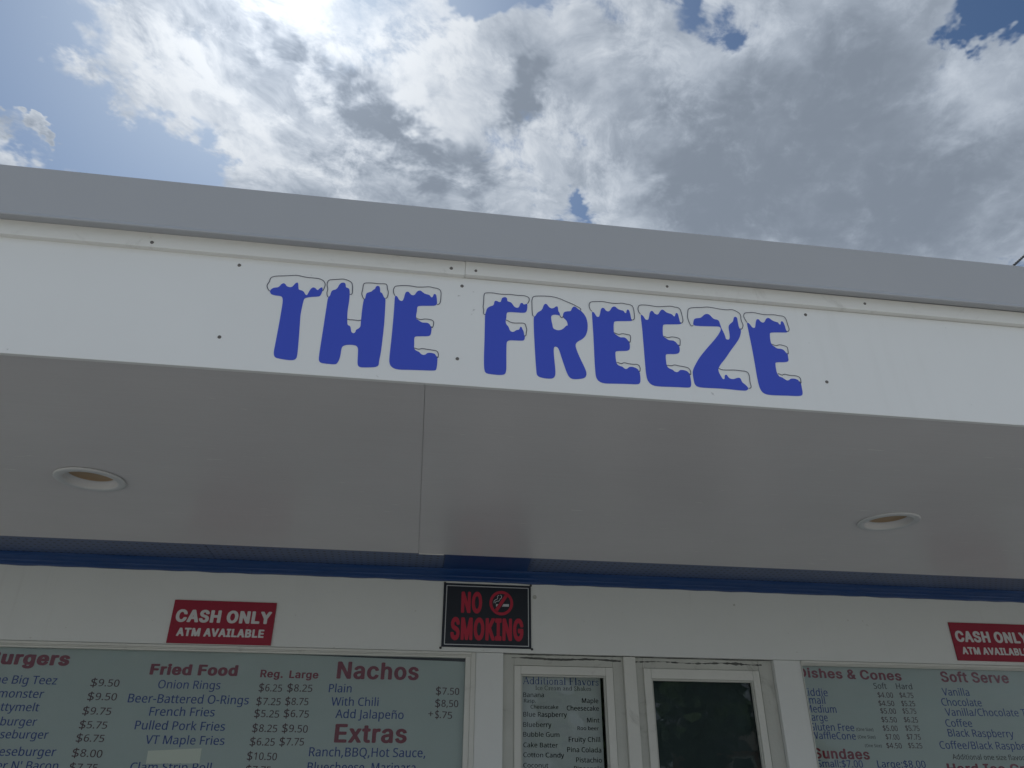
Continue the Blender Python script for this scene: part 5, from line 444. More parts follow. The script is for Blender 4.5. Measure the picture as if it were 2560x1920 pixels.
  'G': (348, '145 -21 141 -20 131 -20 125 -18 115 -17 103 -13 75 -2 67 3 47 18 31 34 15 59 11 66 -2 105 -2 113 -4 119 -4 135 -6 143 -6 163 -4 171 -4 187 -2 193 -1 203 11 239 36 277 55 294 65 301 89 314 113 323 127 324 135 326 191 326 203 323 221 317 235 312 251 303 269 292 284 277 297 257 309 234 311 227 316 211 315 205 311 198 301 193 291 190 241 190 230 193 222 197 217 202 203 229 196 239 192 243 181 250 177 251 165 254 155 254 143 251 139 250 125 240 116 231 105 213 94 181 94 163 92 157 92 147 94 141 94 125 105 93 117 72 135 59 147 53 163 51 175 52 185 57 195 64 202 71 209 81 214 95 214 97 213 99 163 100 155 103 147 107 143 111 141 115 140 119 141 155 143 160 147 163 155 167 163 170 293 170 303 167 311 163 315 159 317 155 318 151 318 119 316 113 316 101 314 95 314 83 301 50 293 38 282 25 273 16 249 -1 231 -9 207 -17 195 -20 183 -20 175 -22'),
  'H': (346, '27 -17 12 -11 9 -7 6 -1 6 303 7 307 9 312 13 315 20 319 31 322 83 322 91 319 99 315 103 311 106 305 106 195 107 191 111 190 201 190 205 191 206 195 206 303 207 307 209 311 213 315 221 319 229 322 279 322 287 320 299 314 303 307 304 303 304 1 303 -3 301 -8 297 -11 290 -15 279 -18 229 -18 221 -15 213 -11 209 -7 206 -1 206 115 205 119 201 120 111 120 107 119 106 115 106 1 105 -3 103 -7 99 -11 91 -15 83 -18'),
  'I': (216, '10 -17 -5 -11 -8 -8 -10 -3 -11 35 -8 41 -6 44 4 49 12 52 38 52 41 55 41 247 40 251 38 252 12 252 3 255 -7 261 -11 269 -11 303 -9 309 -4 315 4 319 12 322 172 321 187 315 190 312 192 307 193 269 190 263 188 260 178 255 170 252 144 252 141 249 141 57 142 53 144 52 170 52 179 49 189 43 193 35 193 1 191 -5 186 -11 178 -15 170 -18'),
  'K': (316, '27 -17 20 -15 11 -10 7 -3 6 1 6 303 7 307 10 313 21 319 31 322 83 322 91 319 101 314 103 311 106 305 106 231 107 225 109 225 131 248 136 255 154 273 158 279 176 297 180 303 193 315 201 319 209 322 277 321 287 318 294 313 297 307 297 299 294 293 271 270 266 263 253 250 242 239 237 232 212 207 208 201 184 177 183 175 182 171 183 168 197 148 293 13 297 5 298 1 297 -3 294 -9 283 -15 273 -18 215 -18 207 -15 199 -11 193 -6 119 100 115 102 113 102 108 97 106 93 106 1 105 -3 103 -8 100 -11 95 -14 83 -18'),
  'L': (272, '27 -17 12 -11 9 -7 6 -1 7 307 9 312 13 315 21 319 29 322 83 322 92 319 102 313 105 307 106 303 106 201 106 57 107 53 111 52 223 52 233 49 243 44 247 37 247 -3 245 -8 241 -11 233 -15 225 -18'),
  'M': (413, '27 -17 20 -15 11 -10 7 -3 6 1 6 303 7 307 11 314 21 319 31 322 99 322 107 319 117 314 123 303 185 145 187 141 189 140 193 147 253 301 257 309 260 313 271 319 281 322 349 322 358 319 368 313 371 307 372 303 372 1 371 -3 367 -10 357 -15 349 -18 299 -18 289 -15 278 -9 275 -3 274 1 274 81 273 88 271 87 269 83 234 -5 230 -11 221 -15 211 -18 165 -18 157 -15 147 -10 143 -6 141 -1 111 73 107 83 105 84 104 75 104 1 103 -3 101 -8 98 -11 93 -14 81 -18'),
  'N': (350, '27 -17 12 -11 9 -7 6 -1 6 303 7 307 9 312 13 315 20 319 31 322 91 322 99 319 108 315 115 305 203 167 207 161 209 161 210 167 211 307 213 312 217 315 225 319 233 322 283 322 293 319 301 315 305 311 308 305 308 1 307 -3 305 -8 301 -11 294 -15 283 -18 225 -18 217 -15 208 -11 201 -3 119 125 111 138 109 140 107 140 106 135 106 1 104 -5 99 -11 91 -15 83 -18'),
  'O': (356, '143 -21 139 -20 131 -20 125 -18 115 -17 103 -13 75 -2 67 3 57 10 34 31 17 57 12 65 -1 105 -2 119 -4 125 -4 137 -6 143 -6 161 -4 167 -4 179 -2 185 -2 197 13 241 31 270 49 288 55 292 65 301 103 319 115 323 129 324 137 326 177 326 185 326 191 324 207 323 235 311 255 301 265 292 284 277 308 241 321 201 322 187 324 181 324 169 326 163 326 143 324 137 324 125 322 119 322 107 309 69 303 57 287 33 277 22 253 3 241 -3 207 -17 195 -18 175 -22|146 53 151 52 173 53 187 59 202 71 215 91 226 123 226 141 228 149 228 157 226 163 226 183 217 209 207 227 202 235 189 245 177 251 173 252 165 254 157 254 145 251 135 247 121 236 117 232 105 213 94 181 94 163 92 155 92 147 94 141 94 123 103 97 120 71 135 59'),
  'S': (304, '110 -22 106 -21 92 -20 62 -10 50 -4 31 8 10 29 -2 54 -7 76 -7 82 -4 88 0 92 8 96 16 99 72 98 82 95 89 90 94 80 96 72 98 68 103 60 109 54 126 49 142 49 154 52 158 53 164 57 170 63 174 72 177 82 174 94 168 103 158 108 114 122 62 140 54 144 32 159 20 171 10 186 6 194 1 216 1 230 3 236 3 242 6 254 18 278 36 297 44 302 66 314 98 325 110 325 118 327 148 327 158 327 164 325 176 325 202 316 218 308 236 297 241 290 254 277 266 254 269 242 268 224 266 219 262 216 254 212 246 209 194 209 185 212 175 218 172 224 168 236 166 240 156 250 146 255 128 255 116 252 104 240 102 236 100 226 102 216 106 210 113 204 126 198 138 194 168 186 202 174 234 158 242 153 257 138 264 128 268 120 272 108 273 100 275 94 275 74 273 68 272 56 260 29 247 16 242 9 218 -6 204 -12 174 -21 158 -21 150 -23'),
  'T': (305, '108 -17 93 -11 90 -7 87 -1 87 249 86 251 82 252 12 252 4 255 -4 259 -8 263 -11 269 -11 305 -8 311 -5 315 4 319 12 322 162 322 256 322 266 319 276 314 280 307 281 269 278 263 275 259 266 255 258 252 190 252 186 251 185 247 184 -3 182 -8 178 -11 170 -15 162 -18'),
  'V': (324, '113 -17 98 -11 93 -6 91 -1 27 173 -17 293 -20 301 -20 305 -17 311 -14 315 -5 319 3 322 59 322 67 319 77 314 83 303 139 145 143 135 145 134 147 136 153 155 205 303 211 314 221 319 229 322 285 322 293 319 303 314 307 307 308 301 201 7 195 -7 191 -11 183 -15 175 -18'),
  'Y': (319, '113 -17 98 -11 95 -7 92 -1 91 121 -13 289 -17 297 -18 305 -15 311 -12 315 -3 319 5 322 61 322 71 319 80 315 85 309 139 222 141 220 143 221 154 237 199 310 205 315 213 319 223 322 279 322 287 319 297 314 301 307 302 301 297 291 291 281 193 123 192 119 192 1 191 -3 189 -7 185 -11 177 -15 169 -18'),
  'd': (291, '101 -22 97 -21 89 -21 73 -16 41 0 25 13 20 18 15 26 3 48 -5 74 -6 82 -8 88 -8 98 -10 104 -10 120 -8 128 -8 140 -6 146 -6 152 3 178 9 190 18 204 41 226 73 242 91 247 97 247 105 249 133 249 153 245 155 246 156 250 156 304 157 309 160 314 163 316 171 320 179 323 229 323 239 320 247 316 251 313 253 308 254 -2 251 -8 248 -12 239 -16 231 -19 181 -19 167 -15 147 -21 139 -21 133 -23|120 48 125 48 133 51 137 53 143 59 149 72 156 98 156 130 149 154 143 166 139 171 135 174 125 178 121 178 111 174 101 164 95 152 90 134 90 124 88 116 88 110 90 104 90 94 95 75 104 58 111 52'),
  'e': (278, '111 -22 107 -21 97 -21 85 -18 58 -8 46 -2 27 13 21 20 4 46 -6 74 -6 80 -8 86 -8 96 -10 102 -10 120 -8 128 -8 138 -6 144 -5 152 3 177 9 188 20 206 42 226 63 237 83 244 111 249 139 249 145 247 155 246 176 240 199 228 214 218 224 208 231 198 243 174 252 146 252 124 254 116 254 100 252 96 247 90 233 84 198 82 199 80 229 72 243 66 247 63 249 58 249 50 239 30 229 15 211 0 187 -12 161 -21 151 -21 143 -23|120 48 123 47 131 47 139 50 149 59 157 73 171 80 172 82 169 83 145 83 97 83 93 82 93 78 95 72 102 60 109 54 115 50|95 152 99 151 147 151 149 152 149 156 140 170 134 176 129 178 117 178 111 175 100 164 95 156 94 154'),
  'g': (291, '93 -107 75 -103 63 -99 35 -85 25 -78 12 -65 1 -47 1 -39 3 -34 8 -29 25 -19 41 -10 51 -7 58 -5 57 -3 43 5 30 15 18 27 5 47 -6 77 -6 83 -8 89 -8 99 -10 105 -10 123 -8 131 -8 141 -6 147 -6 153 3 179 7 187 20 207 31 218 43 227 71 241 83 245 91 246 97 248 145 248 167 241 181 246 231 246 239 243 247 239 251 235 253 231 254 227 254 -5 252 -13 252 -25 250 -35 245 -48 236 -65 217 -83 191 -97 161 -106 151 -106 143 -108|118 -39 135 -38 141 -35 147 -30 153 -19 154 -15 151 -12 143 -14 127 -14 91 -14 89 -15 95 -25 99 -30 110 -37|120 55 125 55 133 58 137 60 144 67 151 81 156 97 156 135 149 155 145 164 135 174 129 177 125 178 119 178 113 175 101 163 93 145 90 135 90 125 88 117 90 97 95 79 97 75 102 67 111 58 113 57'),
  'i': (136, '24 -17 9 -11 6 -7 3 -1 3 227 4 231 6 235 9 239 18 243 31 247 30 249 13 257 2 268 -4 283 -5 295 -2 303 3 313 12 321 24 327 40 332 62 332 72 329 80 326 94 318 102 307 105 301 105 279 102 273 94 262 84 255 72 249 71 247 84 243 92 239 96 235 99 229 99 -1 96 -7 93 -11 84 -15 76 -18'),
  'o': (285, '107 -22 83 -18 47 -2 35 7 19 23 7 42 3 49 -6 76 -6 82 -8 88 -8 98 -10 106 -10 122 -8 128 -8 138 -6 144 -5 152 3 176 7 184 20 204 35 219 46 228 77 242 85 245 95 247 103 247 109 249 137 249 142 248 165 244 181 238 203 228 227 207 239 190 245 180 256 148 256 136 258 130 258 120 260 112 258 104 258 94 256 88 256 78 243 42 228 20 219 11 213 7 203 -2 181 -12 163 -19 153 -21 145 -21 139 -23|120 48 125 47 135 51 139 53 147 62 155 78 160 94 160 102 162 108 162 116 160 122 160 132 153 153 147 164 145 167 137 174 129 178 123 179 115 176 101 162 95 150 90 132 90 122 88 116 88 108 90 102 90 94 95 75 102 62 113 51'),
  'r': (191, '23 -17 8 -11 5 -7 2 -1 2 227 4 233 9 239 17 243 25 246 75 246 87 242 107 248 151 248 161 245 169 241 173 238 175 233 176 193 173 187 170 183 155 177 117 175 109 170 101 155 98 141 98 1 96 -5 91 -11 83 -15 75 -18'),
  's': (255, '90 -22 86 -21 76 -21 52 -14 36 -6 24 1 7 18 2 26 -4 38 -8 50 -8 60 -6 65 -2 68 6 72 18 76 40 81 64 81 72 78 82 73 84 70 92 56 99 48 102 47 116 47 122 50 126 54 129 60 128 68 120 74 82 84 46 96 38 100 22 111 12 121 8 128 2 140 -1 152 -1 178 2 188 11 206 30 225 42 232 54 238 80 247 88 247 96 249 126 249 136 247 144 247 164 240 194 225 207 212 216 198 224 178 224 170 222 165 219 162 204 156 198 155 176 149 154 149 146 152 137 156 132 161 126 172 123 176 120 178 112 180 104 178 98 173 96 166 98 160 102 156 108 154 124 149 148 144 180 132 188 128 208 115 216 104 224 90 229 70 229 56 227 50 226 42 216 22 198 2 172 -12 144 -21 134 -21 126 -23'),
  'u': (282, '89 -20 77 -18 59 -12 43 -4 33 3 22 14 13 28 5 50 4 64 2 72 2 226 3 230 5 234 8 238 13 241 23 244 27 245 75 245 84 242 94 236 97 230 98 226 98 90 103 66 110 54 123 49 129 52 133 55 139 61 143 69 146 78 146 84 148 92 148 226 149 230 151 234 154 238 159 241 169 244 173 245 221 245 229 242 238 238 241 234 243 230 244 226 244 0 243 -4 241 -8 237 -12 229 -16 221 -19 173 -19 157 -13 143 -18 131 -19 125 -21'),
  ' ': (131, ''),
 },
}

# ------------------------------------------------------------------ helpers
def tag(o, label=None, cat=None, group=None, kind=None):
    if label: o['label'] = label
    if cat: o['category'] = cat
    if group: o['group'] = group
    if kind: o['kind'] = kind
    return o

def empty(name, loc=(0, 0, 0), **kw):
    o = bpy.data.objects.new(name, None)
    o.empty_display_size = .1
    o.location = loc
    COL.objects.link(o)
    return tag(o, **kw)

def obj(name, verts, faces, mat, parent=None, smooth=False, label=None):
    me = bpy.data.meshes.new(name)
    me.from_pydata([tuple(v) for v in verts], [], [tuple(f) for f in faces])
    me.update()
    if smooth:
        for p in me.polygons: p.use_smooth = True
    if mat: me.materials.append(mat)
    o = bpy.data.objects.new(name, me)
    COL.objects.link(o)
    if parent: attach(o, parent)
    if label: o['label'] = label
    return o

def root_loc(p):
    v = Vector(p.location)
    while p.parent:
        p = p.parent
        v = v + Vector(p.location)
    return v

def attach(o, parent):
    """parent while keeping world coordinates (parents are never rotated or scaled)"""
    o.parent = parent
    o.location = Vector(o.location) - root_loc(parent)

def box(name, x0, x1, y0, y1, z0, z1, mat, parent=None, bev=0.0, label=None):
    bm = bmesh.new()
    bmesh.ops.create_cube(bm, size=1)
    for v in bm.verts:
        v.co = Vector((x0 if v.co.x < 0 else x1, y0 if v.co.y < 0 else y1, z0 if v.co.z < 0 else z1))
    if bev > 0:
        bmesh.ops.bevel(bm, geom=bm.edges[:], offset=bev, segments=2, affect='EDGES', profile=.6)
    me = bpy.data.meshes.new(name); bm.to_mesh(me); bm.free()
    me.materials.append(mat)
    o = bpy.data.objects.new(name, me); COL.objects.link(o)
    if parent: attach(o, parent)
    if label: o['label'] = label
    return o

def join_boxes(name, boxes, mat, parent=None, bev=0.0, label=None):
    bm = bmesh.new()
    for (x0, x1, y0, y1, z0, z1) in boxes:
        b2 = bmesh.new()
        bmesh.ops.create_cube(b2, size=1)
        for v in b2.verts:
            v.co = Vector((x0 if v.co.x < 0 else x1, y0 if v.co.y < 0 else y1, z0 if v.co.z < 0 else z1))
        if bev > 0:
            bmesh.ops.bevel(b2, geom=b2.edges[:], offset=bev, segments=2, affect='EDGES', profile=.6)
        me = bpy.data.meshes.new('t'); b2.to_mesh(me); b2.free(); bm.from_mesh(me); bpy.data.meshes.remove(me)
    me = bpy.data.meshes.new(name); bm.to_mesh(me); bm.free()
    me.materials.append(mat)
    o = bpy.data.objects.new(name, me); COL.objects.link(o)
    if parent: attach(o, parent)
    if label: o['label'] = label
    return o

def extrude_x(name, prof, x0, x1, mat, parent=None, n=1, jit=None, closed=True, smooth=False, label=None):
    """profile of (y, z) points drawn along X; jit(i_profile, x) -> (dy, dz)"""
    vs, fs = [], []
    k = len(prof)
    for i in range(n + 1):
        x = x0 + (x1 - x0) * i / n
        for j, (y, z) in enumerate(prof):
            dy, dz = jit(j, x) if jit else (0, 0)
            vs.append((x, y + dy, z + dz))
    for i in range(n):
        for j in range(k if closed else k - 1):
            a = i * k + j; b = i * k + (j + 1) % k
            fs.append((a, a + k, b + k, b))
    if closed:
        fs.append(tuple(range(k))[::-1]); fs.append(tuple(n * k + j for j in range(k)))
    return obj(name, vs, fs, mat, parent, smooth, label)

def lathe(name, prof, c, mat, parent=None, seg=64, axis='Z', smooth=True, label=None):
    vs, fs = [], []
    k = len(prof)
    for i in range(seg):
        a = 2 * math.pi * i / seg
        for (r, h) in prof:
            if axis == 'Z': vs.append((c[0] + r * math.cos(a), c[1] + r * math.sin(a), c[2] + h))
            else: vs.append((c[0] + r * math.cos(a), c[1] + h, c[2] + r * math.sin(a)))
    for i in range(seg):
        for j in range(k - 1):
            a = i * k + j; b = ((i + 1) % seg) * k + j
            fs.append((a, b, b + 1, a + 1))
    return obj(name, vs, fs, mat, parent, smooth, label)

def tube(name, pts, rad, mat, parent=None, seg=8, r1=None, label=None):
    vs, fs = [], []
    pts = [Vector(p) for p in pts]
    n = len(pts)
    for i, p in enumerate(pts):
        t = (pts[min(i + 1, n - 1)] - pts[max(i - 1, 0)]).normalized()
        a = t.cross(Vector((0, 0, 1)))
        if a.length < 1e-3: a = t.cross(Vector((1, 0, 0)))
        a.normalize(); b = t.cross(a)
        r = rad if r1 is None else rad + (r1 - rad) * i / (n - 1)
        for j in range(seg):
            w = 2 * math.pi * j / seg
            vs.append(p + a * math.cos(w) * r + b * math.sin(w) * r)
    for i in range(n - 1):
        for j in range(seg):
            fs.append((i * seg + j, i * seg + (j + 1) % seg, (i + 1) * seg + (j + 1) % seg, (i + 1) * seg + j))
    fs.append(tuple(range(seg))); fs.append(tuple((n - 1) * seg + j for j in range(seg))[::-1])
    return obj(name, vs, fs, mat, parent, True, label)

# ------------------------------------------------------------------ materials
def base(name, color, rough=.5, spec=.5, metal=0.0):
    mt = bpy.data.materials.new(name); mt.use_nodes = True
    g = G(mt.node_tree)
    b = mt.node_tree.nodes['Principled BSDF']
    b.inputs['Base Color'].default_value = (*color, 1)
    b.inputs['Roughness'].default_value = rough
    b.inputs['Specular IOR Level'].default_value = spec
    b.inputs['Metallic'].default_value = metal
    return mt, g, b

def paint(name, color, rough=.5, spec=.4, var=.06, vscale=1.5, specks=0.0, speck_col=(.9, .9, .9), bump=.02, bscale=180.,
          stretch=(1, 1, 1), streak=0.0, scratch=0.0, drip=0.0, grime=0.0, grime_col=(.12, .11, .09), rvar=None):
    mt, g, b = base(name, color, rough, spec)
    tc = g.n('ShaderNodeTexCoord').outputs['Object']
    st = g.v('MULTIPLY', tc, stretch)
    c = (*color, 1)
    v = g.noise(tc, vscale, 5, .6)
    f = g.m('ADD', 1.0, g.m('MULTIPLY', g.m('SUBTRACT', v, .5), var * 2))
    cc = g.v('SCALE', color, sc=f)
    if streak:
        s = g.noise(g.v('MULTIPLY', tc, (2.0, 60.0, 60.0)), 2.0, 4, .6)
        cc = g.v('SCALE', cc, sc=g.m('ADD', 1.0, g.m('MULTIPLY', g.m('SUBTRACT', s, .5), streak)))
    if grime:
        q = g.noise(tc, 7.0, 8, .72, .6)
        cc = g.mix(g.m('MULTIPLY', g.step(q, .56, .78), grime), cc, (*grime_col, 1))
    if drip:
        q = g.noise(g.v('MULTIPLY', tc, (38.0, 1.0, 2.2)), 1.0, 5, .65)
        q2 = g.noise(tc, 1.7, 3, .5)
        cc = g.mix(g.m('MULTIPLY', g.m('MULTIPLY', g.step(q, .50, .75), g.step(q2, .42, .62)), drip), cc, (.42, .42, .38, 1))
    if scratch:
        q = g.noise(g.v('MULTIPLY', tc, (3.0, 60.0, 1.0)), 2.6, 2, .5)
        q2 = g.noise(tc, 3.5, 2, .5)
        cc = g.mix(g.m('MULTIPLY', g.m('MULTIPLY', g.step(q, .70, .76), g.step(q2, .50, .60)), scratch), cc, (.86, .86, .84, 1))
    if specks:
        q = g.noise(st, 46.0, 3, .5)
        q2 = g.noise(st, 6.0, 2, .5)
        q = g.m('ADD', q, g.m('MULTIPLY', g.m('SUBTRACT', q2, .5), .25))
        cc = g.mix(g.m('MULTIPLY', g.step(q, .735, .775), specks), cc, (*speck_col, 1))
    g.put(b.inputs['Base Color'], cc)
    rr = g.m('ADD', rough, g.m('MULTIPLY', g.m('SUBTRACT', g.noise(tc, 5.0, 4, .6), .5), rvar if rvar is not None else min(.18, max(.02, (rough - .30) * 1.6))))
    g.put(b.inputs['Roughness'], rr)
    if bump:
        bn = g.n('ShaderNodeBump'); bn.inputs['Strength'].default_value = 1.0
        bn.inputs['Distance'].default_value = bump * .01
        h = g.m('ADD', g.noise(st, bscale, 3, .55), g.m('MULTIPLY', g.noise(st, 9.0, 3, .5), 2.0))
        g.put(bn.inputs['Height'], h)
        g.put(b.inputs['Normal'], bn.outputs[0])
    return mt

M = {}
M['panel'] = paint('white_sign_panel', (.85, .865, .865), .42, .4, var=.05, drip=.05, specks=.35, speck_col=(.25, .25, .24), bump=.01)
M['trim'] = paint('white_trim_paint', (.82, .82, .79), .45, .4, var=.06, grime=.6, grime_col=(.38, .37, .33), bump=.03, bscale=120)
M['metal'] = paint('grey_coated_metal', (.44, .455, .485), .40, .45, var=.09, vscale=.9, bump=.012, bscale=400)
M['soffit'] = paint('soffit_paint', (.675, .66, .67), .30, .5, var=.10, specks=.8, speck_col=(.85, .85, .83), bump=.05, bscale=60,
                    stretch=(.25, 1.6, 1), streak=.09, scratch=.55)
M['wall'] = paint('cream_wall_paint', (.72, .74, .72), .55, .35, drip=.15, var=.06, vscale=2.2, specks=.3, speck_col=(.35, .33, .28), bump=.08, bscale=70)
M['frame'] = paint('weathered_white_frame', (.66, .665, .62), .5, .35, var=.10, vscale=5, grime=.5, grime_col=(.30, .30, .27), bump=.06, bscale=90)
M['dirty'] = paint('grimy_white_frame', (.52, .53, .49), .6, .3, var=.16, vscale=6, grime=.85, grime_col=(.20, .20, .18), bump=.08, bscale=90)
M['caulk'] = paint('dirty_caulk', (.10, .105, .10), .8, .2, var=.5, vscale=30, bump=.1)
M['joint'] = base('dark_joint', (.03, .03, .03), .8, .2)[0]
M['blue'] = paint('blue_gloss_paint', (.012, .055, .19), .42, .4, var=.12, vscale=4, bump=.06, bscale=60)
M['letter'] = paint('blue_vinyl', (.046, .088, .60), .36, .4, var=.05, bump=0)
M['line'] = base('grey_vinyl_line', (.07, .075, .12), .5, .3)[0]
M['red'] = paint('red_sign_face', (.30, .010, .035), .45, .4, var=.08, vscale=8, specks=.15, speck_col=(.5, .3, .3), bump=.01)
M['white_ink'] = base('white_ink', (.62, .62, .62), .5, .3)[0]
M['ns_face'] = paint('dark_sign_face', (.006, .011, .022), .40, .45, var=.1, bump=.01)
M['red_ink'] = base('red_ink', (.46, .03, .06), .5, .3)[0]
M['grey_line'] = base('pale_ink', (.55, .57, .6), .5, .3)[0]
M['board'] = paint('menu_board_face', (.51, .55, .545), .42, .4, var=.10, vscale=2.5, bump=.015)
M['paper'] = paint('paper_face', (.60, .61, .63), .6, .3, var=.05, bump=.03)
M['tape'] = paint('cream_tape', (.86, .84, .74), .6, .3, var=.05, bump=.03)
M['ink_blue'] = base('navy_ink', (.008, .045, .27), .5, .3)[0]
M['ink_red'] = base('maroon_ink', (.25, .010, .035), .5, .3)[0]
M['ink_brown'] = base('brown_ink', (.075, .022, .028), .5, .3)[0]
M['ink_grey'] = base('dark_grey_ink', (.025, .022, .026), .5, .3)[0]
M['screw'] = paint('weathered_screw', (.16, .15, .14), .45, .5, var=.3, vscale=200, bump=.1)
M['tack'] = base('dark_tack', (.03, .028, .03), .4, .5)[0]
M['light_trim'] = paint('white_light_trim', (.62, .635, .645), .35, .5, var=.02, bump=0)
M['lens'] = paint('amber_diffuser', (.40, .27, .15), .35, .4, var=.10, vscale=12, bump=.02)
M['dim_sheet'] = paint('dim_room_sheet', (.045, .062, .068), .7, .3, var=.35, vscale=5)  # dimness of the room behind the glass, put into a dark colour
M['dark_in'] = base('dark_interior', (.035, .035, .035), .8, .2)[0]
M['roof'] = paint('roof_membrane', (.32, .32, .32), .8, .2, var=.1)
M['cable'] = base('black_cable', (.012, .012, .013), .6, .3)[0]
M['wood'] = paint('pole_wood', (.11, .08, .055), .85, .2, var=.25, vscale=4)

# perforated blue vinyl: rows of small dark holes
mt, g, b = base('perforated_blue_vinyl', (.07, .11, .225), .4, .45)
tcn = g.n('ShaderNodeTexCoord').outputs['Object']
sp = g.n('ShaderNodeSeparateXYZ'); g.put(sp.inputs[0], tcn)
row = g.m('FLOOR', g.m('MULTIPLY', sp.outputs[1], 1 / .037))
shift = g.m('MULTIPLY', g.m('MODULO', row, 2.0), .0)
u_ = g.m('ABSOLUTE', g.m('SUBTRACT', g.m('FRACT', g.m('ADD', g.m('MULTIPLY', sp.outputs[0], 1 / .029), shift)), .5))
v_ = g.m('ABSOLUTE', g.m('SUBTRACT', g.m('FRACT', g.m('MULTIPLY', sp.outputs[1], 1 / .037)), .5))
rr = g.m('SQRT', g.m('ADD', g.m('POWER', g.m('MULTIPLY', u_, .029), 2.0), g.m('POWER', g.m('MULTIPLY', v_, .037), 2.0)))
hole = g.step(rr, .0048, .0066, 1.0, 0.0)
nz = g.noise(tcn, 3.0, 4, .6)
colr = g.v('SCALE', (.07, .11, .225), sc=g.m('ADD', .85, g.m('MULTIPLY', nz, .3)))
g.put(b.inputs['Base Color'], g.mix(hole, colr, (.004, .006, .012, 1)))
M['perf'] = mt

# window glass: clear sheet with real Fresnel reflection
mt = bpy.data.materials.new('window_glass'); mt.use_nodes = True
g = G(mt.node_tree); mt.node_tree.nodes.clear()
fr = g.n('ShaderNodeFresnel'); fr.inputs[0].default_value = 1.33
tr = g.n('ShaderNodeBsdfTransparent'); tr.inputs[0].default_value = (.90, .93, .92, 1)
gl = g.n('ShaderNodeBsdfGlossy'); gl.inputs['Roughness'].default_value = 0.01; gl.inputs[0].default_value = (1, 1, 1, 1)
tcn = g.n('ShaderNodeTexCoord').outputs['Object']
bn = g.n('ShaderNodeBump'); bn.inputs['Distance'].default_value = .0006
g.put(bn.inputs['Height'], g.noise(tcn, 5.0, 2, .5)); g.put(gl.inputs['Normal'], bn.outputs[0])
mx = g.n('ShaderNodeMixShader'); g.put(mx.inputs[0], fr.outputs[0])
g.put(mx.inputs[1], tr.outputs[0]); g.put(mx.inputs[2], gl.outputs[0])
ou = g.n('ShaderNodeOutputMaterial'); g.put(ou.inputs[0], mx.outputs[0])
M['glass'] = mt

# asphalt, grass, leaves
mt, g, b = base('asphalt', (.05, .05, .05), .9, .2)
tcn = g.n('ShaderNodeTexCoord').outputs['Object']
n1 = g.noise(tcn, .35, 6, .6); n2 = g.noise(tcn, 60., 4, .7)
c_ = g.mix(n2, (.20, .20, .198, 1), (.38, .375, .36, 1))
g.put(b.inputs['Base Color'], g.mix(g.m('MULTIPLY', n1, .5), c_, (.28, .275, .265, 1)))
bn = g.n('ShaderNodeBump'); bn.inputs['Distance'].default_value = .004; g.put(bn.inputs['Height'], n2); g.put(b.inputs['Normal'], bn.outputs[0])
M['asphalt'] = mt
M['concrete'] = paint('concrete', (.34, .33, .31), .85, .2, var=.12, vscale=1.2, bump=.2, bscale=60)
M['grass'] = paint('grass', (.05, .085, .025), .9, .1, var=.4, vscale=2.0, bump=.5, bscale=40)
M['leaf'] = paint('leaf', (.035, .07, .02), .6, .3, var=.4, vscale=1.2, bump=0)
M['bark'] = paint('bark', (.10, .075, .055), .9, .1, var=.3, vscale=8, bump=.5)
M['siding'] = paint('far_house_siding', (.42, .20, .15), .8, .2, var=.1)
M['shingle'] = paint('far_roof_shingle', (.10, .095, .09), .9, .1, var=.2)
M['white_far'] = base('white_paint', (.7, .7, .68), .6, .3)[0]

# ------------------------------------------------------------------ ground
g_o = obj('ground', [(-900, -900, 0), (900, -900, 0), (900, 900, 0), (-900, 900, 0)], [(0, 1, 2, 3)], M['grass'])
tag(g_o, kind='structure')
lot = obj('parking_lot', [(-30, -12, .004), (30, -12, .004), (30, 16, .004), (-30, 16, .004)], [(0, 1, 2, 3)], M['asphalt'])
tag(lot, kind='structure')
road = obj('road', [(-200, -19.5, .006), (200, -19.5, .006), (200, -12.6, .006), (-200, -12.6, .006)], [(0, 1, 2, 3)], M['asphalt'])
tag(road, kind='structure')
walk = box('pavement', -6.5, 8.0, .6, 3.29, .0, .11, M['concrete']); tag(walk, kind='structure')

# ------------------------------------------------------------------ the stand
X0, X1 = -5.0, 6.5
YW = 3.30
B = empty('ice_cream_stand', (0.75, 5.3, 0), label='white ice cream stand with deep grey soffit, blue vent strip and cream window wall', cat='building')
def far(v, Y): return v * Y / 3.3            # an X measured on the wall plane, carried back to depth Y
def farz(z, Y): return 1.6 + (z - 1.6) * Y / 3.3

# wall: header above the openings, panels between them, everything below the sills
SILL = .95
HB = 2.0657
wallparts = [(X0, X1, YW, YW + .12, HB, 2.46),]
join_boxes('wall_header', wallparts, M['wall'], B)
PY = YW + .003
for (a, c) in ((X0, -2.62), (.3225, .4396), (1.664, 1.7925), (3.52, X1)):
    box('wall_panel', a, c, PY, YW + .12, SILL, HB - .0015, M['wall'], B, bev=.0012)
box('lower_wall', X0, X1, PY, YW + .12, .0, SILL - .002, M['wall'], B)
# closed, dark room behind
join_boxes('room_shell', [(X0, X1, 7.3, 7.4, 0, 2.6), (X0, X0 + .1, YW + .12, 7.3, 0, 2.6), (X1 - .1, X1, YW + .12, 7.3, 0, 2.6),
                          (X0, X1, YW + .12, 7.3, 2.42, 2.5), (X0 + .1, X1 - .1, YW + .12, 7.3, .012, .03)], M['dark_in'], B)
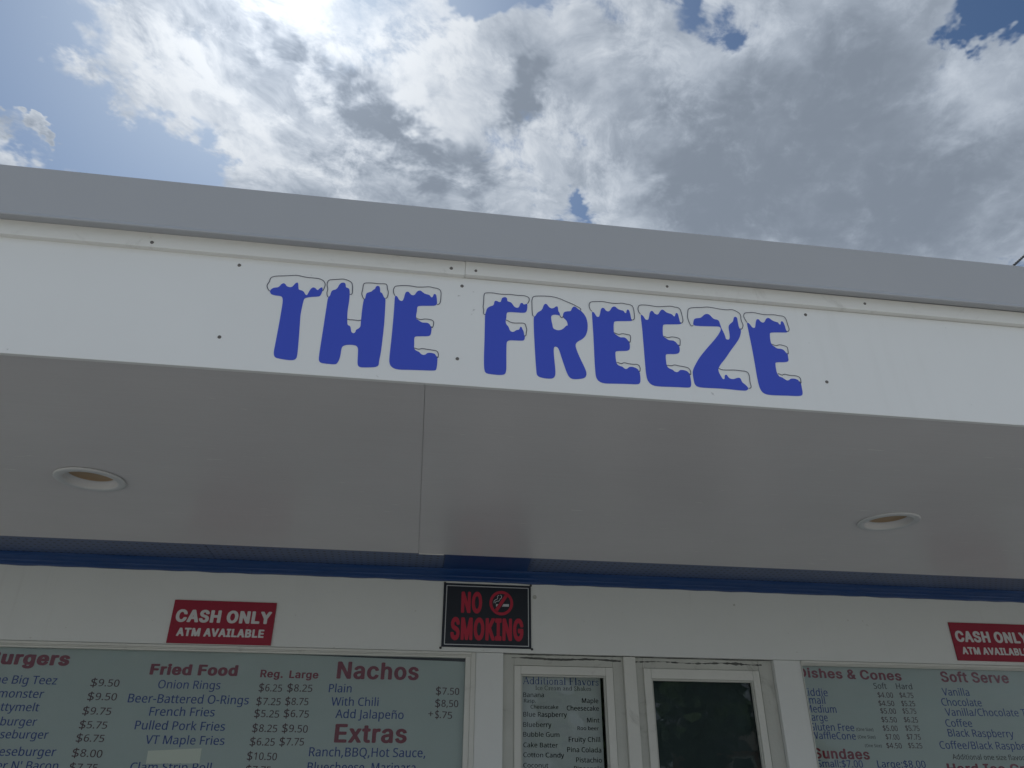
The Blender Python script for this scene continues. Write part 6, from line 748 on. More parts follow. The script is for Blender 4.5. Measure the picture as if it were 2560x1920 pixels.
# soffit of two plywood sheets with one hairline joint
SZ = 2.40
def sheet(xa0, xa1, xb0, xb1, z, name, mat, holes=()):
    # xa: x range at the eave, xb: x range at the vent strip
    ya, yb = 1.515, 3.004
    outer = [Vector((xa0, ya, 0)), Vector((xa1, ya, 0)), Vector((xb1, yb, 0)), Vector((xb0, yb, 0))]
    loops = [outer]
    for (cx, cy, r) in holes:
        loops.append([Vector((cx + r * math.cos(-2 * math.pi * k / 48), cy + r * math.sin(-2 * math.pi * k / 48), 0)) for k in range(48)])
    tri = tessellate_polygon(loops)
    flat = [v for l in loops for v in l]
    n = len(flat)
    vs = [(v.x, v.y, z) for v in flat] + [(v.x, v.y, z + .012) for v in flat]
    fs = [t for t in tri] + [(t[2] + n, t[1] + n, t[0] + n) for t in tri]
    o = 0
    for l in loops:
        k = len(l)
        for i in range(k):
            a, b2 = o + i, o + (i + 1) % k
            fs.append((a, b2, b2 + n, a + n))
        o += k
    ob = obj(name, vs, fs, mat, B)
    bm = bmesh.new(); bm.from_mesh(ob.data); bmesh.ops.recalc_face_normals(bm, faces=bm.faces[:]); bm.to_mesh(ob.data); bm.free()
    return ob
LIGHTS = ((-.978, 2.300, .084), (1.6755, 2.310, .086))
sheet(X0, .0134, X0, .0468, SZ, 'soffit_panel', M['soffit'], [LIGHTS[0]])
sheet(.0144, X1, .0478, X1, SZ - .0008, 'soffit_panel', M['soffit'], [LIGHTS[1]])
box('joint_backing', X0, X1, 1.516, 3.0, SZ + .10, SZ + .112, M['joint'], B)
box('joint_batten', -.03, .09, 1.52, 3.0, SZ + .0125, SZ + .02, M['soffit'], B)
# pale bare edge where the right sheet sags off the vent strip
box('sheet_edge', .049, .150, 3.0045, 3.009, SZ - .0028, SZ + .004, M['trim'], B)
# blue vent strip: perforated panels, one plain piece, slanting seams
def vent(xa0, xa1, xb0, xb1, mat, z=SZ + .0035, label=None):
    ya, yb = 3.006, 3.245
    vs = [(xa0, ya, z), (xa1, ya, z), (xb1, yb, z), (xb0, yb, z)]
    vs += [(a, b2, c + .004) for a, b2, c in vs]
    return obj('vent_panel', vs, [(3, 2, 1, 0), (4, 5, 6, 7), (0, 1, 5, 4), (1, 2, 6, 5), (2, 3, 7, 6), (3, 0, 4, 7)], mat, B, label=label)
vent(X0, -.7945, X0, -.796, M['perf'])
vent(-.7925, .1555, -.794, .1605, M['perf'])
vent(.157, .515, .162, .533, M['blue'], z=SZ + .0015, label='plain blue piece without holes')
vent(.5165, 2.062, .5345, 2.117, M['perf'])
vent(2.064, X1, 2.119, X1, M['perf'])
box('vent_backing', X0, X1, 3.0, 3.29, SZ + .012, SZ + .03, M['joint'], B)
# blue cove moulding under the vent strip, with a hand-cut lower paint line
def jit(j, x):
    if j in (0, 1): return (0, .0010 * math.sin(x * 9.1) * math.sin(x * 23.7 + 1) + .0007 * math.sin(x * 41))
    return (.0006 * math.sin(x * 13 + j), 0)
cove = [(YW - .0002, 2.3592), (YW - .010, 2.3600), (YW - .0125, 2.3660), (YW - .020, 2.3700), (YW - .026, 2.3735), (YW - .027, 2.3780), (YW - .036, 2.3830),
        (YW - .052, 2.3900), (YW - .058, 2.3950), (YW - .0585, 2.4030), (YW - .0002, 2.4030)]
extrude_x('crown_moulding', cove, X0, X1, M['blue'], B, n=700, jit=jit)

# eave: structural board, trim board pair, metal edge
YE = 1.503
box('eave_board', X0, X1, 1.516, 1.56, 2.405, 2.86, M['trim'], B)
TZ0, TZ1, TY = 2.6972, 2.7375, 1.488
box('trim_board', X0, .0938, TY + .0012, 1.5145, TZ0 - .0012, TZ1, M['trim'], B, bev=.0014)
tb2 = box('trim_board', .0942, X1, TY, 1.5145, TZ0 + .0005, TZ1, M['trim'], B, bev=.0014)
edge = [(1.4705, 2.8845), (1.4745, 2.8868), (1.60, 2.890), (1.60, 2.882), (1.478, 2.878), (1.478, 2.7425), (1.4900, 2.7380), (1.4860, 2.7368), (1.4620, 2.7322),
        (1.4605, 2.7340), (1.4612, 2.7370), (1.4705, 2.7480)]
mE = extrude_x('metal_edge', edge, X0, X1, M['metal'], B, n=40, jit=lambda j, x: (.0008 * math.sin(x * 2.1 + 1), .0012 * math.sin(x * 1.3)))
# roof slab
obj('roof', [(X0, 1.56, 2.865), (X1, 1.56, 2.865), (X1, 7.6, 2.80), (X0, 7.6, 2.80), (X0, 1.56, 2.51), (X1, 1.56, 2.51), (X1, 7.6, 2.51), (X0, 7.6, 2.51)],
    [(0, 1, 2, 3), (7, 6, 5, 4), (0, 4, 5, 1), (1, 5, 6, 2), (2, 6, 7, 3), (3, 7, 4, 0)], M['roof'], B)
box('end_board', X0 - .02, X0 - .001, 1.47, 7.6, 2.40, 2.88, M['trim'], B)
box('end_board', X1 + .001, X1 + .02, 1.47, 7.6, 2.40, 2.88, M['trim'], B)

# ------------------------------------------------------------------ windows
def ring(name, x0, x1, z0, z1, w, y0, y1, mat, parent, bev=.0015, wb=None, wl=None, wt=None, label=None):
    wb = w if wb is None else wb; wl = w if wl is None else wl; wt = w if wt is None else wt
    return join_boxes(name, [(x0, x0 + wl, y0, y1, z0, z1), (x1 - w, x1, y0, y1, z0, z1),
                             (x0 + wl + .0004, x1 - w - .0004, y0, y1, z1 - wt, z1), (x0 + wl + .0004, x1 - w - .0004, y0, y1, z0, z0 + wb)], mat, parent, bev, label)
def big_window(xo0, xo1, wl, wr, name='window'):
    """flat trim with a raised bead, stepped down to the glass"""
    o = join_boxes(name, [(xo0, xo0 + wl, YW - .002, YW + .03, SILL, HB - .002), (xo1 - wr, xo1, YW - .002, YW + .03, SILL, HB - .002),
                          (xo0 + wl + .0004, xo1 - wr - .0004, YW - .006, YW + .03, HB - .0125, HB - .002),
                          (xo0 + wl + .0004, xo1 - wr - .0004, YW - .002, YW + .03, HB - .0175, HB - .0129),
                          (xo0 + wl + .0004, xo1 - wr - .0004, YW - .002, YW + .03, SILL, SILL + .04)], M['frame'], B, .0018)
    return o
wl_ = big_window(-2.618, .3215, .043, .020)
ring('stop_bead', -2.575, .3010, SILL + .041, HB - .018, .0215, YW + .002, YW + .030, M['frame'], wl_, bev=.001, wt=.0065)
box('pane', -2.574, .3000, YW + .014, YW + .018, SILL + .042, HB - .019, M['glass'], wl_)
wr_ = big_window(1.7935, 3.519, .0005, .02)
ring('stop_bead', 1.7942, 3.498, SILL + .041, HB - .018, .02, YW + .004, YW + .030, M['frame'], wr_, bev=.001, wl=.003, wt=.003)
box('pane', 1.7945, 3.497, YW + .014, YW + .018, SILL + .042, HB - .019, M['glass'], wr_)

# centre pair of casements, set back in the wall
FY = YW + .022
ci = join_boxes('window', [(.4404, .4890, FY, FY + .09, SILL, HB - .003), (1.6000, 1.6630, FY + .004, FY + .09, SILL, HB - .003),
                           (.4894, .9240, FY, FY + .09, HB - .047, HB - .003), (.9244, .9696, FY, FY + .09, SILL + .0504, HB - .003), (1.0236, 1.0620, FY + .006, FY + .09, SILL + .0504, HB - .003), (1.0624, 1.5996, FY + .006, FY + .09, HB - .047, HB - .003),
                           (.4894, 1.5996, FY, FY + .09, SILL, SILL + .05)], M['dirty'], B, .0015, label='grimy pair of casements under the no smoking sign')
box('mullion', .9700, 1.0232, YW + .004, FY + .09, SILL + .052, HB - .0035, M['frame'], ci, bev=.0015)
def casement(xa, xb, zt, ga, gb, gz, dy):
    Y = FY - .006 + dy
    s = join_boxes('sash', [(far(xa, Y), far(ga, Y), Y, Y + .035, SILL + .055, farz(zt, Y)), (far(gb, Y), far(xb, Y), Y, Y + .035, SILL + .055, farz(zt, Y)),
                            (far(ga, Y) + .0004, far(gb, Y) - .0004, Y, Y + .035, farz(gz, Y), farz(zt, Y)), (far(ga, Y) + .0004, far(gb, Y) - .0004, Y, Y + .035, SILL + .055, SILL + .11)],
                   M['frame'], ci, .0018)
    ring('glazing_bead', far(ga, Y) + .0006, far(gb, Y) - .0006, SILL + .111, farz(gz, Y) - .0006, .007, Y + .007, Y + .022, M['dirty'], ci, bev=.001)
    box('pane', far(ga, Y) + .001, far(gb, Y) - .001, Y + .0225, Y + .0265, SILL + .111, farz(gz, Y) - .001, M['glass'], ci)
    return Y
casement(.4873, .9180, 2.0150, .5150, .8860, 1.9815, 0)
casement(1.0564, 1.5862, 2.0155, 1.0890, 1.5560, 1.9750, 0)
box('dim_room_sheet', 1.10, 1.60, FY + .045, FY + .046, SILL + .1, HB - .05, M['dim_sheet'], ci)  # added dark sheet standing in for the dim room behind the pane
# cracked black caulk along the head of each casement
def caulk(x0, x1, z, w, y, seed):
    rnd = random.Random(seed)
    n = int((x1 - x0) / .008); vs = []; fs = []
    cw = w * .5
    for i in range(n + 1):
        x = x0 + (x1 - x0) * i / n
        cw = max(w * .08, min(w * 1.1, cw + rnd.uniform(-.35, .35) * w))
        zz = z + .0022 * math.sin(x * 21 + seed) + rnd.uniform(-.0006, .0006)
        for (dy, dz) in ((0, -cw), (-.002, -cw * .3), (-.002, cw * .3), (0, cw)):
            vs.append((x, y + dy, zz + dz))
    for i in range(n):
        for j in range(3):
            a = i * 4 + j; fs.append((a, a + 4, a + 5, a + 1))
    return obj('caulk_bead', vs, fs, M['caulk'], ci, True)
caulk(.478, .962, 2.0475, .0040, FY - .0004, 3)
caulk(1.030, 1.616, 2.046, .0080, FY + .0056, 9)
caulk(.4708, 1.63, 2.0638, .0014, FY - .0004, 5)
# plywood back panel and dark gap behind the posted flavour sheet
box('window_sill', .4404, 1.663, YW - .03, FY - .001, SILL - .0, SILL + .02, M['frame'], ci, bev=.002)

# ------------------------------------------------------------------ downlights
def downlight(cx, cy, r, label):
    t = empty('recessed_light', (cx, cy, SZ), label=label, cat='ceiling light', group='recessed lights in the soffit')
    # flange, stepped baffle, amber diffuser
    R = r + .017
    z0 = SZ - .0015
    lathe('trim_ring', [(R, 0), (R + .0004, -.0035), (R - .004, -.0062), (r - .004, -.0062), (r - .0085, -.0030), (r - .0085, .004)], (cx, cy, z0), M['light_trim'], t)
    lathe('baffle', [(r - .0085, .0035), (r - .0100, .008), (r - .0130, .0175), (r - .0165, .018)], (cx, cy, z0), M['light_trim'], t)
    lathe('diffuser', [(r - .0145, .0177), (r - .018, .0188), (.04, .0205), (.0005, .021)], (cx, cy, z0), M['lens'], t)
    lathe('housing', [(r - .003, .002), (r - .003, .06), (.0005, .06)], (cx, cy, z0), M['joint'], t, seg=32)
    return t
downlight(LIGHTS[0][0], LIGHTS[0][1], LIGHTS[0][2], 'round white recessed light in the soffit above the burger menu, left one of two')
downlight(LIGHTS[1][0], LIGHTS[1][1], LIGHTS[1][2], 'round white recessed light in the soffit near the cones menu, right one of two')

# ------------------------------------------------------------------ lettering helpers
_gl = {}
def glyph(font, c):
    key = (font, c)
    if key not in _gl:
        adv, enc = GLYPHS[font][c]
        loops = []
        for l in enc.split('|') if enc else []:
            q = [int(t) for t in l.split()]
            loops.append([Vector((q[i] / 600, q[i + 1] / 600, 0)) for i in range(0, len(q), 2)])
        flat = [(v.x, v.y) for l in loops for v in l]
        # outer contours with the holes that lie in them, filled one after the other
        def inside(p, l):
            c_ = False
            for i in range(len(l)):
                a_, b_ = l[i], l[i - 1]
                if (a_.y > p.y) != (b_.y > p.y) and p.x < (b_.x - a_.x) * (p.y - a_.y) / (b_.y - a_.y) + a_.x: c_ = not c_
            return c_
        off_ = [0]
        for l in loops: off_.append(off_[-1] + len(l))
        depth = [sum(inside(l[0], k) for k in loops if k is not l) for l in loops]
        tri = []
        for i, l in enumerate(loops):
            if depth[i] % 2: continue
            ids = [i] + [j for j in range(len(loops)) if depth[j] == depth[i] + 1 and inside(loops[j][0], l)]
            mp = [off_[q] + t for q in ids for t in range(len(loops[q]))]
            tri += [tuple(mp[t] for t in tt) for tt in tessellate_polygon([loops[q] for q in ids])]
        _gl[key] = (adv / 600, flat, tri)
    return _gl[key]
def word(s, x0, z0, x1, z1, cap, font='N', kx=1.0):
    """glyph outlines fitted between two baseline points; returns verts (x, z) and faces"""
    vs, fs, pen = [], [], 0.0
    for c in s:
        adv, fl, tr_ = glyph(font, c)
        n = len(vs)
        vs += [(pen + x, y) for x, y in fl]; fs += [tuple(i + n for i in q) for q in tr_]
        pen += adv
    hv = glyph(font, 'H')[1]
    hi_, lo_ = max(v[1] for v in hv), min(v[1] for v in hv)
    k = cap / (hi_ - lo_)
    a = min(v[0] for v in vs); w = max(v[0] for v in vs) - a
    if x0 is None: x0 = x1 - w * k * kx; z0 = z1
    kxx = (x1 - x0) / w
    sl = (z1 - z0) / (x1 - x0)
    out = []
    for (x, y) in vs:
        X = x0 + (x - a) * kxx
        out.append((X, z0 + (X - x0) * sl + (y - lo_) * k))
    return out, fs
def print_on(name, geo, y, mat, parent):
    vs, fs = [], []
    for (v, f) in geo:
        n = len(vs); vs += [(x, y, z) for x, z in v]; fs += [tuple(i + n for i in q) for q in f]
    o = obj(name, vs, fs, mat, parent)
    return o
STY = {'X': ('heading', 'X', 'ink_red', .95), 'H': ('heading', 'B', 'ink_red', .9), 'R': ('heading', 'B', 'ink_red', .9), 'B': ('menu_item', 'N', 'ink_blue', 1.0),
       'P': ('price', 'N', 'ink_brown', 1.0), 'M': ('price', 'N', 'ink_brown', 1.0), 'G': ('menu_item', 'N', 'ink_grey', 1.0)}
def menu(items, y, parent):
    for (st, s, x0, z0, x1, z1, cap) in items:
        if st == 'S':
            print_on('heading', serif(s, x0, z0, x1, z1, cap), y, M['ink_grey'] if 'Ice' in s else M['ink_blue'], parent); continue
        nm, off, mk, kx = STY[st]
        if st == 'P':
            w = x1 - x0
            geo = [word('$', x0, z0 - cap * .12, x0 + w * (.22 if len(s) < 6 else .18), z0 - cap * .12, cap * 1.22),
                   word(s[1:], x0 + w * (.27 if len(s) < 6 else .23), z0, x1, z1, cap)]
        else:
            geo = [word(s, x0, z0, x1, z1, cap, off, kx)]
        print_on(nm, geo, y, M[mk], parent)

# a small serif alphabet drawn with strokes: stems (thick), hairlines (thin) and foot serifs
def _arc(cx, cy, rx, ry, a0, a1, n=10): return [(cx + rx * math.cos(math.radians(a0 + (a1 - a0) * i / n)), cy + ry * math.sin(math.radians(a0 + (a1 - a0) * i / n))) for i in range(n + 1)]
T_, H_, F_ = .11, .045, .035
SER = {
 'A': (.74, [([(.08, 0), (.37, 1)], H_), ([(.37, 1), (.66, 0)], T_), ([(.18, .35), (.54, .35)], H_), ([(0, .02), (.2, .02)], F_), ([(.52, .02), (.76, .02)], F_)]),
 'd': (.56, [(_arc(.24, .33, .19, .32, 0, 360, 20), .07), ([(.44, 0), (.44, 1.02)], T_), ([(.32, 1.0), (.44, 1.0)], F_), ([(.44, .02), (.56, .02)], F_)]),
 'i': (.28, [([(.14, 0), (.14, .66)], T_), ([(.02, .64), (.14, .64)], F_), ([(0, .02), (.28, .02)], F_), ([(.14, .84), (.14, .96)], T_)]),
 't': (.34, [([(.15, .9), (.15, .14), (.2, .03), (.32, .06)], .08), ([(.02, .64), (.32, .64)], F_)]),
 'o': (.52, [(_arc(.26, .33, .2, .32, 0, 360, 20), .075)]),
 'n': (.58, [([(.14, 0), (.14, .66)], T_), ([(.14, .5)] + _arc(.29, .46, .15, .19, 150, 0, 8) + [(.44, 0)], .09), ([(0, .02), (.27, .02)], F_), ([(.32, .02), (.57, .02)], F_), ([(.02, .64), (.14, .64)], F_)]),
 'a': (.48, [(_arc(.2, .17, .14, .16, 60, 360, 14), .06), ([(.08, .52)] + _arc(.22, .5, .13, .15, 130, 0, 6) + [(.35, .08), (.45, .02)], .09)]),
 'l': (.28, [([(.14, 0), (.14, 1.02)], T_), ([(.02, 1.0), (.14, 1.0)], F_), ([(0, .02), (.28, .02)], F_)]),
 'F': (.62, [([(.16, 0), (.16, 1)], T_), ([(.04, .98), (.57, .98), (.57, .8)], F_), ([(.16, .52), (.44, .52)], H_), ([(.44, .42), (.44, .62)], F_), ([(.03, .02), (.32, .02)], F_)]),
 'v': (.54, [([(.08, .65), (.28, 0)], T_), ([(.28, 0), (.46, .65)], H_), ([(0, .64), (.2, .64)], F_), ([(.36, .64), (.54, .64)], F_)]),
 'r': (.40, [([(.14, 0), (.14, .66)], T_), ([(.14, .46), (.22, .6), (.36, .62), (.38, .54)], .07), ([(0, .02), (.28, .02)], F_), ([(.02, .64), (.14, .64)], F_)]),
 's': (.42, [([(.34, .48), (.33, .6), (.2, .65), (.09, .58), (.09, .46), (.2, .37), (.32, .28), (.35, .14), (.24, .02), (.1, .04), (.06, .18)], .07)]),
 'I': (.34, [([(.17, 0), (.17, 1)], T_), ([(.03, .98), (.31, .98)], F_), ([(.03, .02), (.31, .02)], F_)]),
 'c': (.46, [(_arc(.25, .33, .19, .32, 50, 320, 14), .075)]),
 'e': (.48, [(_arc(.25, .33, .19, .32, 0, 325, 16), .07), ([(.07, .35), (.44, .35)], F_)]),
 'C': (.70, [(_arc(.38, .5, .31, .49, 48, 315, 18), .085), ([(.6, .98), (.6, .72)], F_)]),
 'm': (.86, [([(.14, 0), (.14, .66)], T_), ([(.14, .5)] + _arc(.28, .46, .14, .19, 150, 0, 8) + [(.42, 0)], .09), ([(.42, .5)] + _arc(.57, .46, .15, .19, 150, 0, 8) + [(.72, 0)], .09),
            ([(0, .02), (.27, .02)], F_), ([(.31, .02), (.55, .02)], F_), ([(.6, .02), (.85, .02)], F_)]),
 'S': (.56, [([(.45, .72), (.43, .92), (.27, .98), (.12, .9), (.11, .7), (.27, .54), (.43, .4), (.46, .2), (.32, .02), (.15, .04), (.08, .26)], .085)]),
 'h': (.58, [([(.14, 0), (.14, 1.02)], T_), ([(.14, .5)] + _arc(.29, .46, .15, .19, 150, 0, 8) + [(.44, 0)], .09), ([(0, .02), (.27, .02)], F_), ([(.32, .02), (.57, .02)], F_), ([(.02, 1.0), (.14, 1.0)], F_)]),
 'k': (.56, [([(.14, 0), (.14, 1.02)], T_), ([(.14, .28), (.44, .64)], H_), ([(.24, .36), (.48, 0)], .08), ([(0, .02), (.27, .02)], F_), ([(.36, .02), (.56, .02)], F_), ([(.02, 1.0), (.14, 1.0)], F_)]),
 ' ': (.26, [])}
def ribbon(pts, w):
    vs, fs = [], []
    n = len(pts)
    for i, p in enumerate(pts):
        a = pts[max(i - 1, 0)]; b2 = pts[min(i + 1, n - 1)]
        dx, dz = b2[0] - a[0], b2[1] - a[1]; l = math.hypot(dx, dz) or 1
        nx, nz_ = -dz / l * w / 2, dx / l * w / 2
        vs += [(p[0] + nx, p[1] + nz_), (p[0] - nx, p[1] - nz_)]
    for i in range(n - 1): fs.append((2 * i, 2 * i + 1, 2 * i + 3, 2 * i + 2))
    return vs, fs
def serif(s, x0, z0, x1, z1, cap):
    tot = sum(SER[c][0] + .04 for c in s)
    kx = (x1 - x0) / tot; geo = []; x = 0
    for c in s:
        w, strokes = SER[c]
        for pts, t in strokes:
            v, f = ribbon(pts, t)
            geo.append(([(x0 + (x + q[0]) * kx, z0 + (z1 - z0) * x / tot + q[1] * cap) for q in v], f))
        x += w + .04
    return geo

# ------------------------------------------------------------------ THE FREEZE sign board
S = empty('sign_board', (.3, YE, 2.55), label='long white eave board reading THE FREEZE in snow-capped blue letters', cat='sign')
box('panel', X0, X1, YE, YE + .0115, 2.3935, 2.6965, M['panel'], S, bev=.0008)
def smooth_loop(pts, closed=True, it=2):
    for _ in range(it):
        out = []
        n = len(pts)
        rng = range(n) if closed else range(n - 1)
        if not closed: out.append(pts[0])
        for i in rng:
            a, b2 = pts[i], pts[(i + 1) % n]
            out.append((a[0] * .78 + b2[0] * .22, a[1] * .78 + b2[1] * .22)); out.append((a[0] * .22 + b2[0] * .78, a[1] * .22 + b2[1] * .78))
        if not closed: out.append(pts[-1])
        pts = out
    return pts
cur = None
for kind, pts in LETTERS:
    if kind == 'L':
        q = smooth_loop(pts)
        tri = tessellate_polygon([[Vector((x, z, 0)) for x, z in q]])
        n = len(q)
        vs = [(x, YE - .0008, z) for x, z in q] + [(x, YE + .0004, z) for x, z in q]
        fs = [tuple(t) for t in tri] + [(i, (i + 1) % n, (i + 1) % n + n, i + n) for i in range(n)]
        cur = obj('letter', vs, fs, M['letter'], S)
    else:
        q = smooth_loop(pts, closed=False)
        v, f = ribbon(q, .00185)
        obj('snow_outline', [(x, YE - .0011, z) for x, z in v], f, M['line'], cur)
def screw(x, y, z, parent, r=.0042):
    rnd = random.Random(int(x * 1000 + z * 777))
    o = lathe('screw', [(.0005, -.0005), (r * .28, -.0004), (r * .34, -.0016), (r * .9, -.0014), (r, -.0002), (r * 1.05, .0004)], (x, y, z), M['screw'], parent, seg=14, axis='Y')
    return o
for (x, z) in ((-.4453, 2.6754), (-.4541, 2.4734), (.0884, 2.6716), (.085, 2.4635), (.9955, 2.6762), (1.0137, 2.477), (1.93, 2.675), (-1.35, 2.672), (-1.4, 2.47)):
    screw(x, YE, z, S)
for (x, z) in ((-.6479, 2.709), (.0591, 2.7125)): screw(x, TY + .0012, z, B)
for (x, z) in ((.1204, 2.7108), (.6155, 2.7158), (1.1645, 2.7185)): screw(x, TY, z, B, .0036)

# ------------------------------------------------------------------ cash only signs
def tilted(x, z, cx, cz, a): return (cx + (x - cx) * math.cos(a) - (z - cz) * math.sin(a), cz + (x - cx) * math.sin(a) + (z - cz) * math.cos(a))
def cash(dx, dz, w, label):
    xa, xb, za, zb = -.9390 + dx, -.9390 + dx + w, 2.0690 + dz, 2.2405 + dz
    t = empty('cash_only_sign', ((xa + xb) / 2, YW - .003, za), label=label, cat='sign', group='red cash only signs on the wall')
    box('sign_panel', xa, xb, YW - .0062, YW - .0006, za, zb, M['red'], t, bev=.0008)
    k = w / .411
    print_on('lettering', [word('CASH ONLY', xa + .0165 * k, za + .083, xa + .3975 * k, za + .084, .0500, 'X'),
                           word('ATM AVAILABLE', xa + .0325 * k, za + .028, xa + .3775 * k, za + .029, .0325, 'X')], YW - .0067, M['white_ink'], t)
    for sx in (xa + .012, xb - .012):
        lathe('screw', [(.0003, -.0012), (.003, -.001), (.0034, .0003)], (sx, YW - .0062, za + .073), M['red'], t, seg=12, axis='Y')
cash(0, 0, .411, 'red cash only sign on the wall above the burger and fried food menu')
cash(3.5120, .0130, .411, 'red cash only sign above the cones and soft serve menu, cut by the photo edge')

# ------------------------------------------------------------------ no smoking sign
t = empty('no_smoking_sign', (.366, YW - .003, 2.082), label='black no smoking sign with red letters and dark corner tacks', cat='sign')
box('sign_panel', .1722, .5605, YW - .0045, YW - .0006, 2.0825, 2.3510, M['ns_face'], t, bev=.0006)
yi = YW - .0050
def frame_lines(x0, x1, z0, z1, w): return [([(x0, z1 - w), (x1, z1 - w), (x1, z1), (x0, z1)], [(0, 1, 2, 3)]), ([(x0, z0), (x1, z0), (x1, z0 + w), (x0, z0 + w)], [(0, 1, 2, 3)]),
    ([(x0, z0 + w), (x0 + w, z0 + w), (x0 + w, z1 - w), (x0, z1 - w)], [(0, 1, 2, 3)]), ([(x1 - w, z0 + w), (x1, z0 + w), (x1, z1 - w), (x1 - w, z1 - w)], [(0, 1, 2, 3)])]
print_on('border_line', frame_lines(.1838, .5500, 2.0915, 2.3415, .0032), yi, M['grey_line'], t)
print_on('lettering', [word('NO', .2512, 2.2245, .3427, 2.2250, .0910, 'X'), word('SMOKING', .2092, 2.1115, .5259, 2.1135, .0935, 'X')], yi, M['red_ink'], t)
cx_, cz_, ro, ri = .4276, 2.2716, .0525, .0405
rg = _arc(cx_, cz_, ro, ro, 0, 360, 48)[:-1]; rg2 = _arc(cx_, cz_, ri, ri, 0, 360, 48)[:-1]
ringg = (rg + rg2, [(i, (i + 1) % 48, 48 + (i + 1) % 48, 48 + i) for i in range(48)])
a_ = math.radians(56); ux, uz = math.cos(a_), math.sin(a_); nx_, nz2 = -uz, ux
sl_ = ([(cx_ + ux * s_ * .043 + nx_ * q * .0072, cz_ + uz * s_ * .043 + nz2 * q * .0072) for s_, q in ((-1, -1), (1, -1), (1, 1), (-1, 1))], [(0, 1, 2, 3)])
print_on('prohibition_ring', [ringg, sl_], yi - .0006, M['red_ink'], t)
cig = [([(.4310, 2.2568), (.4616, 2.2573), (.4616, 2.2682), (.4375, 2.2678)], [(0, 1, 2, 3)]), ([(.4045, 2.2563), (.4075, 2.2563), (.4140, 2.2668), (.4045, 2.2664)], [(0, 1, 2, 3)]),
       ribbon([(.3954, 2.2705), (.3955, 2.2792), (.4012, 2.2853), (.4087, 2.2880), (.4113, 2.2935), (.4100, 2.2985), (.4130, 2.3032), (.4175, 2.3050)], .0026),
       ribbon([(.4014, 2.2701), (.4035, 2.2775), (.4163, 2.2800), (.4205, 2.2840), (.4215, 2.2895), (.4280, 2.2940), (.4288, 2.3010), (.4240, 2.3071)], .0026)]
print_on('cigarette', cig, yi - .0003, M['grey_line'], t)
for (x, z) in ((.1765, 2.3515), (.5604, 2.3535), (.1700, 2.0785), (.5640, 2.0820)):
    lathe('tack', [(.0002, -.0060), (.0030, -.0052), (.0048, -.0030), (.0052, .0)], (x, YW - .0004, z), M['tack'], t, seg=16, axis='Y')
# old filled screw hole and a scuff on the wall
lathe('filled_hole', [(.0002, -.0004), (.004, -.0006), (.0055, -.0016), (.008, -.0016), (.0092, .0002)], (.5785, YW, 2.3036), M['dirty'], B, seg=20, axis='Y')
lathe('filled_hole', [(.0002, -.0006), (.004, -.0008), (.006, .0002)], (1.512, YW, 2.2998), M['dirty'], B, seg=14, axis='Y')

# ------------------------------------------------------------------ menus behind the glass
YB = YW + .036
t = empty('menu_board', (-1.1, YB, 1.1), label='pale menu board of burgers, fried food and nachos in the left window', cat='menu board')
obj('board', [(-2.57, YB, 1.0), (.297, YB, 1.0), (.297, YB, 2.0290), (-.60, YB, 2.0440), (-2.57, YB, 2.0460)] + [(-2.57, YB + .006, 1.0), (.297, YB + .006, 1.0), (.297, YB + .006, 2.0290), (-.60, YB + .006, 2.0440), (-2.57, YB + .006, 2.0460)],
    [(0, 1, 2, 3, 4), (9, 8, 7, 6, 5)] + [(i, i + 5, (i + 1) % 5 + 5, (i + 1) % 5) for i in range(5)], M['board'], t)
menu(TEXT_LEFT, YB - .001, t)
pt = obj('paper_strip', [(-.9290, YB - .003, 1.6345), (-.7330, YB - .0025, 1.6370), (-.7345, YB - .0025, 1.6895), (-.9310, YB - .003, 1.6790),
                    (-.9290, YB - .0018, 1.6345), (-.7330, YB - .0013, 1.6370), (-.7345, YB - .0013, 1.6895), (-.9310, YB - .0018, 1.6790)],
         [(0, 1, 2, 3), (7, 6, 5, 4), (0, 4, 5, 1), (1, 5, 6, 2), (2, 6, 7, 3), (3, 7, 4, 0)], M['tape'])
tag(pt, 'blank cream paper strip stuck over a line of the fried food menu', 'paper strip')
t = empty('menu_board', (2.65, YB, 1.1), label='pale menu board of dishes, cones and soft serve in the right window', cat='menu board')
box('board', 1.795, 3.49, YB, YB + .006, 1.0, 2.0530, M['board'], t)
menu(TEXT_RIGHT, YB - .001, t)
YC = 3.366
t = empty('flavor_list', (.7, YC, 1.1), label='white sheet headed Additional Flavors taped inside the narrow casement', cat='paper sign')
box('sheet', .5170, .8765, YC, YC + .0015, 1.05, 1.9800, M['paper'], t)
menu(TEXT_MID, YC - .001, t)

# ------------------------------------------------------------------ service cable and the pole it runs to
a0 = Vector((1.0579 * 4.5, 4.50, 1.6 + .8225 * 4.5)); a1 = Vector((1.2549 * 7.5, 7.50, 1.6 + .986 * 7.5))
pl = empty('power_line', (4.76, 4.5, 5.30), label='black twisted service cable rising behind the right end of the roof edge', cat='power cable')
for ph in (0, math.pi):
    tube('cable_strand', [p + Vector((.0075 * math.cos(i * 1.5 + ph), 0, .0075 * math.sin(i * 1.5 + ph))) for i, p in
                          enumerate([a0.lerp(a1, k / 90) for k in range(91)])], .0078, M['cable'], pl, seg=6)
ms = empty('service_mast', (4.76, 4.52, 2.83), label='grey conduit mast on the roof that holds the service cable', cat='mast')
tube('conduit', [(4.76, 4.54, 2.82), (4.76, 4.54, 5.31)], .03, M['metal'], ms, seg=12)
lathe('weatherhead', [(.03, .0), (.055, .03), (.05, .10), (.0005, .14)], (4.76, 4.54, 5.29), M['metal'], ms, seg=16)
po = empty('utility_pole', (9.45, 7.56, 0), label='brown wooden utility pole past the right end of the stand', cat='utility pole')
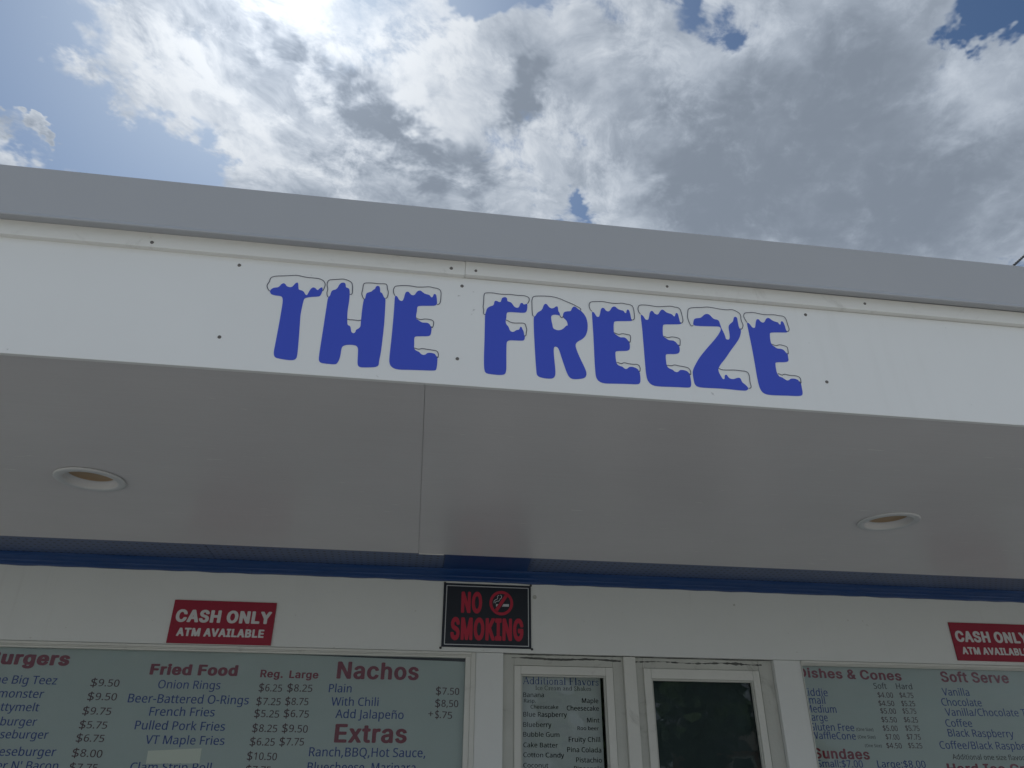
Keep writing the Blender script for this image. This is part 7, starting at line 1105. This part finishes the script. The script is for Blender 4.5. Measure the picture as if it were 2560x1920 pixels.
tube('pole', [(9.45, 7.6, 0), (9.45, 7.6, 9.6)], .16, M['wood'], po, seg=14, r1=.11)

# ------------------------------------------------------------------ across the road: seen in the window glass
def tree(x, y, h, seed, label):
    rnd = random.Random(seed)
    t = empty('tree', (x, y, 0), label=label, cat='tree', group='trees across the road')
    tube('trunk', [(x, y, 0), (x + .1, y, h * .3), (x + .05, y + .1, h * .75)], .22, M['bark'], t, seg=10, r1=.06)
    for k in range(6):
        a = k * 1.05 + rnd.random(); z0 = h * (.3 + .07 * k)
        tube('limb', [(x + .05, y, z0), (x + math.cos(a) * h * .13, y + math.sin(a) * h * .13, z0 + h * .12), (x + math.cos(a) * h * .22, y + math.sin(a) * h * .22, z0 + h * .2)],
             .07, M['bark'], t, seg=6, r1=.02)
    vs, fs = [], []
    cl = []
    for k in range(34):
        a = rnd.uniform(0, 6.28); q = rnd.uniform(-.9, 1); rr_ = math.sqrt(max(0, 1 - q * q)) * rnd.uniform(.5, 1)
        cl.append((x + math.cos(a) * rr_ * h * .30, y + math.sin(a) * rr_ * h * .30, h * .60 + q * h * .34, rnd.uniform(.5, .95) * h * .12))
    for (cx, cy, cz, cr_) in cl:
        for k in range(95):
            d = Vector((rnd.gauss(0, 1), rnd.gauss(0, 1), rnd.gauss(0, 1))).normalized() * cr_ * rnd.uniform(.5, 1)
            p = Vector((cx, cy, cz)) + d
            u1 = Vector((rnd.gauss(0, 1), rnd.gauss(0, 1), rnd.gauss(0, .6))).normalized() * rnd.uniform(.16, .30)
            w1 = u1.cross(Vector((rnd.gauss(0, 1), rnd.gauss(0, 1), rnd.gauss(0, 1)))).normalized() * u1.length * .6
            n = len(vs); vs += [p - u1, p + w1, p + u1, p - w1]; fs.append((n, n + 1, n + 2, n + 3))
    o = obj('crown', vs, fs, M['leaf'], t)
    o['kind'] = 'stuff'
for i, (x, y, h, lb) in enumerate(((6.6, -21.5, 5.6, 'lower green tree across the road, left of the tallest one'), (10.2, -19.9, 7.2, 'tallest green tree across the road beside the red house'))):
    tree(x, y, h, 11 + i, lb)
hs = empty('house', (13.2, -23.5, 0), label='red house with white trim across the road, seen only in the glass', cat='house')
join_boxes('wall', [(11.4, 15.4, -26, -21, 0, 2.5)], M['siding'], hs)
obj('roof', [(11.1, -20.6, 2.45), (15.7, -20.6, 2.45), (15.7, -23.5, 3.6), (11.1, -23.5, 3.6), (15.7, -26.4, 2.45), (11.1, -26.4, 2.45)], [(0, 1, 2, 3), (3, 2, 4, 5), (0, 3, 5), (1, 4, 2), (0, 5, 4, 1)], M['shingle'], hs)
for x in (11.7, 13.0, 14.3):
    w = ring('window', x, x + .95, .95, 2.25, .1, -20.995, -20.93, M['white_far'], hs)
    box('pane', x + .1, x + .85, -20.99, -20.97, 1.05, 2.15, M['dark_in'], w)
for o in list(sc.objects):
    if o.type == 'EMPTY' and not o.children: bpy.data.objects.remove(o)
